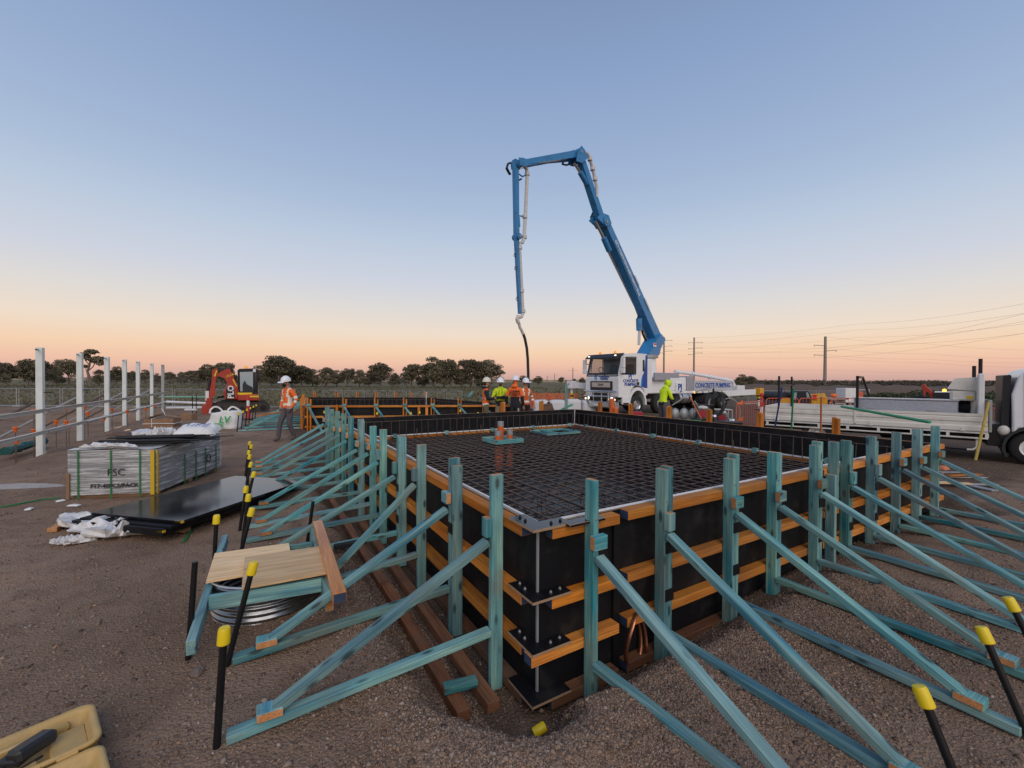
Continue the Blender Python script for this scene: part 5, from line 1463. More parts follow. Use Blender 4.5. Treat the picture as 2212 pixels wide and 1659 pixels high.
    # body behind the cab
    box('radiator_stack', (-2.55, 0, 2.05), (.45, 2.2, 1.9), 'truck_white', pt, b=.04)
    box('pedestal', (-3.55, 0, 1.55), (1.5, 1.7, .95), 'truck_white', pt, b=.06)
    mb = MB(); mb.cyl((-3.6, 0, 2.0), (-3.6, 0, 3.15), .62, .52, n=20); part('slew_tower', mb, 'truck_white', pt, True)
    mb = MB(); mb.cyl((-3.6, 0, 3.12), (-3.6, 0, 3.3), .66, n=20); part('slew_ring', mb, 'galv_dull', pt, True)
    deck = box('deck', (-7.2, 0, 1.16), (6.6, 2.36, .16), 'truck_white', pt, b=.02)
    box('water_tank', (-5.0, .55, 1.62), (1.5, 1.2, .78), 'truck_white', pt, b=.06)
    box('chequer_locker', (-6.05, .75, 1.66), (.62, .9, .86), 'checker_plate', pt, b=.01)
    box('folded_outrigger', (-4.05, 1.05, 2.05), (2.1, .16, .42), 'checker_plate', pt, b=.02)
    pn = box('sign_panel', (-8.35, 1.19, 1.52), (3.9, .05, .62), 'panel_silver', pt, b=.01)
    text_part('lettering', 'CONCRETE PUMPING', .40, plane_M((-8.35, 1.218, 1.53), (-1, 0, 0), (0, 0, 1)), 'logo_blue', pn, .006, bold=.012, sx=.95)
    lg = box('logo_board', (-5.05, 1.19, 1.45), (.75, .04, .55), 'truck_white', pt, b=.01)
    text_part('lettering', 'PJ', .5, plane_M((-5.05, 1.215, 1.43), (-1, 0, 0), (0, 0, 1)), 'logo_blue', lg, .006, bold=.02)
    for x in (-6.7, -7.3, -7.9, -8.6, -9.3, -10.0):
        box('hook', (x, 1.20, 1.14), (.08, .06, .1), 'galv_dull', pt, b=.01)
    for x in (-6.45, -9.95):
        mb = MB(); mb.ball((x, 1.2, 1.12), (.05, .04, .05), 8, 5); part('side_marker', mb, 'amber_lit', pt, True)
    mb = MB(); mb.tube([(-5.0, .9, 2.35), (-6.5, .95, 2.25), (-8.5, .98, 2.05), (-10.3, 1.0, 1.88), (-10.8, 1.0, 1.80), (-11.1, .95, 1.55), (-11.25, .9, 1.2)], .10, 10); pp = part('delivery_pipe', mb, 'truck_white', pt, True)
    for x, z in ((-6.5, 2.25), (-8.4, 2.06), (-10.1, 1.9)):
        mb = MB(); mb.cyl((x - .08, .965, z), (x + .08, .975, z - .02), .14, n=12); part('pipe_coupling', mb, 'truck_white', pp, True)
    mb = MB(); mb.prism([(-10.4, 1.1), (-10.3, 1.75), (-11.5, 1.65), (-11.3, .75), (-10.9, .7)], -.75, .75, 'xz'); part('hopper', mb, 'truck_white', pt)
    box('rear_box', (-11.35, .95, 1.28), (.9, .7, .48), 'white_paint', pt, b=.02)
    # outriggers
    for nm, p, q in (('front', (-2.9, -1.1, 1.3), (-.3, -2.75, 1.55)), ('rear', (-9.8, 1.0, 1.0), (-11.2, 2.5, 1.15)), ('front', (-2.9, 1.1, .95), (-3.0, 1.2, .95))):
        if q == (-3.0, 1.2, .95): continue
        mb = MB(); mb.bar(p, q, .24, .34); ar = part('outrigger_arm', mb, 'truck_white', pt)
        mb = MB(); mb.box((q[0], q[1], q[2]), (.46, .40, .46), b=.02); part('outrigger_head', mb, 'truck_white' if nm == 'front' else 'machine_yellow', ar)
        mb = MB(); mb.cyl((q[0], q[1], q[2] - .9), (q[0], q[1], q[2] - .2), .085, n=10); part('leg_sleeve', mb, 'white_paint', ar, True)
        mb = MB(); mb.cyl((q[0], q[1], .06), (q[0], q[1], q[2] - .5), .055, n=10); part('leg_ram', mb, 'alloy', ar, True)
        mb = MB(); mb.cyl((q[0], q[1], 0), (q[0], q[1], .08), .28, n=14); part('foot_pad', mb, 'black_steel', ar)
        for k in range(4):
            mb = MB(); mb.cyl((q[0], q[1], .62 + .11 * k), (q[0], q[1], .73 + .11 * k), .092, n=10); part('hazard_band', mb, 'stripe_yellow' if k % 2 else 'print_black', ar, True)
        if nm == 'front':
            mb = MB(); mb.prism([(-.07, 0), (.07, 0), (0, .12)], 0, .004, 'xz'); mb.v = [(q[0] + .235 + y, q[1] + x, q[2] + z) for x, y, z in mb.v]; part('warning_triangle', mb, 'sign_red', ar)
# boom in world layout, parented to the truck
BD = V(-.72, -.69, 0).normalized(); T0 = V(7.81, 25.0, 0); BS = V(-BD.y, BD.x, 0)
def bpt(x, y):
    k = (x - 1106.0) / FPX
    r = ray(x, y); kk = r.x / r.y
    q = (kk * T0.y - T0.x) / (BD.x - kk * BD.y)
    p = T0 + BD * q; p.z = CAM_H + r.z * (p.y / r.y); return p
K0, E1, TOP, E3, E4, E5 = bpt(1417, 733), bpt(1300, 470), bpt(1249, 330), bpt(1114, 354), bpt(1115.5, 516), bpt(1122.5, 678)
def seg(name, a, b, w0, h0, w1, h1, off=0.0, mt='boom_blue'):
    mb = MB(); tbeam(mb, a + BS * off, b + BS * off, w0, h0, w1, h1, up=BD if abs((b - a).normalized().z) > .8 else (0, 0, 1)); s_ = part(name, mb, mt, pt); return s_
tb = MB()
base = V(T0.x, T0.y, 3.2)
tb.add([p for p in []], [])
pr = [bpt(1388, 765), bpt(1402, 740), bpt(1414, 722), bpt(1424, 734), bpt(1414, 752), bpt(1410, 768)]
tb.loft([[p + BS * s_ for p in pr] for s_ in (-.42, .42)]); part('turret', tb, 'boom_blue', pt)
s1 = seg('boom_section', K0, E1, .46, .66, .38, .40)
s2 = seg('boom_section', bpt(1301, 487), TOP, .34, .40, .28, .32)
s3 = seg('boom_section', bpt(1252, 332), E3, .26, .32, .20, .18)
s4 = seg('boom_section', bpt(1113.5, 346), E4, .20, .20, .17, .18)
s5 = seg('boom_section', bpt(1115, 505), E5, .16, .17, .11, .11)
for s_, p, q in ((s1, bpt(1300, 482), .62), (s1, K0, .7), (s2, bpt(1247, 332), .5), (s3, bpt(1116, 357), .38), (s4, bpt(1116.5, 512), .34)):
    mb = MB(); mb.cyl(p - BS * q * .5, p + BS * q * .5, q * .38, n=14); part('knuckle', mb, 'boom_blue', s_, True)
    mb = MB(); mb.cyl(p - BS * (q * .5 + .03), p + BS * (q * .5 + .03), q * .14, n=10); part('pin', mb, 'galv_dull', s_, True)
def ram(a, m, b, r_, par):
    mb = MB(); mb.cyl(a, m, r_, n=10); c = part('ram_cylinder', mb, 'boom_blue', par, True)
    mb = MB(); mb.cyl(m, b, r_ * .5, n=8); part('ram_rod', mb, 'alloy', c, True)
ram(bpt(1380, 688), bpt(1381, 714), bpt(1380, 745), .17, s1)
ram(bpt(1316, 542), bpt(1304, 514), bpt(1286, 478), .15, s1)
ram(bpt(1268, 398), bpt(1253, 372), bpt(1240, 352), .13, s2)
ram(bpt(1160, 352), bpt(1132, 358), bpt(1122, 364), .10, s3)
ram(bpt(1119, 470), bpt(1120, 490), bpt(1121, 508), .08, s4)
# link plates
for s_, pts in ((s1, [(1281, 474), (1290, 462), (1306, 468), (1312, 486), (1300, 492)]), (s2, [(1238, 338), (1243, 326), (1247, 319), (1254, 328), (1262, 345), (1248, 356), (1236, 352)]), (s3, [(1112, 345), (1122, 346), (1140, 355), (1128, 364), (1114, 362)])):
    P_ = [bpt(*p) for p in pts]
    for o_ in (-.24, .24):
        mb = MB(); mb.loft([[p + BS * (o_ + d) for p in P_] for d in (-.02, .02)]); part('link_plate', mb, 'boom_blue', s_)
# concrete line along the boom
def pipe(pts, r_, par, off, mt='pump_pipe', nm='concrete_pipe', n=8):
    mb = MB(); mb.tube([bpt(*p) + BS * off for p in pts], r_, n); return part(nm, mb, mt, par, True)
pipe([(1408, 760), (1412, 735), (1385, 660), (1330, 545), (1312, 500)], .085, s1, -.36)
pipe([(1284, 428), (1285, 408), (1281, 388), (1276, 366), (1270, 345), (1264, 333), (1255, 331)], .08, s2, .12)
for p in ((1270, 345), (1276, 366), (1281, 388)):
    q = bpt(*p) + BS * .12; mb = MB(); mb.cyl(q - V(0, 0, .09), q + V(0, 0, .09), .12, n=10); part('pipe_clamp', mb, 'pump_pipe', s2)
pipe([(1240, 342), (1190, 346), (1132, 357)], .075, s3, -.22, 'boom_blue')
pipe([(1130, 358), (1137, 366), (1138, 380), (1134, 470), (1131, 515), (1128, 524), (1121, 526), (1122, 540), (1127, 640), (1129, 676), (1126, 684), (1120, 686)], .072, s4, .02)
for p in ((1138, 376), (1133, 468), (1132, 512), (1122, 535), (1126, 628), (1129, 672)):
    q = bpt(*p) + BS * .02; mb = MB(); mb.cyl(q - V(0, 0, .07), q + V(0, 0, .07), .105, n=10); part('pipe_clamp', mb, 'pump_pipe', s4)
for a, b in (((1117, 466), (1133, 468)), ((1117, 508), (1131, 512)), ((1121, 628), (1126, 629)), ((1122, 672), (1128, 673)), ((1118, 374), (1128, 382)), ((1128, 382), (1138, 377))):
    mb = MB(); mb.cyl(bpt(*a), bpt(*b) + BS * .02, .03, n=5); part('pipe_bracket', mb, 'boom_blue', s4)
for y in (556, 584, 650):
    q = bpt(1116.5 + (y - 556) * .05, y); mb = MB(); mb.tube([q, q - BD * -.18 + V(0, 0, .02), q - BD * -.14 + V(0, 0, .14), q + V(0, 0, .05)], .016, 5); part('hose_hanger', mb, 'black_steel', s5)
# swivel and delivery hose
mb = MB(); mb.tube([bpt(1120, 682), bpt(1117, 690), bpt(1120, 698)], .08, 8); part('swivel', mb, 'pump_pipe', s5, True)
mb = MB(); mb.tube([bpt(1120, 694), bpt(1123, 707), bpt(1128, 716), bpt(1130, 722)], .062, 8); part('hose_taper', mb, 'pump_pipe', s5, True)
mb = MB(); mb.tube([bpt(1130, 720), bpt(1134, 732), bpt(1138, 752), bpt(1140, 775), bpt(1141, 805), bpt(1141.5, 840), bpt(1142, 868)], .058, 8); part('delivery_hose', mb, 'hose', s5, True)
# black hydraulic hoses at the joints
for pts, par in (([(1303, 447), (1292, 455), (1287, 466), (1294, 476), (1306, 482)], s1), ([(1228, 336), (1226, 350), (1236, 352), (1248, 340)], s2), ([(1118, 345), (1108, 348), (1105, 358), (1110, 368), (1113, 372)], s3), ([(1394, 698), (1398, 720), (1408, 742), (1412, 752)], s1), ([(1392, 676), (1386, 690), (1388, 712)], s1), ([(1120, 380), (1128, 386), (1136, 382)], s4)):
    for o_ in (.26, .32):
        mb = MB(); mb.tube([bpt(*p) + BS * -o_ for p in pts], .035, 6); part('hydraulic_hose', mb, 'hose', par, True)
mb = MB(); mb.ball(bpt(1310, 470) , .07, 8, 5); part('boom_light', mb, 'tail_red', s1, True)
# pale lettering strips and plate along the first section
A_, L_ = axes(K0, E1, BD)
ex = (E1 - K0).normalized()
side_n = -BS if (-BS).dot(CP - K0) > 0 else BS
upv = side_n.cross(ex)
for t_, txt, sz, ofs in ((.62, 'ETIB UGERUGESUNGUA0521-LZ0', .26, .12),):
    c = K0.lerp(E1, t_) + side_n * .262
    text_part('lettering', txt, .24, plane_M(c + upv * .10, ex, side_n.cross(ex)), 'white_paint', s1, .004, bold=.004)
for t_, w in ((.30, .8), (.50, .7)):
    c = K0.lerp(E1, t_) + side_n * .275 - upv * .22
    mb = MB(); mb.bar(c - ex * w / 2, c + ex * w / 2, .01, .10, up=upv); part('name_plate', mb, 'white_paint', s1)
q = bpt(1399, 746) + side_n * .45
mb = MB(); mb.box(q, (.34, .02, .22), rot=Matrix((BD, side_n, V(0, 0, 1))).transposed()); part('warning_plate', mb, 'white_paint', pt)
mb = MB(); mb.box(q + V(0, 0, .05) + side_n * .012, (.3, .02, .08), rot=Matrix((BD, side_n, V(0, 0, 1))).transposed()); part('warning_plate', mb, 'sign_red', pt)

# ------------------------------------------------------------------ flatbed truck on the right
ft = thing('flatbed_truck', 'white flatbed truck with drop-side tray parked at the right edge', 'truck', (7.57, 12.8, 0), math.atan2(-.67, .74))
with frame(ft):
    def box(name, c, d, mt, par=ft, b=.015, **k):
        mb = MB(); mb.box(c, d, b=b, **k); return part(name, mb, mt, par)
    W = 2.15
    box('tray_deck', (2.23, W / 2, .70), (4.5, W - .04, .06), 'checker_plate', ft, b=.005)
    for y in (0, W):
        for x0, x1 in ((.0, 2.06), (2.10, 4.46)):
            mb = MB()
            sec = [(-.02, .70), (.012, .70), (.012, .80), (-.006, .82), (-.006, .90), (.012, .92), (.012, 1.0), (.0, 1.02), (.012, 1.04), (.012, 1.10), (-.02, 1.10)]
            mb.prism([(y - (a if y == 0 else -a) , z) for a, z in sec], x0, x1, 'yz'); pnl = part('drop_side', mb, 'cream_paint', ft)
            for x in (x0 + .3, x1 - .4):
                mb = MB(); mb.box((x, y - .03, .73), (.05, .03, .06), b=.004); mb.cyl((x - .05, y - .035, .70), (x + .05, y - .035, .70), .014, n=6); part('hinge', mb, 'cream_paint', pnl)
        box('stake_pocket', (2.08, y, .92), (.035, .05, .40), 'cream_paint', ft, b=.005)
    box('tail_board', (-.01, W / 2, .90), (.03, W, .40), 'cream_paint', ft)
    # side rave with slots
    for y in (.0, W):
        for z in (.655, .535):
            box('side_rave', (2.23, y + (.02 if y == 0 else -.02), z), (4.48, .045, .035), 'cream_paint', ft, b=.004)
        for k in range(8): box('rave_post', (.04 + k * .63, y + (.02 if y == 0 else -.02), .595), (.06, .04, .09), 'cream_paint', ft, b=.003)
    for y in (.62, 1.5): box('chassis_rail', (2.9, y, .50), (6.2, .07, .18), 'black_steel', ft, b=.005)
    for k in range(6): box('cross_member', (.3 + k * .8, W / 2, .60), (.06, 1.9, .09), 'black_steel', ft, b=.004)
    for x in (1.25,):
        for y, s_ in ((.22, -1), (1.9, 1)): wheel(ft, (x, y, .37), .37, .36, s_, mt='white_paint')
        mb = MB(); mb.cyl((x, .2, .37), (x, 1.9, .37), .08, n=8); part('axle', mb, 'black_steel', ft)
    for y, s_ in ((.22, -1), (1.9, 1)): wheel(ft, (5.15, y, .37), .37, .22, s_, mt='white_paint')
    # underrun guard loops
    for x0, x1 in ((2.9, 4.3),):
        mb = MB(); mb.tube([(x0, .08, .54), (x0 + .02, .06, .32), (x0 + .10, .06, .26), (x0 + .26, .06, .25)], .022, 8); part('guard_loop', mb, 'cream_paint', ft, True)
        mb = MB(); mb.tube([(x1, .08, .54), (x1, .06, .32), (x1 - .06, .06, .26), (x1 - .16, .06, .25)], .022, 8); part('guard_loop', mb, 'cream_paint', ft, True)
        mb = MB(); mb.cyl((x0 + .2, .06, .25), (x1 - .12, .06, .25), .018, n=6); part('guard_rail', mb, 'black_steel', ft, True)
    box('battery_box', (3.3, .35, .42), (.8, .4, .3), 'black_steel', ft)
    box('fuel_tank', (3.0, 1.7, .42), (.9, .5, .34), 'black_steel', ft, b=.05)
    # tool box and black hoop racks on the tray
    tb_ = box('tray_toolbox', (3.02, .45, 1.22), (1.96, .55, .30), 'checker_plate', ft)
    box('toolbox_lid', (3.02, .45, 1.385), (2.0, .58, .03), 'alloy', tb_, b=.006)
    for x in (2.4, 3.55): box('lid_latch', (x, .165, 1.12), (.16, .012, .04), 'galv_dull', tb_, b=.003)
    def hoop(x, h, lean=0.0):
        mb = MB()
        mb.bar((x, .08, 1.08), (x, .08, h), .06, .06); mb.bar((x + lean, W - .1, 1.08), (x, W - .1, h), .06, .06); mb.bar((x, .05, h - .03), (x, W - .07, h - .03), .06, .06)
        return part('rack_hoop', mb, 'black_steel', ft)
    hoop(2.12, 1.98, .25)
    mb = MB(); mb.bar((.32, .08, 1.0), (.32, .08, 1.98), .05, .05); mb.bar((.32, W - .1, 1.0), (.32, W - .1, 1.98), .05, .05); mb.bar((.32, .08, 1.70), (.32, W - .1, 1.70), .04, .05); part('rack_hoop', mb, 'black_steel', ft)
    mb = MB(); mb.prism([(3.35 + .42 * math.cos(a), 1.10 + .36 * math.sin(a)) for a in [PI * k / 10 for k in range(11)]], 1.2, 1.5, 'xz'); part('dark_cover', mb, 'black_rubber', ft)
    # headboard stack: white post, exhausts, air boxes
    box('headboard_post', (4.36, .10, 1.38), (.10, .09, 1.30), 'white_paint', ft)
    box('headboard', (4.50, W / 2, 1.05), (.05, W, .74), 'galv_dull', ft)
    for x, y, z1 in ((4.36, .30, 2.38), (4.28, .55, 2.22)):
        mb = MB(); mb.cyl((x, y, 1.0), (x, y, z1 - .38), .055, n=10); part('exhaust_stack', mb, 'cream_paint', ft, True)
        mb = MB(); mb.cyl((x, y, z1 - .42), (x, y, z1), .036, n=10); part('exhaust_tip', mb, 'black_steel', ft, True)
    mb = MB(); mb.prism([(3.85, 1.66), (3.98, 1.92), (4.32, 1.95), (4.32, 1.62)], .35, .95, 'xz'); part('air_unit', mb, 'cream_paint', ft)
    box('air_unit', (4.10, .6, 1.50), (.42, .5, .24), 'cream_paint', ft, b=.03)
    box('yellow_sticker', (4.2, .345, 1.46), (.12, .006, .07), 'stripe_yellow', ft, b=.001)
    mb = MB(); mb.ball((4.15, .7, 1.22), (.22, .2, .16), 10, 6); part('hose_reel', mb, 'black_rubber', ft, True)
    # cab
    prof = [(4.84, .62), (4.82, 1.55), (4.92, 1.98), (5.06, 2.12), (5.22, 2.17), (5.9, 2.18), (6.2, 2.12), (6.45, 1.5), (6.5, .9), (6.5, .42), (5.72, .42), (5.66, .62), (5.50, .80), (5.22, .86), (4.92, .80)]
    mb = MB(); mb.prism(prof, .06, W - .12, 'xz'); cb_ = part('cab', mb, 'truck_white', ft)
    md = cb_.modifiers.new('bevel', 'BEVEL'); md.width = .05; md.segments = 3; md.limit_method = 'ANGLE'
    for y in (.052, W - .112):
        mb = MB(); mb.add([(5.35, y, 1.36), (5.35, y, 2.0), (5.95, y, 2.0), (6.28, y, 1.36)], [(0, 1, 2, 3)]); part('side_window', mb, 'glass', cb_)
        mb = MB(); mb.tube([(5.02, y, .82), (5.0, y, 2.02)], .006, 4); part('door_seam', mb, 'grey_plastic', cb_)
    mb = MB(); mb.add([(6.22, .2, 2.06), (6.22, W - .26, 2.06), (6.47, W - .22, 1.42), (6.47, .16, 1.42)], [(0, 1, 2, 3)]); part('windscreen', mb, 'glass', cb_)
    mb = MB(); mb.bar((4.72, .16, .55), (4.76, .16, 1.98), .08, .12); part('snorkel', mb, 'black_rubber', cb_)
    box('cab_back', (4.80, W / 2, 1.35), (.05, 1.7, 1.3), 'dark_plastic', cb_)
    mb = MB(); pts = [(5.15 + .47 * math.cos(a), .37 + .47 * math.sin(a)) for a in [-.1 + (PI + .6) * k / 12 for k in range(13)]]; pin = [(5.15 + .42 * math.cos(a), .37 + .42 * math.sin(a)) for a in [-.1 + (PI + .6) * k / 12 for k in range(12, -1, -1)]]
    mb.prism(pts + pin, .03, .4, 'xz'); part('mudguard', mb, 'dark_plastic', ft)
    mb = MB(); mb.ball((4.72, .14, .74), (.10, .07, .12), 10, 6); part('washer_bottle', mb, 'cream_paint', ft, True)
    box('engine_cover', (4.6, .7, .62), (.3, 1.1, .5), 'black_steel', ft)
    box('tail_lamp', (4.42, .02, .78), (.10, .06, .10), 'level_yellow', ft)
# things leaning on it
sp = gp(2107, 1000); o = beam('spirit_level', gnd(sp, .05), dp(2136, 868, 9.75), .03, .055, ['level_yellow', 'level_yellow'], None, b=.004); tag(o, 'long worn yellow spirit level leaning against the flatbed tray', 'spirit level')
for nm, a, b, Ya, Yb, r_, mt, lab in (('green_pipe', (1818, 878), (2008, 912), 10.6, 8.0, .030, 'pipe_green', 'green plastic pipe leaning from the far wall across the flatbed tray'),
                                   ('blue_shovel_pole', (1689, 836), (1675, 918), 9.7, 10.1, .018, 'pole_blue', 'blue tool pole leaning against the far right wall'),
                                   ('green_shovel_pole', (1714, 838), (1710, 918), 9.5, 9.9, .018, 'pipe_green', 'green tool pole leaning beside the blue one'),
                                   ('orange_shovel_pole', (1774, 857), (1773, 930), 8.9, 9.2, .018, 'pole_orange', 'orange tool pole leaning behind the far right wall')):
    p, q = dp(*a, Ya), dp(*b, Yb)
    if nm != 'green_pipe': q = q + (q - p) * 1.15
    if q.z < .03: q = p.lerp(q, (p.z - .03) / (p.z - q.z))
    mb = MB(); mb.cyl(q, p, r_, n=8); o = part(nm, mb, mt, None, True); tag(o, lab, 'pipe' if 'pipe' in nm else 'tool pole')

# ------------------------------------------------------------------ red excavator on the left
def screen_machine(name, label, cat, cx_, Y):
    """thing broadside to the road it stands on: x across, y away, z up; returns root and a survey -> (x, z) map"""
    c = dp(cx_, 818, Y); vd = V(c.x, c.y, 0).normalized(); ex = V(vd.y, -vd.x, 0)
    t = thing(name, label, cat, V(c.x, c.y, 0), math.atan2(ex.y, ex.x))
    def m(x, y):
        r = ray(x, y); k = (c - CP).dot(vd) / r.dot(vd); p = CP + r * k
        return ((p - c).dot(ex), p.z)
    return t, m
ex_, em = screen_machine('excavator', 'red tracked excavator with black cab parked behind the bollard', 'excavator', 519, 23.6)
with frame(ex_):
    def pz(name, pts, y0, y1, mt, par=ex_, b=0):
        mb = MB(); mb.prism([em(*p) for p in pts], y0, y1, 'xz'); o = part(name, mb, mt, par)
        if b: md = o.modifiers.new('bevel', 'BEVEL'); md.width = b; md.segments = 2
        return o
    for y0 in (-.95, .55):
        x0, x1 = em(463, 880)[0], em(580, 880)[0]
        mb = MB(); n = 12
        pts = [(x0 + .27 + .27 * math.cos(a), .27 + .27 * math.sin(a)) for a in [PI / 2 + PI * k / n for k in range(n + 1)]] + [(x1 - .27 + .27 * math.cos(a), .27 + .27 * math.sin(a)) for a in [-PI / 2 + PI * k / n for k in range(n + 1)]]
        mb.prism(pts, y0, y0 + .40, 'xz'); tr = part('track', mb, 'track_mud', ex_)
        per = 40
        L = []
        for (a, b), (c, d) in zip(pts, pts[1:] + pts[:1]):
            k = max(1, int(math.hypot(c - a, d - b) / .15))
            for i in range(k): L.append((a + (c - a) * i / k, b + (d - b) * i / k, math.atan2(d - b, c - a)))
        mb = MB()
        for a, b, an in L: mb.box((a, y0 + .20, b), (.09, .42, .05), rot=Matrix.Rotation(-an, 3, 'Y'))
        tag(part('track_pads', mb, 'track_mud', tr), kind='stuff')
        for k in range(5):
            xx = x0 + .30 + (x1 - x0 - .6) * k / 4
            mb = MB(); mb.cyl((xx, y0 - .02, .24), (xx, y0 + .05, .24), .15 if k in (0, 4) else .10, n=12); part('track_roller', mb, 'black_steel', tr, True)
    pz('undercarriage', [(475, 873), (560, 873), (556, 862), (480, 862)], -.55, .55, 'black_steel')
    pz('blade', [(458, 888), (462, 868), (468, 868), (466, 888)], -1.0, 1.0, 'black_steel')
    hs = pz('house', [(486, 862), (484, 845), (490, 832), (500, 829), (513, 835), (516, 862)], -.7, .9, 'digger_red', b=.06)
    pz('house', [(514, 864), (514, 852), (556, 850), (560, 864)], -.85, .9, 'digger_red', b=.04)
    text_part('lettering', 'PLO', .38, plane_M((em(499.5, 846)[0], -.715, em(499.5, 846)[1]), (0, 0, 1), (-1, 0, 0)), 'white_paint', hs, .006, bold=.012)
    pz('engine_cover', [(489, 860), (489, 838), (496, 833), (506, 838), (508, 860)], -.712, -.69, 'dark_plastic', hs)
    cbn = pz('cab_frame', [(515, 852), (513, 800), (517, 797), (553, 796), (557, 800), (556, 852)], -.55, .55, 'black_steel', b=.03)
    pz('cab_glass', [(519, 845), (518, 804), (546, 803), (546, 845)], -.565, -.552, 'glass_clear', cbn)
    pz('cab_glass', [(549, 845), (549, 803), (554, 804), (553, 845)], -.565, -.552, 'glass', cbn)
    pz('seat', [(524, 850), (524, 830), (528, 822), (533, 830), (545, 836), (546, 850)], -.60, -.57, 'dark_plastic', cbn)
    pz('yellow_bar', [(513, 851.5), (513, 847.5), (544, 847.5), (544, 851.5)], -.68, -.60, 'cap_yellow', hs)
    pz('yellow_bar', [(536, 857), (536, 853.5), (558, 853.5), (558, 857)], -.88, -.86, 'stripe_yellow', hs)
    mb = MB(); q = em(531, 796); mb.lathe((q[0], 0, q[1]), [(.08, 0), (.08, .08), (.06, .13), (.01, .15)], 10); part('beacon', mb, 'amber', cbn, True)
    for x in (549, 560):
        q = em(x, 801 if x < 555 else 813); mb = MB(); mb.box((q[0], -.6, q[1]), (.14, .1, .18), b=.02); part('work_light' if x < 555 else 'mirror', mb, 'white_paint' if x < 555 else 'dark_plastic', cbn)
    bm_ = pz('boom', [(512, 862), (500, 842), (486, 818), (474, 812), (470, 815), (469, 809), (484, 800), (492, 797), (497, 797), (502, 808), (514, 836), (518, 856)], -.62, -.30, 'digger_red')
    text_part('lettering', 'ULCS', .15, plane_M((em(497, 811)[0], -.63, em(497, 811)[1]), (1, 0, .5), (-.5, 0, 1)), 'stripe_yellow', bm_, .004, bold=.004)
    pz('yellow_stripe', [(502, 819), (505, 819), (514, 838), (512, 838)], -.632, -.622, 'stripe_yellow', bm_)
    st_ = pz('stick', [(460, 798), (469, 796), (472, 801), (466, 826), (466, 853), (457, 861), (451, 858), (458, 826)], -.58, -.36, 'digger_red')
    pz('yellow_stripe', [(463, 812), (468, 800), (471, 801), (466, 814)], -.60, -.585, 'stripe_yellow', st_)
    mb = MB(); a, b, c = em(494, 798), em(480, 799), em(468, 799); mb.cyl((a[0], -.46, a[1]), (b[0], -.46, b[1]), .085, n=10); mb.cyl((b[0], -.46, b[1]), (c[0], -.46, c[1]), .045, n=8); part('ram', mb, 'black_steel', bm_, True)
    mb = MB(); a, b, c = em(457, 816), em(452, 846), em(449, 858); mb.cyl((a[0], -.46, a[1]), (b[0], -.46, b[1]), .10, n=10); mb.cyl((b[0], -.46, b[1]), (c[0], -.46, c[1]), .05, n=8); part('ram', mb, 'black_steel', st_, True)
    mb = MB(); a = em(449, 854); mb.box((a[0], -.58, a[1]), (.14, .03, .5)); part('ram_guard', mb, 'white_paint', st_)
    pz('bucket', [(449, 858), (459, 860), (461, 872), (457, 884), (452, 892), (440, 894), (437, 884), (438, 876), (446, 870)], -.72, -.22, 'digger_red', b=.02)
    for k in range(4):
        mb = MB(); q = em(440 + k * 4, 895); mb.box((q[0], -.47, q[1] + .02), (.05, .5, .10)); part('bucket_tooth', mb, 'black_steel', ex_)
    mb = MB(); a, b = em(512, 858), em(470, 858); mb.tube([(a[0], -.1, a[1]), (a[0] - .6, -.2, a[1] + .06), (b[0], -.3, b[1])], .05, 6); part('swing_frame', mb, 'black_steel', ex_)

# ------------------------------------------------------------------ yellow telehandler and second excavator far right
th, tm = screen_machine('telehandler', 'yellow telehandler with a black cab behind the flatbed tray', 'telehandler', 1735, 27)
with frame(th):
    def pz2(name, pts, y0, y1, mt, par, mm, b=.03):
        mb = MB(); mb.prism([mm(*p) for p in pts], y0, y1, 'xz'); o = part(name, mb, mt, par)
        if b: md = o.modifiers.new('bevel', 'BEVEL'); md.width = b; md.segments = 2
        return o
    pz2('body', [(1686, 874), (1687, 862), (1700, 858), (1714, 862), (1750, 868), (1786, 872), (1785, 878), (1690, 880)], -.9, .9, 'machine_yellow', th, tm)
    pz2('engine_hood', [(1752, 872), (1752, 858), (1768, 856), (1781, 854), (1786, 858), (1786, 874)], -1.0, -.1, 'machine_yellow', th, tm)
    cb3 = pz2('cab', [(1709, 868), (1709, 852), (1716, 844), (1746, 844), (1751, 852), (1756, 866), (1750, 870)], -.95, .2, 'dark_plastic', th, tm)
    pz2('cab_glass', [(1711, 862), (1712, 853), (1718, 847), (1722, 847), (1720, 862)], -.97, -.955, 'glass_clear', cb3, tm, 0)
    pz2('cab_glass', [(1743, 858), (1741, 847), (1745, 847), (1749, 857)], -.97, -.955, 'glass_clear', cb3, tm, 0)
    pz2('boom', [(1700, 862), (1702, 855), (1782, 850), (1784, 858)], .2, .6, 'machine_yellow', th, tm)
    for x in (1700, 1770):
        q = tm(x, 880); wheel(th, (q[0], -.70, .38), .38, .3, -1, mt='machine_yellow')
        wheel(th, (q[0], .70, .38), .38, .3, 1, mt='machine_yellow')
    q = tm(1759, 857); mb = MB(); mb.box((q[0], -1.02, q[1]), (.2, .06, .32)); part('extinguisher', mb, 'sign_red', th)
e2, e2m = screen_machine('excavator', 'red excavator with a lit amber beacon seen over the flatbed tray', 'excavator', 2035, 24)
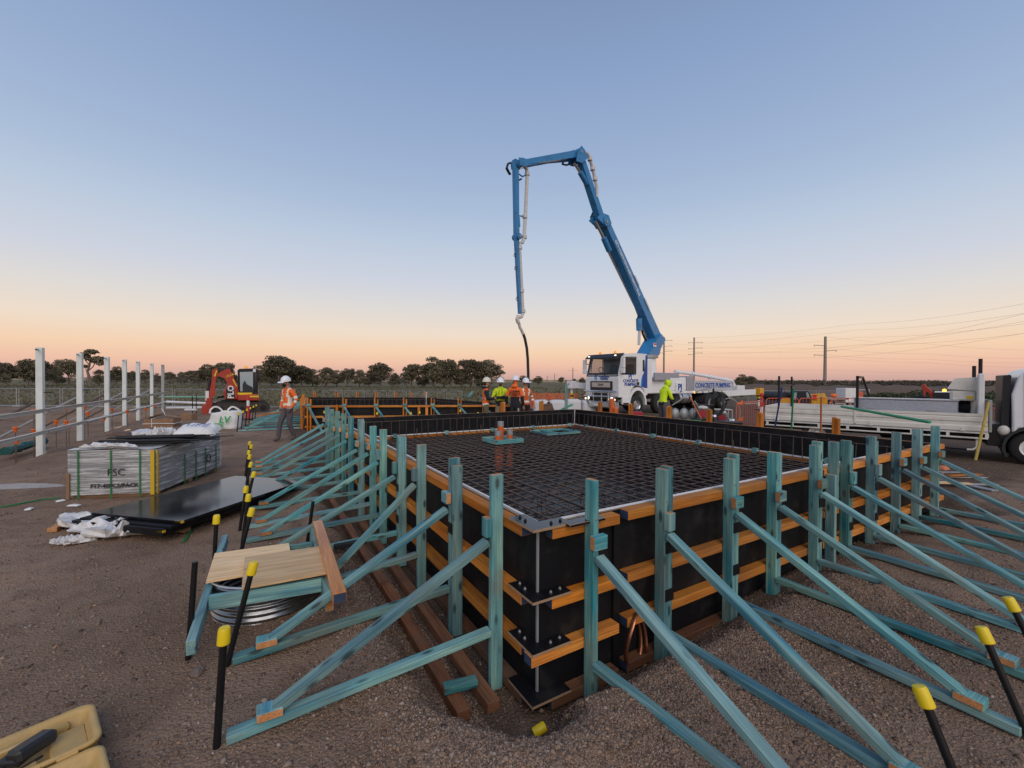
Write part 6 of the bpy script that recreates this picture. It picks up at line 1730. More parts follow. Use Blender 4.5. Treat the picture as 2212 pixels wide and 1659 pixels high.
with frame(e2):
    pz2('boom', [(1995, 868), (1994, 846), (1991, 834), (1994, 829), (2000, 830), (2003, 836), (2012, 842), (2018, 856), (2020, 870), (2010, 872), (2008, 852), (2000, 845), (1999, 868)], -.3, 0, 'digger_red', e2, e2m)
    cb4 = pz2('cab', [(2014, 870), (2019, 848), (2023, 846), (2056, 846), (2060, 850), (2062, 870)], -.5, .7, 'dark_plastic', e2, e2m)
    pz2('cab_glass', [(2024, 868), (2026, 850), (2052, 850), (2055, 868)], -.52, -.505, 'glass', cb4, e2m, 0)
    pz2('roof', [(2018, 847.5), (2020, 845.5), (2058, 845.5), (2061, 848)], -.55, .72, 'white_paint', cb4, e2m, 0)
    q = e2m(2040, 845.5); mb = MB(); mb.lathe((q[0], -.2, q[1]), [(.07, 0), (.08, .06), (.06, .12), (.01, .14)], 10); part('beacon', mb, 'amber_lit', cb4, True)
    pz2('house', [(2000, 900), (2004, 870), (2066, 870), (2070, 900)], -.7, .9, 'digger_red', e2, e2m)
    for y0 in (-.9, .6): pz2('track', [(1990, 912), (1986, 900), (1994, 892), (2070, 892), (2078, 900), (2074, 912)], y0, y0 + .4, 'track_mud', e2, e2m)

# ------------------------------------------------------------------ people
def person(label, loc, rz, J, cloth, hat='hat_white', hat_tilt=(0, 0), extras=None, scale=1.0):
    """J: joint name -> (x, y, z) in metres, facing +y; cloth(seg, t, p) -> material index"""
    base = {'pelvis': (0, 0, .95), 'waist': (0, 0, 1.10), 'chest': (0, 0, 1.30), 'uchest': (0, .0, 1.42), 'neck': (0, .01, 1.52), 'head0': (0, .03, 1.60), 'head1': (0, .035, 1.68), 'head2': (0, .03, 1.75), 'nose': (0, .115, 1.65),
            'hipL': (-.09, 0, .90), 'kneeL': (-.10, .02, .50), 'ankleL': (-.10, 0, .09), 'toeL': (-.11, .15, .045),
            'hipR': (.09, 0, .90), 'kneeR': (.10, .02, .50), 'ankleR': (.10, 0, .09), 'toeR': (.11, .15, .045),
            'shL': (-.17, 0, 1.44), 'elL': (-.24, -.02, 1.16), 'wrL': (-.25, .06, .92), 'haL': (-.25, .08, .84),
            'shR': (.17, 0, 1.44), 'elR': (.24, -.02, 1.16), 'wrR': (.25, .06, .92), 'haR': (.25, .08, .84)}
    base.update(J)
    rad = {'pelvis': (.165, .125), 'waist': (.155, .125), 'chest': (.175, .13), 'uchest': (.15, .105), 'neck': (.074, .076), 'head0': (.070, .078), 'head1': (.078, .092), 'head2': (.066, .078), 'nose': (.013, .016),
           'hip': (.105, .11), 'knee': (.070, .074), 'ankle': (.062, .062), 'toe': (.042, .036), 'sh': (.078, .08), 'el': (.056, .056), 'wr': (.042, .042), 'ha': (.036, .028)}
    E_ = [('pelvis', 'waist'), ('waist', 'chest'), ('chest', 'uchest'), ('uchest', 'neck'), ('neck', 'head0'), ('head0', 'head1'), ('head1', 'head2'), ('head1', 'nose')]
    for s_ in 'LR':
        E_ += [('pelvis', 'hip' + s_), ('hip' + s_, 'knee' + s_), ('knee' + s_, 'ankle' + s_), ('ankle' + s_, 'toe' + s_), ('uchest', 'sh' + s_), ('sh' + s_, 'el' + s_), ('el' + s_, 'wr' + s_), ('wr' + s_, 'ha' + s_)]
    names = list(base); P = [Vector(base[n]) for n in names]; ix = {n: i for i, n in enumerate(names)}
    def rr(n):
        if n in rad: return rad[n]
        return rad[n[:-1]]
    Rr = [rr(n) for n in names]
    edges = [(ix[a], ix[b]) for a, b in E_]; segs = [(a, b) for a, b in E_]
    # five fingers per hand
    for s_ in 'LR':
        w, h = Vector(base['wr' + s_]), Vector(base['ha' + s_]); d = (h - w).normalized(); sd = d.cross(V(0, 1, .2)).normalized(); nn = sd.cross(d)
        for k, ln in enumerate((.055, .075, .08, .072, .055)):
            off = sd * (.030 - .015 * k); st = h + off * .8 if k else h - d * .03 + sd * .035
            m1 = st + d * ln * .5 + off * .3; m2 = st + d * ln * .9 + nn * .02 * (1 if k else .5) + off * .3
            P += [m1, m2]; Rr += [(.011, .011), (.008, .008)]
            edges += [(ix['ha' + s_], len(P) - 2), (len(P) - 2, len(P) - 1)]; segs += [('ha' + s_, 'finger'), ('ha' + s_, 'finger')]
    me = bpy.data.meshes.new('body'); me.from_pydata([tuple(p) for p in P], edges, [])
    tmp = bpy.data.objects.new('tmp', me); COL.objects.link(tmp)
    sk_ = tmp.modifiers.new('skin', 'SKIN'); sk_.use_smooth_shade = True; sk_.branch_smoothing = .5
    sv = me.skin_vertices[0].data
    for i, (a, b) in enumerate(Rr): sv[i].radius = (a, b)
    sv[ix['pelvis']].use_root = True
    su = tmp.modifiers.new('sub', 'SUBSURF'); su.levels = 2; su.render_levels = 2
    dg = bpy.context.evaluated_depsgraph_get()
    out = bpy.data.meshes.new_from_object(tmp.evaluated_get(dg)); bpy.data.objects.remove(tmp)
    mats = cloth['mats']
    out.materials.clear()
    for m in mats: out.materials.append(MAT[m])
    fn = cloth['fn']
    sg = [(P[a], P[b], n) for (a, b), n in zip(edges, segs)]
    for f in out.polygons:
        c = f.center; best = None
        for a, b, n in sg:
            d = b - a; t = max(0, min(1, (c - a).dot(d) / max(d.length_squared, 1e-9))); q = a + d * t
            e = (c - q).length - (.10 if n[0] in ('pelvis', 'waist', 'chest') and not n[1].startswith('hip') else .05)
            if best is None or e < best[0]: best = (e, n, t)
        f.material_index = fn(best[1], best[2], c)
        f.use_smooth = True
    out.update()
    t = thing('person', label, 'person', loc, rz)
    M = WM[t] @ Matrix.Scale(scale, 4)
    body = link('body', out, M, t)
    with frame(M):
        h2 = Vector(base['head2']); hd = Vector(base['head1'])
        if hat:
            ax = (h2 - Vector(base['neck'])).normalized()
            q = Matrix.Rotation(hat_tilt[0], 3, 'X') @ Matrix.Rotation(hat_tilt[1], 3, 'Y')
            mb = MB(); c = hd + V(0, 0, .045)
            n = 20; rings = []
            for r_, z in ((.128, -.012), (.126, .0), (.122, .04), (.108, .085), (.080, .118), (.045, .135), (.01, .140)):
                rings.append([c + q @ V(r_ * .92 * math.cos(2 * PI * k / n), r_ * 1.12 * math.sin(2 * PI * k / n), z) for k in range(n)])
            mb.loft(rings)
            hh = part('hard_hat', mb, hat, t, True)
            mb = MB(); rings = []
            for r_, z in ((.120, -.006), (.140, -.016), (.142, -.012), (.120, .004)):
                rings.append([c + q @ V(r_ * .92 * math.cos(2 * PI * k / n), (r_ * 1.12 + (.055 if math.sin(2 * PI * k / n) > .2 and r_ > .13 else 0) * math.sin(2 * PI * k / n)), z - (.012 if math.sin(2 * PI * k / n) > .2 else 0)) for k in range(n)])
            mb.loft(rings, caps=False); part('hat_brim', mb, hat, hh, True)
            mb = MB(); mb.tube([c + q @ V(0, .12 * math.cos(a) * 1.1, .142 * math.sin(a) + .004) for a in [PI * k / 10 for k in range(11)]], .010, 5); part('hat_ridge', mb, hat, hh, True)
        # ears, eyes
        for s_ in (-1, 1):
            mb = MB(); mb.ball(hd + V(s_ * .078, -.005, -.02), (.014, .026, .036), 8, 5); part('ear', mb, 'skin', body, True)
            mb = MB(); mb.ball(hd + V(s_ * .031, .082, .0), (.016, .010, .009), 8, 4); part('eye', mb, 'dark_plastic', body, True)
        mb = MB(); mb.ball(hd + V(0, .082, -.062), (.028, .010, .008), 8, 4); part('mouth', mb, 'sign_red' if False else 'boot', body, True)
        if extras: extras(t, body, base, hd)
    return t
def mk_cloth(mats, fn): return {'mats': mats, 'fn': fn}
HEAD = ('neck', 'head0', 'head1', 'head2', 'nose')

# 1: walking man in orange shirt, hands in pockets
def c1(seg, t, p):
    a, b = seg
    if b == 'finger' or b.startswith('ha') or a.startswith('ha'): return 1 if p.z < .93 and abs(p.x) < .24 else 2
    if b in HEAD and a != 'uchest' or a in HEAD: return 2
    if b.startswith('toe') or (b.startswith('ankle') and t > .88): return 3
    if a.startswith('hip') or a.startswith('knee') or b.startswith('hip') or (a == 'pelvis' and p.z < .96): return 1
    if a.startswith('el'): return 4 if .12 < t < .34 else 0
    if a.startswith('sh'): return 4 if .62 < t < .86 else 0
    if p.z > 1.0:
        if 1.02 < p.z < 1.075: return 4
        if .085 < abs(p.x) < .135 and p.z > 1.05 and abs(p.x) < .16: return 4
        if p.y > .05 and abs(p.x) < .03 and p.z > 1.25: return 5
    return 0
def x1(t, body, J, hd):
    mb = MB(); mb.ball(hd + V(0, .045, -.075), (.062, .058, .05), 12, 8); part('beard', mb, 'beard', body, True)
    mb = MB(); mb.box(hd + V(0, .096, .004), (.13, .02, .034), b=.008); part('sunglasses', mb, 'dark_plastic', t)
    mb = MB(); mb.tube([V(-.09, .03, 1.50), V(-.05, .085, 1.47), V(0, .10, 1.41), V(.05, .085, 1.47), V(.09, .03, 1.50)], .016, 6); part('collar', mb, 'hivis_orange', t, True)
w = gp(622, 952)
person('bearded man in an orange shirt, white hard hat and sunglasses, walking with hands in pockets', gnd(w), PI - .45,
       {'kneeL': (-.10, .03, .50), 'ankleL': (-.10, -.14, .12), 'toeL': (-.11, -.01, .05), 'kneeR': (.11, .17, .52), 'ankleR': (.11, .22, .09), 'toeR': (.12, .36, .06),
        'elL': (-.29, -.06, 1.18), 'wrL': (-.225, .06, .97), 'haL': (-.19, .09, .90), 'elR': (.29, -.06, 1.18), 'wrR': (.225, .06, .97), 'haR': (.19, .09, .90),
        'head0': (0, .05, 1.60), 'head1': (.0, .065, 1.67), 'head2': (0, .06, 1.74), 'nose': (0, .15, 1.63), 'neck': (0, .02, 1.52)},
       mk_cloth(['hivis_orange', 'trouser_grey', 'skin', 'boot', 'reflective', 'safety_orange'], c1), hat_tilt=(-.15, 0), extras=x1, scale=1.04)

# 2: orange vest over dark hoodie, facing right, holding a phone
def c2(seg, t, p):
    a, b = seg
    if b == 'finger' or b.startswith('ha') or a.startswith('ha'): return 2
    if b in HEAD and a != 'uchest' or a in HEAD: return 2 if p.z > 1.57 else 3
    if b.startswith('toe') or (b.startswith('ankle') and t > .88): return 5
    if a.startswith('hip') or a.startswith('knee') or b.startswith('hip') or (a == 'pelvis' and p.z < .93): return 1
    if a.startswith('el') or (a.startswith('sh')): return 3
    if p.z < 1.0: return 4
    if 1.17 < p.z < 1.215: return 4
    return 0
def x2(t, body, J, hd):
    mb = MB(); mb.ball(hd + V(0, -.05, -.02), (.085, .055, .075), 10, 7); part('hair', mb, 'beard', body, True)
    mb = MB(); mb.tube([V(-.10, -.02, 1.52), V(0, -.11, 1.53), V(.10, -.02, 1.52), V(.06, .07, 1.47), V(-.06, .07, 1.47)], .035, 7, closed=True); part('hood', mb, 'navy_cloth', t, True)
    mb = MB(); mb.ball(V(-.2, .05, .86), (.03, .06, .11), 8, 5); part('tucked_gloves', mb, 'glove', t, True)
person('man in an orange safety vest over a dark hoodie with olive trousers, facing right', gnd(dp(1049, 860, 14.6)), -PI / 2 + .25,
       {'elL': (-.25, .02, 1.16), 'wrL': (-.12, .26, 1.16), 'haL': (-.08, .33, 1.18), 'elR': (.25, .02, 1.16), 'wrR': (.12, .26, 1.16), 'haR': (.08, .33, 1.18)},
       mk_cloth(['hivis_orange', 'olive', 'skin', 'navy_cloth', 'reflective', 'boot'], c2), hat='hat_cream', extras=x2, scale=1.03) if mat('hat_cream', (.72, .67, .55), .35, var=.04) else None

# 3: yellow hoodie, arms crossed, facing the camera
def c3(seg, t, p):
    a, b = seg
    if b == 'finger' or b.startswith('ha') or a.startswith('ha'): return 3
    if b in HEAD and a != 'uchest' or a in HEAD:
        return 2 if p.y > .055 and abs(p.x) < .062 and p.z > 1.57 else 0
    if b.startswith('toe') or (b.startswith('ankle') and t > .88): return 4
    if a.startswith('hip') or a.startswith('knee') or b.startswith('hip') or (a == 'pelvis' and p.z < .90): return 1
    if a.startswith('el'): return 3 if t > .12 else 0
    if a.startswith('sh'): return 0
    if p.z < 1.10: return 3
    return 0
def x3(t, body, J, hd):
    mb = MB(); mb.ball(hd + V(0, .05, -.075), (.05, .045, .04), 10, 6); part('beard', mb, 'beard', body, True)
    for s_ in (-1, 1):
        mb = MB(); mb.tube([V(s_ * .045, .10, 1.50), V(s_ * .05, .135, 1.40), V(s_ * .05, .14, 1.28)], .007, 5); part('drawstring', mb, 'print_black', t, True)
ARMX = {'elL': (-.27, .04, 1.17), 'wrL': (-.04, .20, 1.18), 'haL': (.07, .19, 1.20), 'elR': (.27, .04, 1.17), 'wrR': (.04, .215, 1.20), 'haR': (-.07, .20, 1.22)}
person('man in a bright yellow hoodie and khaki trousers with arms crossed, facing the camera', gnd(dp(1081, 860, 14.8)), PI + .05, dict(ARMX),
       mk_cloth(['hivis_yellow', 'khaki', 'skin', 'navy_cloth', 'boot'], c3), extras=x3, scale=1.03)

# 4: orange and navy hoodie seen from behind
def c4(seg, t, p):
    a, b = seg
    if b == 'finger' or b.startswith('ha') or a.startswith('ha'): return 2
    if b in HEAD and a != 'uchest' or a in HEAD: return 2 if p.y > .04 and p.z > 1.58 and abs(p.x) < .06 else 0
    if b.startswith('toe') or (b.startswith('ankle') and t > .88): return 3
    if a.startswith('hip') or a.startswith('knee') or b.startswith('hip') or (a == 'pelvis' and p.z < .93): return 4
    if a.startswith('el'): return 1
    if a.startswith('sh'): return 1 if t > .8 else 0
    return 1 if p.z < 1.19 else 0
def x4(t, body, J, hd):
    text_part('lettering', 'HCC', .085, plane_M(V(.045, -.148, 1.37), (-1, 0, 0), (0, -.12, 1)), 'navy_cloth', t, .012, bold=.003, sx=1.5)
    for k in range(3):
        mb = MB(); mb.box(V(.045, -.150 - .004 * k, 1.305 - .03 * k), (.20, .02, .012)); part('lettering', mb, 'navy_cloth', t)
    mb = MB(); mb.ball(V(0, -.06, 1.53), (.11, .08, .07), 10, 6); part('hood', mb, 'hivis_orange', t, True)
person('man in an orange and navy hoodie with printed back, seen from behind', gnd(dp(1113, 860, 14.2)), -.35,
       {'elL': (-.30, -.02, 1.16), 'wrL': (-.30, .08, .98), 'haL': (-.28, .14, .92)}, mk_cloth(['hivis_orange', 'navy_cloth', 'skin', 'boot', 'dark_cloth'], c4) if mat('dark_cloth', (.016, .016, .018), .9, var=.3) else None,
       hat_tilt=(-.05, 0), extras=x4, scale=1.06)

# 5: orange long-sleeve shirt with reflective tape, partly hidden
def c5(seg, t, p):
    r_ = c1(seg, t, p)
    return 0 if r_ == 5 else r_
person('man in a dark orange taped work shirt standing half behind the printed hoodie', gnd(dp(1135, 860, 14.9)), PI + .35,
       {'elL': (-.26, -.03, 1.17), 'wrL': (-.29, .06, .93), 'haL': (-.29, .10, .86)}, mk_cloth(['rust_shirt', 'navy_cloth', 'skin', 'boot', 'reflective', 'rust_shirt'], c5) if mat('rust_shirt', (.58, .12, .03), .8, var=.15, scale=14) else None, scale=1.02,
       extras=lambda t, body, J, hd: part('hair', MB().ball(hd + V(0, -.04, -.02), (.082, .055, .075), 10, 7), 'beard', body, True))

# 6: hooded man in yellow by the pump equipment, stooping to the right
def c6(seg, t, p):
    a, b = seg
    if b == 'finger' or b.startswith('ha') or a.startswith('ha'): return 3
    if b in HEAD and a != 'uchest' or a in HEAD: return 2 if p.y > .13 and abs(p.x) < .065 else 0
    if b.startswith('toe') or (b.startswith('ankle') and t > .88): return 4
    if a.startswith('hip') or a.startswith('knee') or b.startswith('hip') or (a == 'pelvis' and p.z < .90): return 1
    if a.startswith('el'): return 3 if t > .35 else 0
    if a.startswith('sh'): return 0
    return 3 if p.z < 1.02 else 0
def x6(t, body, J, hd):
    mb = MB(); n = 14
    rings = []
    for r_, y in ((.02, -.12), (.09, -.095), (.118, -.03), (.122, .03), (.112, .075)):
        rings.append([hd + V(r_ * math.cos(2 * PI * k / n) * .92, y, .012 + r_ * math.sin(2 * PI * k / n) * 1.12) for k in range(n)])
    mb.loft(rings, caps=False); o = part('hood', mb, 'hivis_yellow', t, True); o.modifiers.new('t', 'SOLIDIFY').thickness = .012
    mb = MB(); mb.box(hd + V(0, .088, .005), (.12, .02, .03), b=.006); part('glasses', mb, 'dark_plastic', t)
    mb = MB(); mb.ball(hd + V(0, .05, -.075), (.05, .045, .04), 10, 6); part('beard', mb, 'galv_dull', body, True)
    mb = MB(); mb.ball(V(0, .12, 1.50), (.13, .10, .08), 10, 6); part('hood_base', mb, 'hivis_yellow', t, True)
person('hooded man in a bright yellow jumper working beside the small red engines', gnd(dp(1432, 860, 15.4)), -PI / 2 + .45,
       {'chest': (0, .06, 1.29), 'uchest': (0, .11, 1.40), 'neck': (0, .16, 1.50), 'head0': (0, .20, 1.57), 'head1': (0, .225, 1.64), 'head2': (0, .225, 1.71), 'nose': (0, .31, 1.60),
        'shL': (-.17, .10, 1.42), 'shR': (.17, .10, 1.42), 'elL': (-.25, .16, 1.17), 'wrL': (-.14, .36, 1.10), 'haL': (-.10, .44, 1.10), 'elR': (.25, .14, 1.16), 'wrR': (.16, .34, 1.06), 'haR': (.12, .42, 1.06)},
       mk_cloth(['hivis_yellow', 'trouser_grey', 'skin', 'navy_cloth', 'boot'], c6), hat=None, extras=x6, scale=1.04)
# driver in the far excavator
person('driver in a yellow shirt sitting in the far excavator cab', dp(2038, 905, 23.3) - V(0, 0, .9), PI + .4,
       {'kneeL': (-.12, .40, .92), 'ankleL': (-.12, .42, .5), 'toeL': (-.12, .55, .48), 'kneeR': (.12, .40, .92), 'ankleR': (.12, .42, .5), 'toeR': (.12, .55, .48)},
       mk_cloth(['hivis_yellow', 'trouser_grey', 'skin', 'navy_cloth', 'boot'], c3), scale=1.0)

# ------------------------------------------------------------------ pump equipment behind the far right wall
def grp_box(name, c, d, mt, par, b=.01):
    mb = MB(); mb.box(c, d, b=b); return part(name, mb, mt, par)
def engine_pump(p, rz, label, tank_mt, frame_mt):
    t = thing('engine_pump', label, 'engine', p, rz)
    with frame(t):
        mb = MB()
        for y in (-.24, .24): mb.tube([(-.32, y, .02), (-.32, y, .55), (.32, y, .55), (.32, y, .02)], .018, 6, closed=True)
        for x in (-.32, .32): mb.cyl((x, -.24, .55), (x, .24, .55), .018, n=6); mb.cyl((x, -.24, .02), (x, .24, .02), .018, n=6)
        part('roll_frame', mb, frame_mt, t, True)
        grp_box('engine_block', (-.02, 0, .22), (.34, .30, .28), 'grey_plastic', t)
        mb = MB(); mb.cyl((-.02, -.20, .24), (-.02, -.12, .24), .13, n=14); part('recoil_cover', mb, 'engine_red', t, True)
        mb = MB(); mb.ball((0, 0, .44), (.19, .14, .08), 12, 6); part('fuel_tank', mb, tank_mt, t, True)
        grp_box('muffler', (.2, .05, .34), (.14, .18, .14), 'galv_dull', t)
        mb = MB(); mb.cyl((.25, -.1, .14), (.42, -.1, .14), .09, n=12); part('pump_head', mb, 'alloy', t, True)
    return t
def eq(x, Y, z=0): p = dp(x, 860, Y); return V(p.x, p.y, z)
st = thing('equipment_skip', 'long black bin behind the far right wall carrying small engines', 'bin', eq(1520, 15.2))
with frame(Matrix.Translation(eq(1520, 15.2)) @ Matrix.Rotation(-.45, 4, 'Z')):
    mb = MB(); mb.prism([(-1.15, .02), (-1.2, .42), (1.2, .42), (1.15, .02)], -.45, .45, 'xz'); part('bin_body', mb, 'dark_plastic', st)
    grp_box('bin_rim', (0, -.46, .42), (2.42, .05, .05), 'dark_plastic', st); grp_box('green_edge', (-.6, -.47, .455), (1.1, .03, .03), 'pipe_green', st)
engine_pump(eq(1518, 15.4, .42), -.3, 'red and cream engine pump standing on the black bin', 'cream_paint', 'black_steel')
engine_pump(eq(1558, 16.2, .2), -.2, 'engine pump in a cream roll frame right of the black bin', 'white_paint', 'cream_paint')
for i, (x, Y, z, mt, lab) in enumerate(((1375, 15.6, .38, 'engine_red', 'upper of the two red fuel cans beside the hooded man'), (1375, 15.4, .0, 'engine_red', 'lower of the two red fuel cans beside the hooded man'))):
    p = eq(x, Y, z); t = thing('fuel_can', lab, 'fuel can', p, .3, 'red fuel cans')
    with frame(t):
        grp_box('can_body', (0, 0, .16), (.42, .26, .32), mt, t, .04)
        mb = MB(); mb.tube([(-.12, 0, .32), (-.10, 0, .39), (.10, 0, .39), (.12, 0, .32)], .018, 6); part('handle', mb, 'dark_plastic', t, True)
        mb = MB(); mb.cyl((.15, 0, .32), (.15, 0, .36), .03, n=8); part('filler_cap', mb, 'strap_green', t)
t = thing('screed_machine', 'tangle of grey handles and a vibrating screed lying on the black bin', 'screed', eq(1480, 15.3, .42))
mb = MB(); mb.tube([eq(1452, 15.3, .95), eq(1490, 15.4, 1.35), eq(1520, 15.5, 1.52), eq(1535, 15.6, 1.55)], .018, 6); part('handle_bar', mb, 'galv_dull', t, True)
mb = MB(); mb.tube([eq(1490, 15.2, 1.30), eq(1500, 15.2, .95), eq(1515, 15.2, .48)], .022, 6); part('handle_bar', mb, 'pole_orange', t, True)
mb = MB(); mb.tube([eq(1500, 15.4, 1.1), eq(1515, 15.4, .7), eq(1520, 15.4, .5)], .03, 6); part('handle_bar', mb, 'galv_dull', t, True)
for x in (1458, 1478, 1498):
    p = eq(x, 15.6, .62); mb = MB(); mb.ball(p, (.17, .12, .22), 10, 6); part('grey_pad', mb, 'galv_dull', t, True)
t = thing('hose_coil', 'coil of black hose hanging on an upright post', 'hose coil', eq(1545, 15.6))
for r_ in (.42, .36, .30):
    mb = MB(); c = eq(1550, 15.7, 1.0); mb.tube([c + V(r_ * .6 * math.cos(a), .05 * math.sin(a * 2), r_ * math.sin(a)) for a in [2 * PI * k / 20 for k in range(20)]], .03, 6, closed=True); part('hose_loop', mb, 'hose', t, True)
mb = MB(); p = eq(1541, 15.7); mb.cyl(p, V(p.x, p.y, 1.55), .035, n=8); part('post', mb, 'black_steel', t, True)
mb = MB(); c = eq(1575, 16.2, .62); mb.tube([c + V(.42 * math.cos(a), 0, .55 * math.sin(a)) for a in [-1.5 + 3.4 * k / 16 for k in range(17)]], .022, 6); o = part('bent_hose', mb, 'hose_grey', None, True); tag(o, 'grey hose arching down beside the cream framed engine', 'hose')
for i, (x, Y) in enumerate(((1322, 13.5), (1330, 13.4))):
    p = eq(x, Y); t = thing('orange_pipe_stub', ['taller orange pipe stub capped behind the far wall, left of the front wheel', 'shorter orange pipe stub capped behind the far wall, left of the front wheel'][i], 'pipe stub', p, 0, 'orange pipe stubs')
    h = (1.22, .95)[i]
    mb = MB(); mb.cyl(p, V(p.x, p.y, h), .085, n=14); part('pipe', mb, 'pipe_orange', t, True)
    mb = MB(); mb.ball(V(p.x, p.y, h), (.09, .09, .05), 14, 4, z0=0); part('cap', mb, 'pipe_orange', t, True)
# orange crowd barriers with red flags
def barrier(p, q, label, h=1.05):
    t = thing('crowd_barrier', label, 'barrier', p, 0, 'orange crowd barriers')
    d = (q - p); L = d.length; d.normalize()
    mb = MB(); r_ = .14
    mb.tube([p + V(0, 0, .12), p + V(0, 0, h - r_), p + d * r_ * .3 + V(0, 0, h - r_ * .3), p + d * r_ + V(0, 0, h), q - d * r_ + V(0, 0, h), q - d * r_ * .3 + V(0, 0, h - r_ * .3), q + V(0, 0, h - r_), q + V(0, 0, .12)], .02, 6, closed=True); part('frame', mb, 'barrier_orange', t, True)
    n = max(4, int(L / .17))
    for k in range(1, n):
        a = p + d * L * k / n; mb = MB(); mb.cyl(a + V(0, 0, .12), a + V(0, 0, h), .009, n=4); part('rung', mb, 'barrier_orange', t)
    for a in (p, q):
        s_ = V(-d.y, d.x, 0); mb = MB(); mb.bar(a - s_ * .25 + V(0, 0, .03), a + s_ * .25 + V(0, 0, .03), .04, .02); part('foot', mb, 'barrier_orange', t)
    return t
barrier(eq(1591, 15.2), eq(1650, 16.6), 'orange barrier with red flags between the engines and the flatbed tray')
for k, (x, y) in enumerate(((1592, 873), (1592, 908))):
    p = dp(x, y, 15.1); mb = MB(); mb.add([p, p + V(.20, 0, .14), p + V(.20, 0, -.02)], [(0, 1, 2)]); o = part('warning_flag', mb, 'safety_orange', None); o.modifiers.new('t', 'SOLIDIFY').thickness = .01
    tag(o, ['upper red flag tied to the orange barrier', 'lower red flag tied to the orange barrier'][k], 'flag', 'red flags on the barrier')
for i, (xa, Ya, xb, Yb) in enumerate(((1655, 20.5, 1725, 20.8), (1727, 20.8, 1795, 21.0), (1797, 21.0, 1862, 21.2), (2100, 14.5, 2155, 13.6))):
    barrier(eq(xa, Ya), eq(xb, Yb), ['orange barrier left of the telehandler behind the tray', 'orange barrier in front of the telehandler', 'orange barrier right of the telehandler', 'orange barrier seen between the tray headboard and the cab'][i], 1.0)
cn = eq(1644, 17.2); t = thing('delineator_post', 'red and white delineator post beside the flatbed tail', 'delineator', cn)
with frame(t):
    mb = MB(); mb.lathe((0, 0, 0), [(.22, 0), (.22, .06), (.09, .1)], 8); part('foot', mb, 'black_rubber', t)
    for z0, z1, mt in ((.1, .5, 'sign_red'), (.5, .8, 'white_paint'), (.8, 1.25, 'sign_red')):
        mb = MB(); mb.cyl((0, 0, z0), (.03, 0, z1), .07 - .02 * z0, .07 - .02 * z1, n=10); part('sleeve', mb, mt, t, True)
    mb = MB(); mb.ball((.03, 0, 1.28), (.07, .07, .08), 8, 5); part('top', mb, 'sign_red', t, True)
# offcut pile right of the right-hand braces
t = thing('offcut_pile', 'low pile of timber offcuts and orange rags beyond the right braces', 'offcut pile', gnd(gp(2035, 1040)))
for k in range(9):
    p = gnd(gp(2000 + rnd.uniform(-10, 60), 1040 + rnd.uniform(-14, 14)), .02 + .02 * (k % 4)); a = rnd.uniform(-.3, .5)
    beam('offcut', p, p + V(math.cos(a), math.sin(a), 0) * rnd.uniform(.35, .8), .09, .02, [['pine_ply', 'galv_dull', 'lvl'][k % 3]] * 2, t)
pillow('orange_rag', gnd(gp(2036, 1022), .08), .10, .08, .07, .4, 'orange rag on the offcut pile', 'rag', 'pole_orange', 31)
o = beam('pale_plank', gnd(gp(1985, 1028), .02), gnd(gp(2150, 1062), .02), .14, .025, ['galv_dull', 'galv_dull'], None); tag(o, 'long pale plank on the soil beyond the offcut pile', 'plank')
p0, p1 = gp(2030, 985), dp(1990, 970, 5.6)
o = beam('green_strap_pole', gnd(gp(2075, 1020), .02), dp(1996, 972, 6.3), .03, .03, ['pipe_green', 'pipe_green'], None); tag(o, 'thin green pole lying against the last right brace', 'pole')

# ------------------------------------------------------------------ white bulk bags and mesh fence behind the group
for i, (x0, x1, y0, y1) in enumerate(((1087, 1112, 876, 904), (1152, 1185, 866, 893), (1186, 1222, 866, 893), (1223, 1254, 864, 892), (1256, 1285, 866, 892), (1090, 1116, 895, 918))):
    Y = 24.0 if i not in (0, 5) else 18.0; a, b = dp(x0, y0, Y), dp(x1, y1, Y)
    w, h = b.x - a.x, max(.3, a.z - max(b.z, 0))
    mb = MB(); rings = []
    for j in range(6):
        z = h * j / 5; rings.append([((w / 2) * (1 - .12 * abs(j / 5 - .45)) * max(-1, min(1, 1.35 * math.cos(q))) * (1 + .05 * noise.noise((q, j, i))), .42 * max(-1, min(1, 1.35 * math.sin(q))) * (1 + .06 * noise.noise((q * 2, j, i + 3))), z + .03 * noise.noise((q * 2, j, 9)) * (j > 0)) for q in [2 * PI * k / 16 for k in range(16)]])
    rings.append([(x * .7, y * .7, h + .05 + .05 * noise.noise((x * 4, y * 4, i))) for x, y, z in rings[-1]])
    mb.loft(rings); c = V((a.x + b.x) / 2, Y, max(0, b.z))
    o = link('filled_bag', mb.mesh('filled_bag', 'tent_white', 'all'), Matrix.Translation(V(c.x, c.y, 0)))
    tag(o, ['large white bag seen behind the man with crossed arms', 'first white bag right of the group, counted from the left', 'second white bag right of the group, counted from the left', 'third white bag right of the group, counted from the left', 'fourth white bag right of the group, next to the outrigger', 'small white bag on the ground behind the orange hoodie'][i], 'bulk bag', 'white bags behind the group')
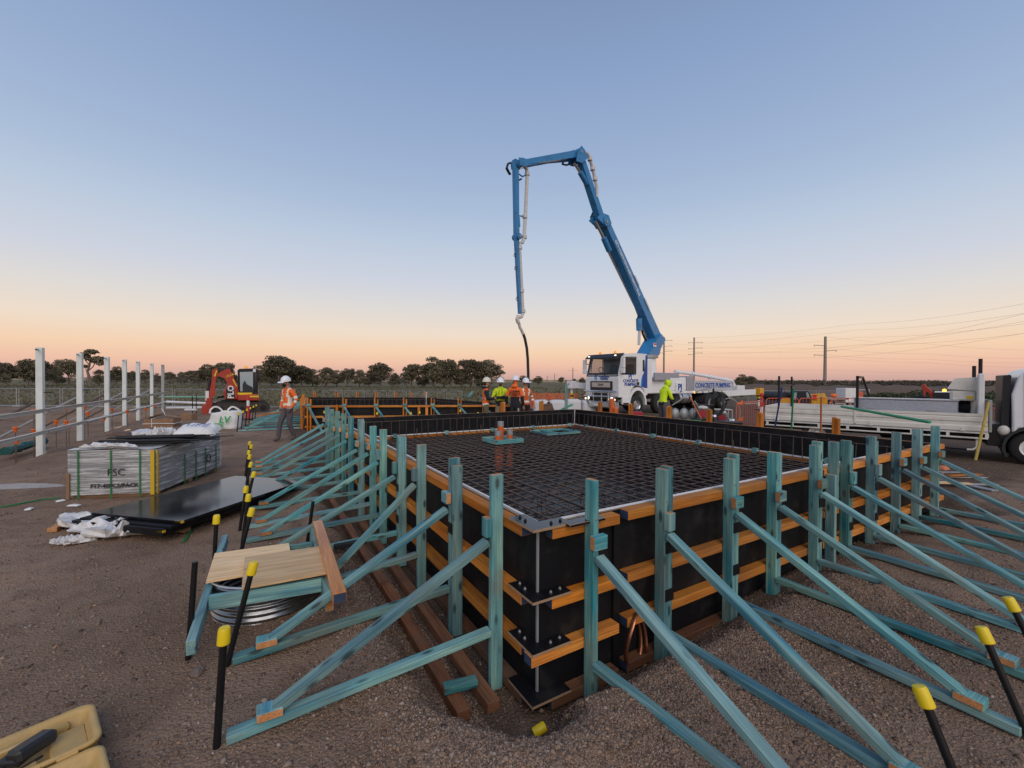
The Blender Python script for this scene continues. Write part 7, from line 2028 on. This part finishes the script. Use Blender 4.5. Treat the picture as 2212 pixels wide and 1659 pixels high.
def mesh_fence(pts, Y, h, label, grp, mt='barrier_mesh', post='barrier_orange'):
    t = thing('mesh_fence', label, 'mesh fence', V(pts[0].x, pts[0].y, 0), 0, grp)
    for i, p in enumerate(pts):
        mb = MB(); mb.cyl(V(p.x, p.y, -.02), V(p.x, p.y, h + .05), .025, n=6); part('post', mb, post, t)
        if i:
            a, b = pts[i - 1], p; d = (b - a); A = math.atan2(d.y, d.x)
            mb = MB(); mb.box((d.length / 2, 0, h / 2 + .05), (d.length - .06, .006, h - .1)); M = Matrix.Translation(V(a.x, a.y, 0)) @ Matrix.Rotation(A, 4, 'Z')
            link('mesh_panel', mb.mesh('mesh_panel', mt), M, t)
    return t
mesh_fence([V(dp(x, 850, 25.5).x, 25.5, 0) for x in (1138, 1160, 1182, 1204, 1226, 1248)], 25.5, 1.05, 'orange plastic mesh fence behind the white bags', None)
mesh_fence([V(dp(x, 850, 25.0).x, 25.0, 0) for x in (1262, 1290)], 25, 1.0, 'short orange mesh fence left of the pump truck', None)
for i, (x, y) in enumerate(((1140, 858), (1192, 857))):
    p = dp(x, 880, 26.5); t = thing('blue_drum' if not i else 'red_cone', ['blue plastic crate behind the orange mesh', 'red and white traffic cone behind the orange mesh'][i], 'crate' if not i else 'traffic cone', V(p.x, p.y, 0))
    with frame(t):
        if not i: grp_box('crate_body', (0, 0, .45), (.5, .5, .9), 'pole_blue', t, .03); grp_box('crate_lid', (0, 0, .92), (.54, .54, .05), 'pole_blue', t)
        else:
            for z0, z1, mt in ((0, .35, 'sign_red'), (.35, .6, 'white_paint'), (.6, .95, 'sign_red')):
                mb = MB(); mb.cyl((0, 0, z0), (0, 0, z1), .2 * (1 - z0 / 1.05), .2 * (1 - z1 / 1.05), n=10); part('cone_ring', mb, mt, t, True)
# teal trestles and grey post by the outrigger
o = beam('upright_post', V(*dp(1223, 900, 20).xy, 0), dp(1223, 829, 20), .12, .12, ['teal', 'teal'], None); tag(o, 'tall teal timber post standing left of the pump truck', 'timber post')
o = beam('grey_stake', V(*dp(1120, 900, 13.6).xy, 0), dp(1120, 882, 13.6), .10, .05, ['galv_dull', 'galv_dull'], None); tag(o, 'grey timber stake in front of the printed hoodie', 'timber stake')
c = dp(1185, 885, 19); t = thing('generator', 'dark compact generator standing left of the teal post', 'generator', V(c.x, c.y, 0))
with frame(t):
    mb = MB(); mb.prism([(-.35, 0), (-.25, .75), (.12, .8), (.22, .55), (.35, 0)], -.25, .25, 'xz'); part('casing', mb, 'dark_timber', t); grp_box('fuel_cap', (.0, 0, .82), (.12, .12, .08), 'dark_plastic', t)
for i, (xa, ya, xb, yb) in enumerate(((1200, 891, 1236, 874), (1165, 893, 1215, 899), (1195, 896, 1245, 894), (1040, 862, 1058, 848), (1010, 858, 1022, 846))):
    o = beam('loose_timber', dp(xa, ya, 20), dp(xb, yb, 20.6), .12, .06, [['pipe_green', 'teal', 'teal', 'teal', 'teal'][i]] * 2, None)
    tag(o, ['green timber leaning up beside the teal post', 'teal timber lying left of the generator', 'teal timber lying right of the generator', 'teal brace leaning behind the vest man', 'teal brace leaning at the right end of the far formwork'][i], 'timber', 'loose timbers behind the group')
# white pipes and green rail behind the steel frame
for i, (xa, ya, xb, yb, Y, r_, mt, lab) in enumerate(((360, 868, 466, 872, 24.5, .07, 'white_paint', 'upper white pipe lying behind the steel frame'), (360, 881, 465, 880, 23, .06, 'white_paint', 'middle white pipe lying behind the steel frame'), (400, 885, 425, 885, 22, .06, 'white_paint', 'short white pipe left of the excavator bucket'), (345, 857, 462, 858, 25.5, .05, 'pipe_mint', 'pale green rail left of the excavator'))):
    if mt == 'pipe_mint' and 'pipe_mint' not in MAT: mat('pipe_mint', (.2, .42, .32), .5)
    p, q = dp(xa, ya, Y), dp(xb, yb, Y)
    mb = MB(); mb.cyl(p, q, r_, n=8); o = part('lying_pipe', mb, mt, None, True); tag(o, lab, 'pipe', 'pipes behind the steel frame')
for i, x in enumerate((416, 424)):
    p = dp(x, 893, 22.4); stake(V(p.x, p.y, 0), V(0, 0, 0), 1.05 if i else .9, ['left bare black stake beside the excavator bucket', 'right bare black stake beside the excavator bucket'][i], 'bare stakes by the bucket', False)

# ------------------------------------------------------------------ temporary fence along the paddock
def fence(name, xs, Y, h, labf, grp):
    prev = None
    for i, (xa, xb) in enumerate(zip(xs, xs[1:])):
        a, b = dp(xa, 850, Y), dp(xb, 850, Y); a = V(a.x, a.y, 0); b = V(b.x, b.y, 0); d = (b - a).normalized(); a = a + d * .07; b = b - d * .07
        t = thing(name, labf(i), 'fence panel', a, 0, grp)
        mb = MB(); mb.tube([a + V(0, 0, .05), a + V(0, 0, h), b + V(0, 0, h), b + V(0, 0, .05)], .024, 6); part('panel_frame', mb, 'galv', t, True)
        mb = MB(); mb.cyl(a + V(0, 0, .1), b + V(0, 0, .1), .018, n=5); part('bottom_rail', mb, 'galv', t)
        L = (b - a).length; mb = MB(); mb.box((L / 2, 0, h / 2), (L - .03, .004, h - .06)); link('wire_mesh', mb.mesh('wire_mesh', 'fence_mesh'), Matrix.Translation(a) @ Matrix.Rotation(math.atan2(d.y, d.x), 4, 'Z'), t)
        mb = MB(); mb.box(a - d * .06 + V(0, 0, .06), (.5, .22, .12), b=.03); part('foot_block', mb, 'galv_dull', t)
fence('fence_panel', [-60, 38, 132, 218, 300, 375, 445, 556, 640], 26.5, 1.16, lambda i: '%s wire fence panel behind the white posts, counted from the left' % ORD[i], 'fence panels along the paddock')
fence('fence_panel', [695, 742, 789, 837, 881, 921, 962, 1000], 27.5, 1.08, lambda i: '%s wire fence panel behind the far formwork, counted from the left' % ORD[i], 'fence panels behind the far formwork')
fence('fence_panel', [1614, 1645, 1694, 1766, 1826, 1862], 33, 1.08, lambda i: '%s wire fence panel behind the telehandler, counted from the left' % ORD[i], 'fence panels behind the telehandler')
c = dp(1810, 868, 30); t = thing('water_tank_trailer', 'white box unit with a red reel right of the telehandler', 'trailer', V(c.x, c.y, 0))
with frame(t):
    grp_box('white_box', (.55, 0, .85), (.75, .9, 1.0), 'white_paint', t, .03); grp_box('red_reel', (1.35, 0, .8), (.5, .5, .6), 'barrier_orange', t, .06)
    mb = MB(); mb.tube([(1.0, -.5, .4), (1.0, -.5, 1.25), (1.75, -.5, 1.25), (1.75, -.5, .4)], .03, 6, closed=True); part('tube_frame', mb, 'white_paint', t, True)
    grp_box('flat_bed', (-.4, 0, .62), (1.6, .9, .12), 'galv_dull', t); mb = MB(); mb.ball((-.3, 0, .82), (.22, .2, .15), 10, 6); part('orange_bundle', mb, 'safety_orange', t, True)
    for x in (-.8, 1.2):
        for s_ in (-1, 1): wheel(t, (x, s_ * .4, .28), .28, .18, s_)
c = dp(1665, 870, 28); t = thing('pipe_stack', 'dark drain pipes stacked left of the telehandler', 'pipe stack', V(c.x, c.y, 0))
for k in range(5):
    mb = MB(); q = c + V((k % 3) * .62 + (.31 if k > 2 else 0), 0, 0); z = .3 + (.54 if k > 2 else 0); mb.cyl(V(q.x, q.y - 1, z), V(q.x, q.y + 1, z), .29, n=16, capmi=0); part('pipe', mb, 'hose', t, True)

# ------------------------------------------------------------------ trees
def leaf_cloud(rg, lobes, n, size):
    """leaf sprays: small bent quads scattered in the shells of lobes"""
    vs, fs = [], []
    w = np.array([l[1][0] * l[1][1] * l[1][2] for l in lobes]) ** .7; w /= w.sum()
    pick = rg.choice(len(lobes), n, p=w)
    for k in pick:
        c, r_ = lobes[k]
        d = rg.normal(size=3); d /= np.linalg.norm(d); rad = rg.random() ** .42
        p = np.array(c) + d * np.array(r_) * rad
        if d[2] < -.35 and rg.random() < .55: continue
        a = rg.normal(size=3); a /= np.linalg.norm(a); b = np.cross(a, rg.normal(size=3)); b /= np.linalg.norm(b)
        s_ = size * rg.uniform(.5, 1.3)
        i = len(vs)
        vs += [p - a * s_ - b * s_ * .45, p + a * s_ * .2 - b * s_ * .5, p + a * s_ + b * s_ * .1, p - a * s_ * .2 + b * s_ * .5]
        fs.append((i, i + 1, i + 2, i + 3))
    return vs, fs
def make_tree(seed, kind):
    """unit tree of height 1: kind 0 round gum, 1 umbrella crown, 2 slender leaning, 3 low dense"""
    rg = np.random.default_rng(seed); tr = MB(); lobes = []
    if kind == 2:
        stem = [(0, 0, 0), (-.03, 0, .2), (-.10, 0, .4), (-.06, .02, .58), (-.01, 0, .72)]
        limbs = [[(-.10, 0, .40), (.06, 0, .52), (.16, 0, .66), (.24, .02, .72)], [(-.06, .02, .58), (-.16, 0, .70), (-.20, 0, .80)], [(-.01, 0, .72), (.0, 0, .85), (.03, 0, .93)], [(-.04, 0, .3), (-.16, .02, .42), (-.2, .02, .5)]]
        lobes = [((.24, 0, .74), (.16, .12, .08)), ((.10, .05, .70), (.14, .12, .08)), ((-.20, 0, .84), (.12, .11, .08)), ((.02, 0, .94), (.15, .12, .07)), ((-.06, 0, .76), (.10, .10, .06)), ((.30, 0, .62), (.09, .09, .06)), ((-.22, .02, .54), (.08, .08, .05))]
        r0 = .030
    else:
        h0 = {0: .26, 1: .36, 3: .14}[kind]; W = {0: .50, 1: .60, 3: .52}[kind]
        lean = rg.uniform(-.08, .08)
        stem = [(0, 0, 0), (lean * .3, 0, h0 * .5), (lean * .7, 0, h0), (lean, 0, h0 + .2)]
        limbs = []; nl = {0: 7, 1: 9, 3: 6}[kind]
        for k in range(nl):
            a = 2 * PI * k / nl + rg.uniform(-.5, .5); e = rg.uniform(.55, 1.0)
            z1 = rg.uniform(.62, .88) if kind != 3 else rg.uniform(.4, .85)
            tip = (lean + W * .62 * e * math.cos(a), W * .62 * e * math.sin(a), z1 - .10 * e)
            mid = (lean * .9 + tip[0] * .42, tip[1] * .42, h0 + (tip[2] - h0) * .55)
            limbs.append([(lean * .7, 0, h0 * rg.uniform(.8, 1.15)), mid, tip])
            s_ = rg.uniform(.75, 1.2)
            lobes.append((tip, (.20 * s_, .20 * s_, .125 * s_)))
            lobes.append(((tip[0] * .7 + rg.uniform(-.1, .1), tip[1] * .7 + rg.uniform(-.1, .1), tip[2] + rg.uniform(.02, .12)), (.17 * s_, .17 * s_, .10 * s_)))
            if kind in (0, 1, 3): lobes.append(((tip[0] * 1.0, tip[1] * 1.0, tip[2] - rg.uniform(.14, .26)), (.15 * s_, .15 * s_, .11 * s_)))
        lobes.append(((lean, 0, .88), (.22, .2, .10)))
        if kind == 3:
            for k in range(6): lobes.append(((rg.uniform(-.34, .34), rg.uniform(-.3, .3), rg.uniform(.18, .35)), (.17, .16, .13)))
        if kind in (0, 1):
            for k in range(7): lobes.append(((rg.uniform(-.30, .30), rg.uniform(-.3, .3), rg.uniform(.36, .55)), (.16, .15, .10)))
        r0 = .034 if kind != 3 else .04
    tr.tube(stem, r0, 7, taper=np.linspace(1.15, .5, len(stem)))
    for l in limbs: tr.tube(l, r0 * .5, 5, taper=np.linspace(1, .3, len(l)))
    n = {0: 5200, 1: 4800, 2: 1900, 3: 5200}[kind]
    vs, fs = leaf_cloud(rg, lobes, n, .034)
    cm = bpy.data.meshes.new('crown'); cm.from_pydata([tuple(v) for v in vs], [], fs); cm.materials.append(MAT['gum_leaf'])
    return tr.mesh('trunk', 'trunk', True), cm
PROTO = {0: [make_tree(11, 0), make_tree(12, 0), make_tree(13, 0)], 1: [make_tree(21, 1), make_tree(22, 1)], 2: [make_tree(31, 2)], 3: [make_tree(41, 3), make_tree(42, 3), make_tree(43, 3)]}
# survey column, crown top, base row, kind, width factor
TREES = [(-8, 788, 836, 3, 1.0), (14, 783, 834, 0, 1.0), (58, 775, 834, 0, 1.1), (90, 778, 833, 3, .9), (114, 789, 831, 0, .9), (128, 799, 832, 3, .7), (150, 775, 830, 1, .9), (196, 757, 834, 2, 1.15), (214, 798, 832, 3, .8), (250, 791, 831, 0, 1.0), (264, 797, 830, 3, .8), (286, 801, 829, 0, .8),
         (313, 798, 829, 0, 1.1), (338, 806, 829, 3, .8), (368, 803, 829, 1, 1.0), (392, 803, 830, 3, .9), (412, 800, 831, 0, 1.0), (430, 801, 831, 3, .8), (447, 786, 834, 0, 1.0), (478, 783, 834, 0, 1.1), (500, 798, 833, 3, .9), (560, 789, 834, 0, 1.1), (586, 797, 835, 3, .9), (607, 768, 837, 1, 1.25), (632, 796, 836, 3, 1.0), (652, 789, 836, 0, 1.1), (676, 797, 835, 3, 1.0),
         (702, 793, 836, 3, 1.2), (728, 799, 835, 3, 1.0), (750, 795, 836, 1, .9), (776, 798, 835, 3, 1.0), (822, 783, 838, 0, 1.15), (796, 806, 836, 3, 1.0), (852, 805, 836, 3, .9), (888, 786, 837, 0, 1.0), (912, 800, 837, 3, .9), (936, 770, 838, 0, 1.1), (958, 792, 838, 3, 1.2), (974, 775, 838, 1, .9), (1000, 796, 838, 3, 1.0), (1018, 776, 838, 0, 1.0), (1040, 800, 838, 3, 1.0), (1058, 776, 838, 1, 1.15)]
TREES.sort()
for i, (x, yt, yb, kd, wf) in enumerate(TREES):
    g = gp(x, yb); top = dp(x, yt, g.y); H = top.z
    tm_, cm_ = PROTO[kd][i % len(PROTO[kd])]
    t = thing('gum_tree', '%s %s gum tree along the left and middle treeline, counted from the left' % (ORD[i] if i < 40 else ['forty-first', 'forty-second', 'forty-third', 'forty-fourth'][i - 40], ['round-crowned', 'flat-topped', 'slender leaning', 'low dense'][kd]), 'tree', V(g.x, g.y, 0), rnd.uniform(-.6, .6) if kd == 2 else rnd.uniform(0, 6.28), 'gum trees along the paddock')
    S = Matrix.Diagonal((H * wf, H * wf, H * 1.02, 1))
    link('trunk', tm_, WM[t] @ S, t); link('crown', cm_, WM[t] @ S, t)
far = [(1131, 811, 831, 0, 1.5), (1162, 812, 831, 3, 1.5), (1112, 820, 829, 3, 1.3), (1083, 822, 829, 3, 1.6), (1212, 815, 830, 0, 1.0), (1240, 818, 829, 3, 1.4), (1258, 815, 830, 0, 1.1), (1602, 808, 838, 3, 1.2), (1622, 812, 838, 0, 1.2)]
for i, (x, yt, yb, kd, wf) in enumerate(far):
    yb_ = yb + (0 if x < 1500 else 0)
    g = gp(x, yb_); H = dp(x, yt, g.y).z; tm_, cm_ = PROTO[kd][i % len(PROTO[kd])]
    t = thing('distant_tree', ['dark round tree right of the hanging hose', 'low dense tree behind the orange mesh, left of the truck', 'low tree behind the orange hoodie', 'small low tree right of the tall gums', 'small round tree left of the pump truck outrigger', 'low tree between two small round ones', 'round tree just left of the pump truck cab', 'dark dense tree above the rear of the pump truck', 'round tree at the left end of the right treeline'][i], 'tree', V(g.x, g.y, 0), i, 'distant trees in the middle')
    S = Matrix.Diagonal((H * wf, H * wf, H * 1.02, 1)); link('trunk', tm_, WM[t] @ S, t); link('crown', cm_, WM[t] @ S, t)
# far treeline that reads as one mass
rg = np.random.default_rng(77); vs, fs = [], []
for x0, x1, Y, yt, dens in ((1625, 2400, 122, 821.5, 420), (1640, 2380, 68, 834.5, 150), (1250, 1300, 240, 824, 16), (1050, 1270, 420, 826.5, 90), (-60, 460, 420, 813, 120), (-70, 460, 112, 812, 60), (440, 1075, 116, 810, 120)):
    for k in range(dens):
        x = rg.uniform(x0, x1); yy = yt + rg.uniform(-1.5, 3.5); p = dp(x, yy, Y * rg.uniform(.92, 1.12)); H = max(2.0, p.z); w = H * rg.uniform(.4, .7)
        lob = [((p.x + rg.uniform(-.5, .5) * w, p.y, H * q), (w, w * .7, H * .24)) for q in (.30, .55, .76)]
        a, b = leaf_cloud(rg, lob, 110, H * .075)
        o_ = len(vs); vs += a; fs += [tuple(i + o_ for i in f) for f in b]
cm = bpy.data.meshes.new('far_treeline'); cm.from_pydata([tuple(v) for v in vs], [], fs); cm.materials.append(MAT['far_leaf'])
o = link('far_treeline', cm, Matrix.Identity(4)); tag(o, 'low grey-brown line of distant scrub along the horizon', kind='stuff')
# saltbush shrubs on the right, fallen branches and tussocks in the paddock
def shrub(c, w, h, label, seed):
    rg = np.random.default_rng(seed)
    lob = [((rg.uniform(-.6, .6) * w, rg.uniform(-.4, .4) * w, h * rg.uniform(.3, .7)), (w * .4, w * .35, h * .32)) for _ in range(9)]
    a, b = leaf_cloud(rg, lob, 2600, .10)
    t = thing('saltbush', label, 'shrub', c, 0, 'saltbush shrubs behind the flatbed')
    m_ = bpy.data.meshes.new('foliage'); m_.from_pydata([tuple(v) for v in a], [], b); m_.materials.append(MAT['shrub_leaf']); link('foliage', m_, WM[t], t)
    mb = MB()
    for k in range(5): q = 2 * PI * k / 5; mb.tube([(0, 0, 0), (.2 * w * math.cos(q), .2 * w * math.sin(q), h * .3), (.4 * w * math.cos(q), .4 * w * math.sin(q), h * .6)], .03, 4)
    with frame(t): part('stems', mb, 'trunk', t)
for i, (x, y, Y, w, h) in enumerate(((1962, 870, 33, 2.6, 1.25), (1925, 868, 36, 1.6, .8), (2080, 872, 31, 2.2, 1.2), (2130, 870, 33, 2.0, 1.1), (1890, 868, 40, 1.5, .6))):
    p = dp(x, 850, Y); shrub(V(p.x, p.y, 0), w, h, ['largest green saltbush left of the far excavator', 'green saltbush beside the largest one', 'green saltbush right of the far excavator cab', 'green saltbush behind the tray headboard', 'smallest saltbush behind the black hoop rack'][i], 50 + i)
# spoil bank behind the vehicles on the right
mb = MB(); n, m = 90, 8; 
for i in range(n + 1):
    for j in range(m + 1):
        x = 22 + 62 * i / n; v = j / m; y = 52 + 9 * v + .10 * (x - 22); h = 1.25 * math.sin(PI * v) ** .8 * sst(0, .08, i / n) * (1 + .35 * noise.noise((x * .25, 3, 0)) + .25 * noise.noise((x * .9, v * 3, 1)))
        mb.v.append((x, y, max(-.05, h - .03)))
for i in range(n):
    for j in range(m): a = i * (m + 1) + j; mb.f.append((a, a + m + 1, a + m + 2, a + 1)); mb.m.append(0)
tag(part('earth_bank', mb, 'spoil', None, True), kind='structure')
# grass tussocks
rg = np.random.default_rng(5); N = 9000
Y = 29 + 75 * rg.random(N) ** 1.6; X = (rg.random(N) * 2 - 1) * (6 + 1.25 * Y)
keep = (Y - .75 * np.maximum(0, X)) > 27.5; X, Y = X[keep], Y[keep]; N = len(X)
vs = np.zeros((N, 12, 3)); sz = rg.uniform(.10, .32, N)
for k in range(4):
    a = rg.uniform(0, 2 * PI, N); w = sz * .5
    vs[:, 3 * k, :] = np.stack([X - np.cos(a) * w, Y - np.sin(a) * w, np.full(N, -.02)], 1)
    vs[:, 3 * k + 1, :] = np.stack([X + np.cos(a) * w, Y + np.sin(a) * w, np.full(N, -.02)], 1)
    vs[:, 3 * k + 2, :] = np.stack([X + rg.normal(0, .12, N), Y + rg.normal(0, .12, N), sz * rg.uniform(.5, 1.1, N)], 1)
F = np.arange(N * 12).reshape(-1, 3)
me = bpy.data.meshes.new('grass'); me.from_pydata(vs.reshape(-1, 3).tolist(), [], F.tolist()); me.materials.append(MAT['grass'])
o = link('grass', me, Matrix.Identity(4)); tag(o, 'dry tussock grass covering the paddock beyond the fence', kind='stuff')
# clods and logs in the paddock
for i, (x, y, r_) in enumerate(((528, 847, .5), (590, 843, .45), (640, 842, .4), (500, 845, .35), (960, 846, .5), (1085, 838, .4), (720, 845, .5))):
    g = gp(x, y); rock((g.x, g.y, 0), r_, '%s dark clump of earth in the paddock, counted from the left' % ORD[sorted([528, 590, 640, 500, 960, 1085, 720]).index(x)], 'earth clumps in the paddock', i + 3, .45)

# ------------------------------------------------------------------ power poles and wires
def pole(x, yt, Y, label, arms, r_=.16, h2=None):
    p = dp(x, yt, Y); t = thing('power_pole', label, 'power pole', V(p.x, p.y, 0), 0, 'power poles')
    mb = MB(); mb.cyl(V(p.x, p.y, -.1), p, r_ * 1.25, r_ * .85, n=8); part('pole', mb, 'power_pole', t, True)
    tips = []
    for y, w, s_ in arms:
        q = dp(x, y, Y); q = V(p.x, p.y, q.z); e = q + V(w * s_, 0, .12)
        mb = MB(); mb.bar(q, e, .10, .10); a = part('cross_arm', mb, 'power_pole', t)
        mb = MB(); mb.cyl(e, e - V(0, 0, .28), .06, n=6); part('insulator', mb, 'galv_dull', a); tips.append(e - V(0, 0, .28))
    return tips
YP = 78
tA = pole(1783, 727, YP, 'nearest tall power pole on the right with three staggered arms', [(747, 2.0, -1), (758, 2.0, 1), (768, 2.0, -1)], .24)
tB = pole(1499.5, 729, 115, 'right one of the two power poles behind the pump truck', [(740, 2.2, 1), (741, 1.5, -1), (752, 2.2, 1), (754, 1.5, -1), (763, 2.2, 1), (766, 1.5, -1)], .24)
tC = pole(1434.5, 728, 118, 'left one of the two power poles behind the pump truck', [(736, 2.2, 1), (739, 1.4, -1), (748, 2.2, 1), (751, 1.4, -1), (759, 2.2, 1), (763, 1.4, -1)], .24)
tD = pole(1237.5, 794, 230, 'distant power pole just left of the pump truck cab', [(801, 2.5, 1), (801, 2.5, -1)], .22)
for i, (x, yt, Y) in enumerate(((1198, 807, 300), (1182, 811, 340), (1165, 814, 380), (1213, 813, 330))):
    pole(x, yt, Y, '%s faint distant power pole behind the group, counted from the left' % ORD[[1165, 1182, 1198, 1213].index(x)], [(yt + 3, 2.5, 1)], .22)
def wire(pts, label, sag=0.0, r_=.012):
    mb = MB(); P_ = []
    for a, b in zip(pts, pts[1:]):
        for k in range(14): f = k / 14; P_.append(a.lerp(b, f) - V(0, 0, sag * 4 * f * (1 - f)))
    P_.append(pts[-1]); mb.tube(P_, r_, 4); o = part('power_line', mb, 'wire', None); tag(o, label, 'power line', 'power lines on the right')
W_ = [(1435, 741, 118, 1783, 752, YP, 2212, 694, 52), (1435, 755, 118, 1783, 759, YP, 2212, 678, 50), (1435, 765, 118, 1783, 772, YP, 2212, 720, 54), (1499, 730, 115, 1850, 700, 85, 2230, 653, 48), (1499, 742, 115, 1860, 712, 85, 2230, 674, 48), (1499, 753, 115, 1860, 728, 85, 2230, 697, 48), (1499, 765, 115, 1860, 744, 85, 2230, 718, 48)]
for i, a in enumerate(W_):
    wire([dp(a[0], a[1], a[2]), dp(a[3], a[4], a[5]), dp(a[6], a[7], a[8])], '%s power line rising to the right of the poles' % ORD[i], .5)
for i, (ya, yb) in enumerate(((752, 774), (766, 783), (771, 793), (727, 756))):
    wire([dp(1783, ya, YP), dp(2000, (ya + yb) / 2 + 1, 82), dp(2240, yb, 86)], '%s power line running level to the right from the nearest pole' % ORD[i], .3)
wire([dp(1499, 790, 115), dp(1800, 800, 125), dp(2240, 808, 130)], 'lowest faint power line just above the right treeline', .4, .016)
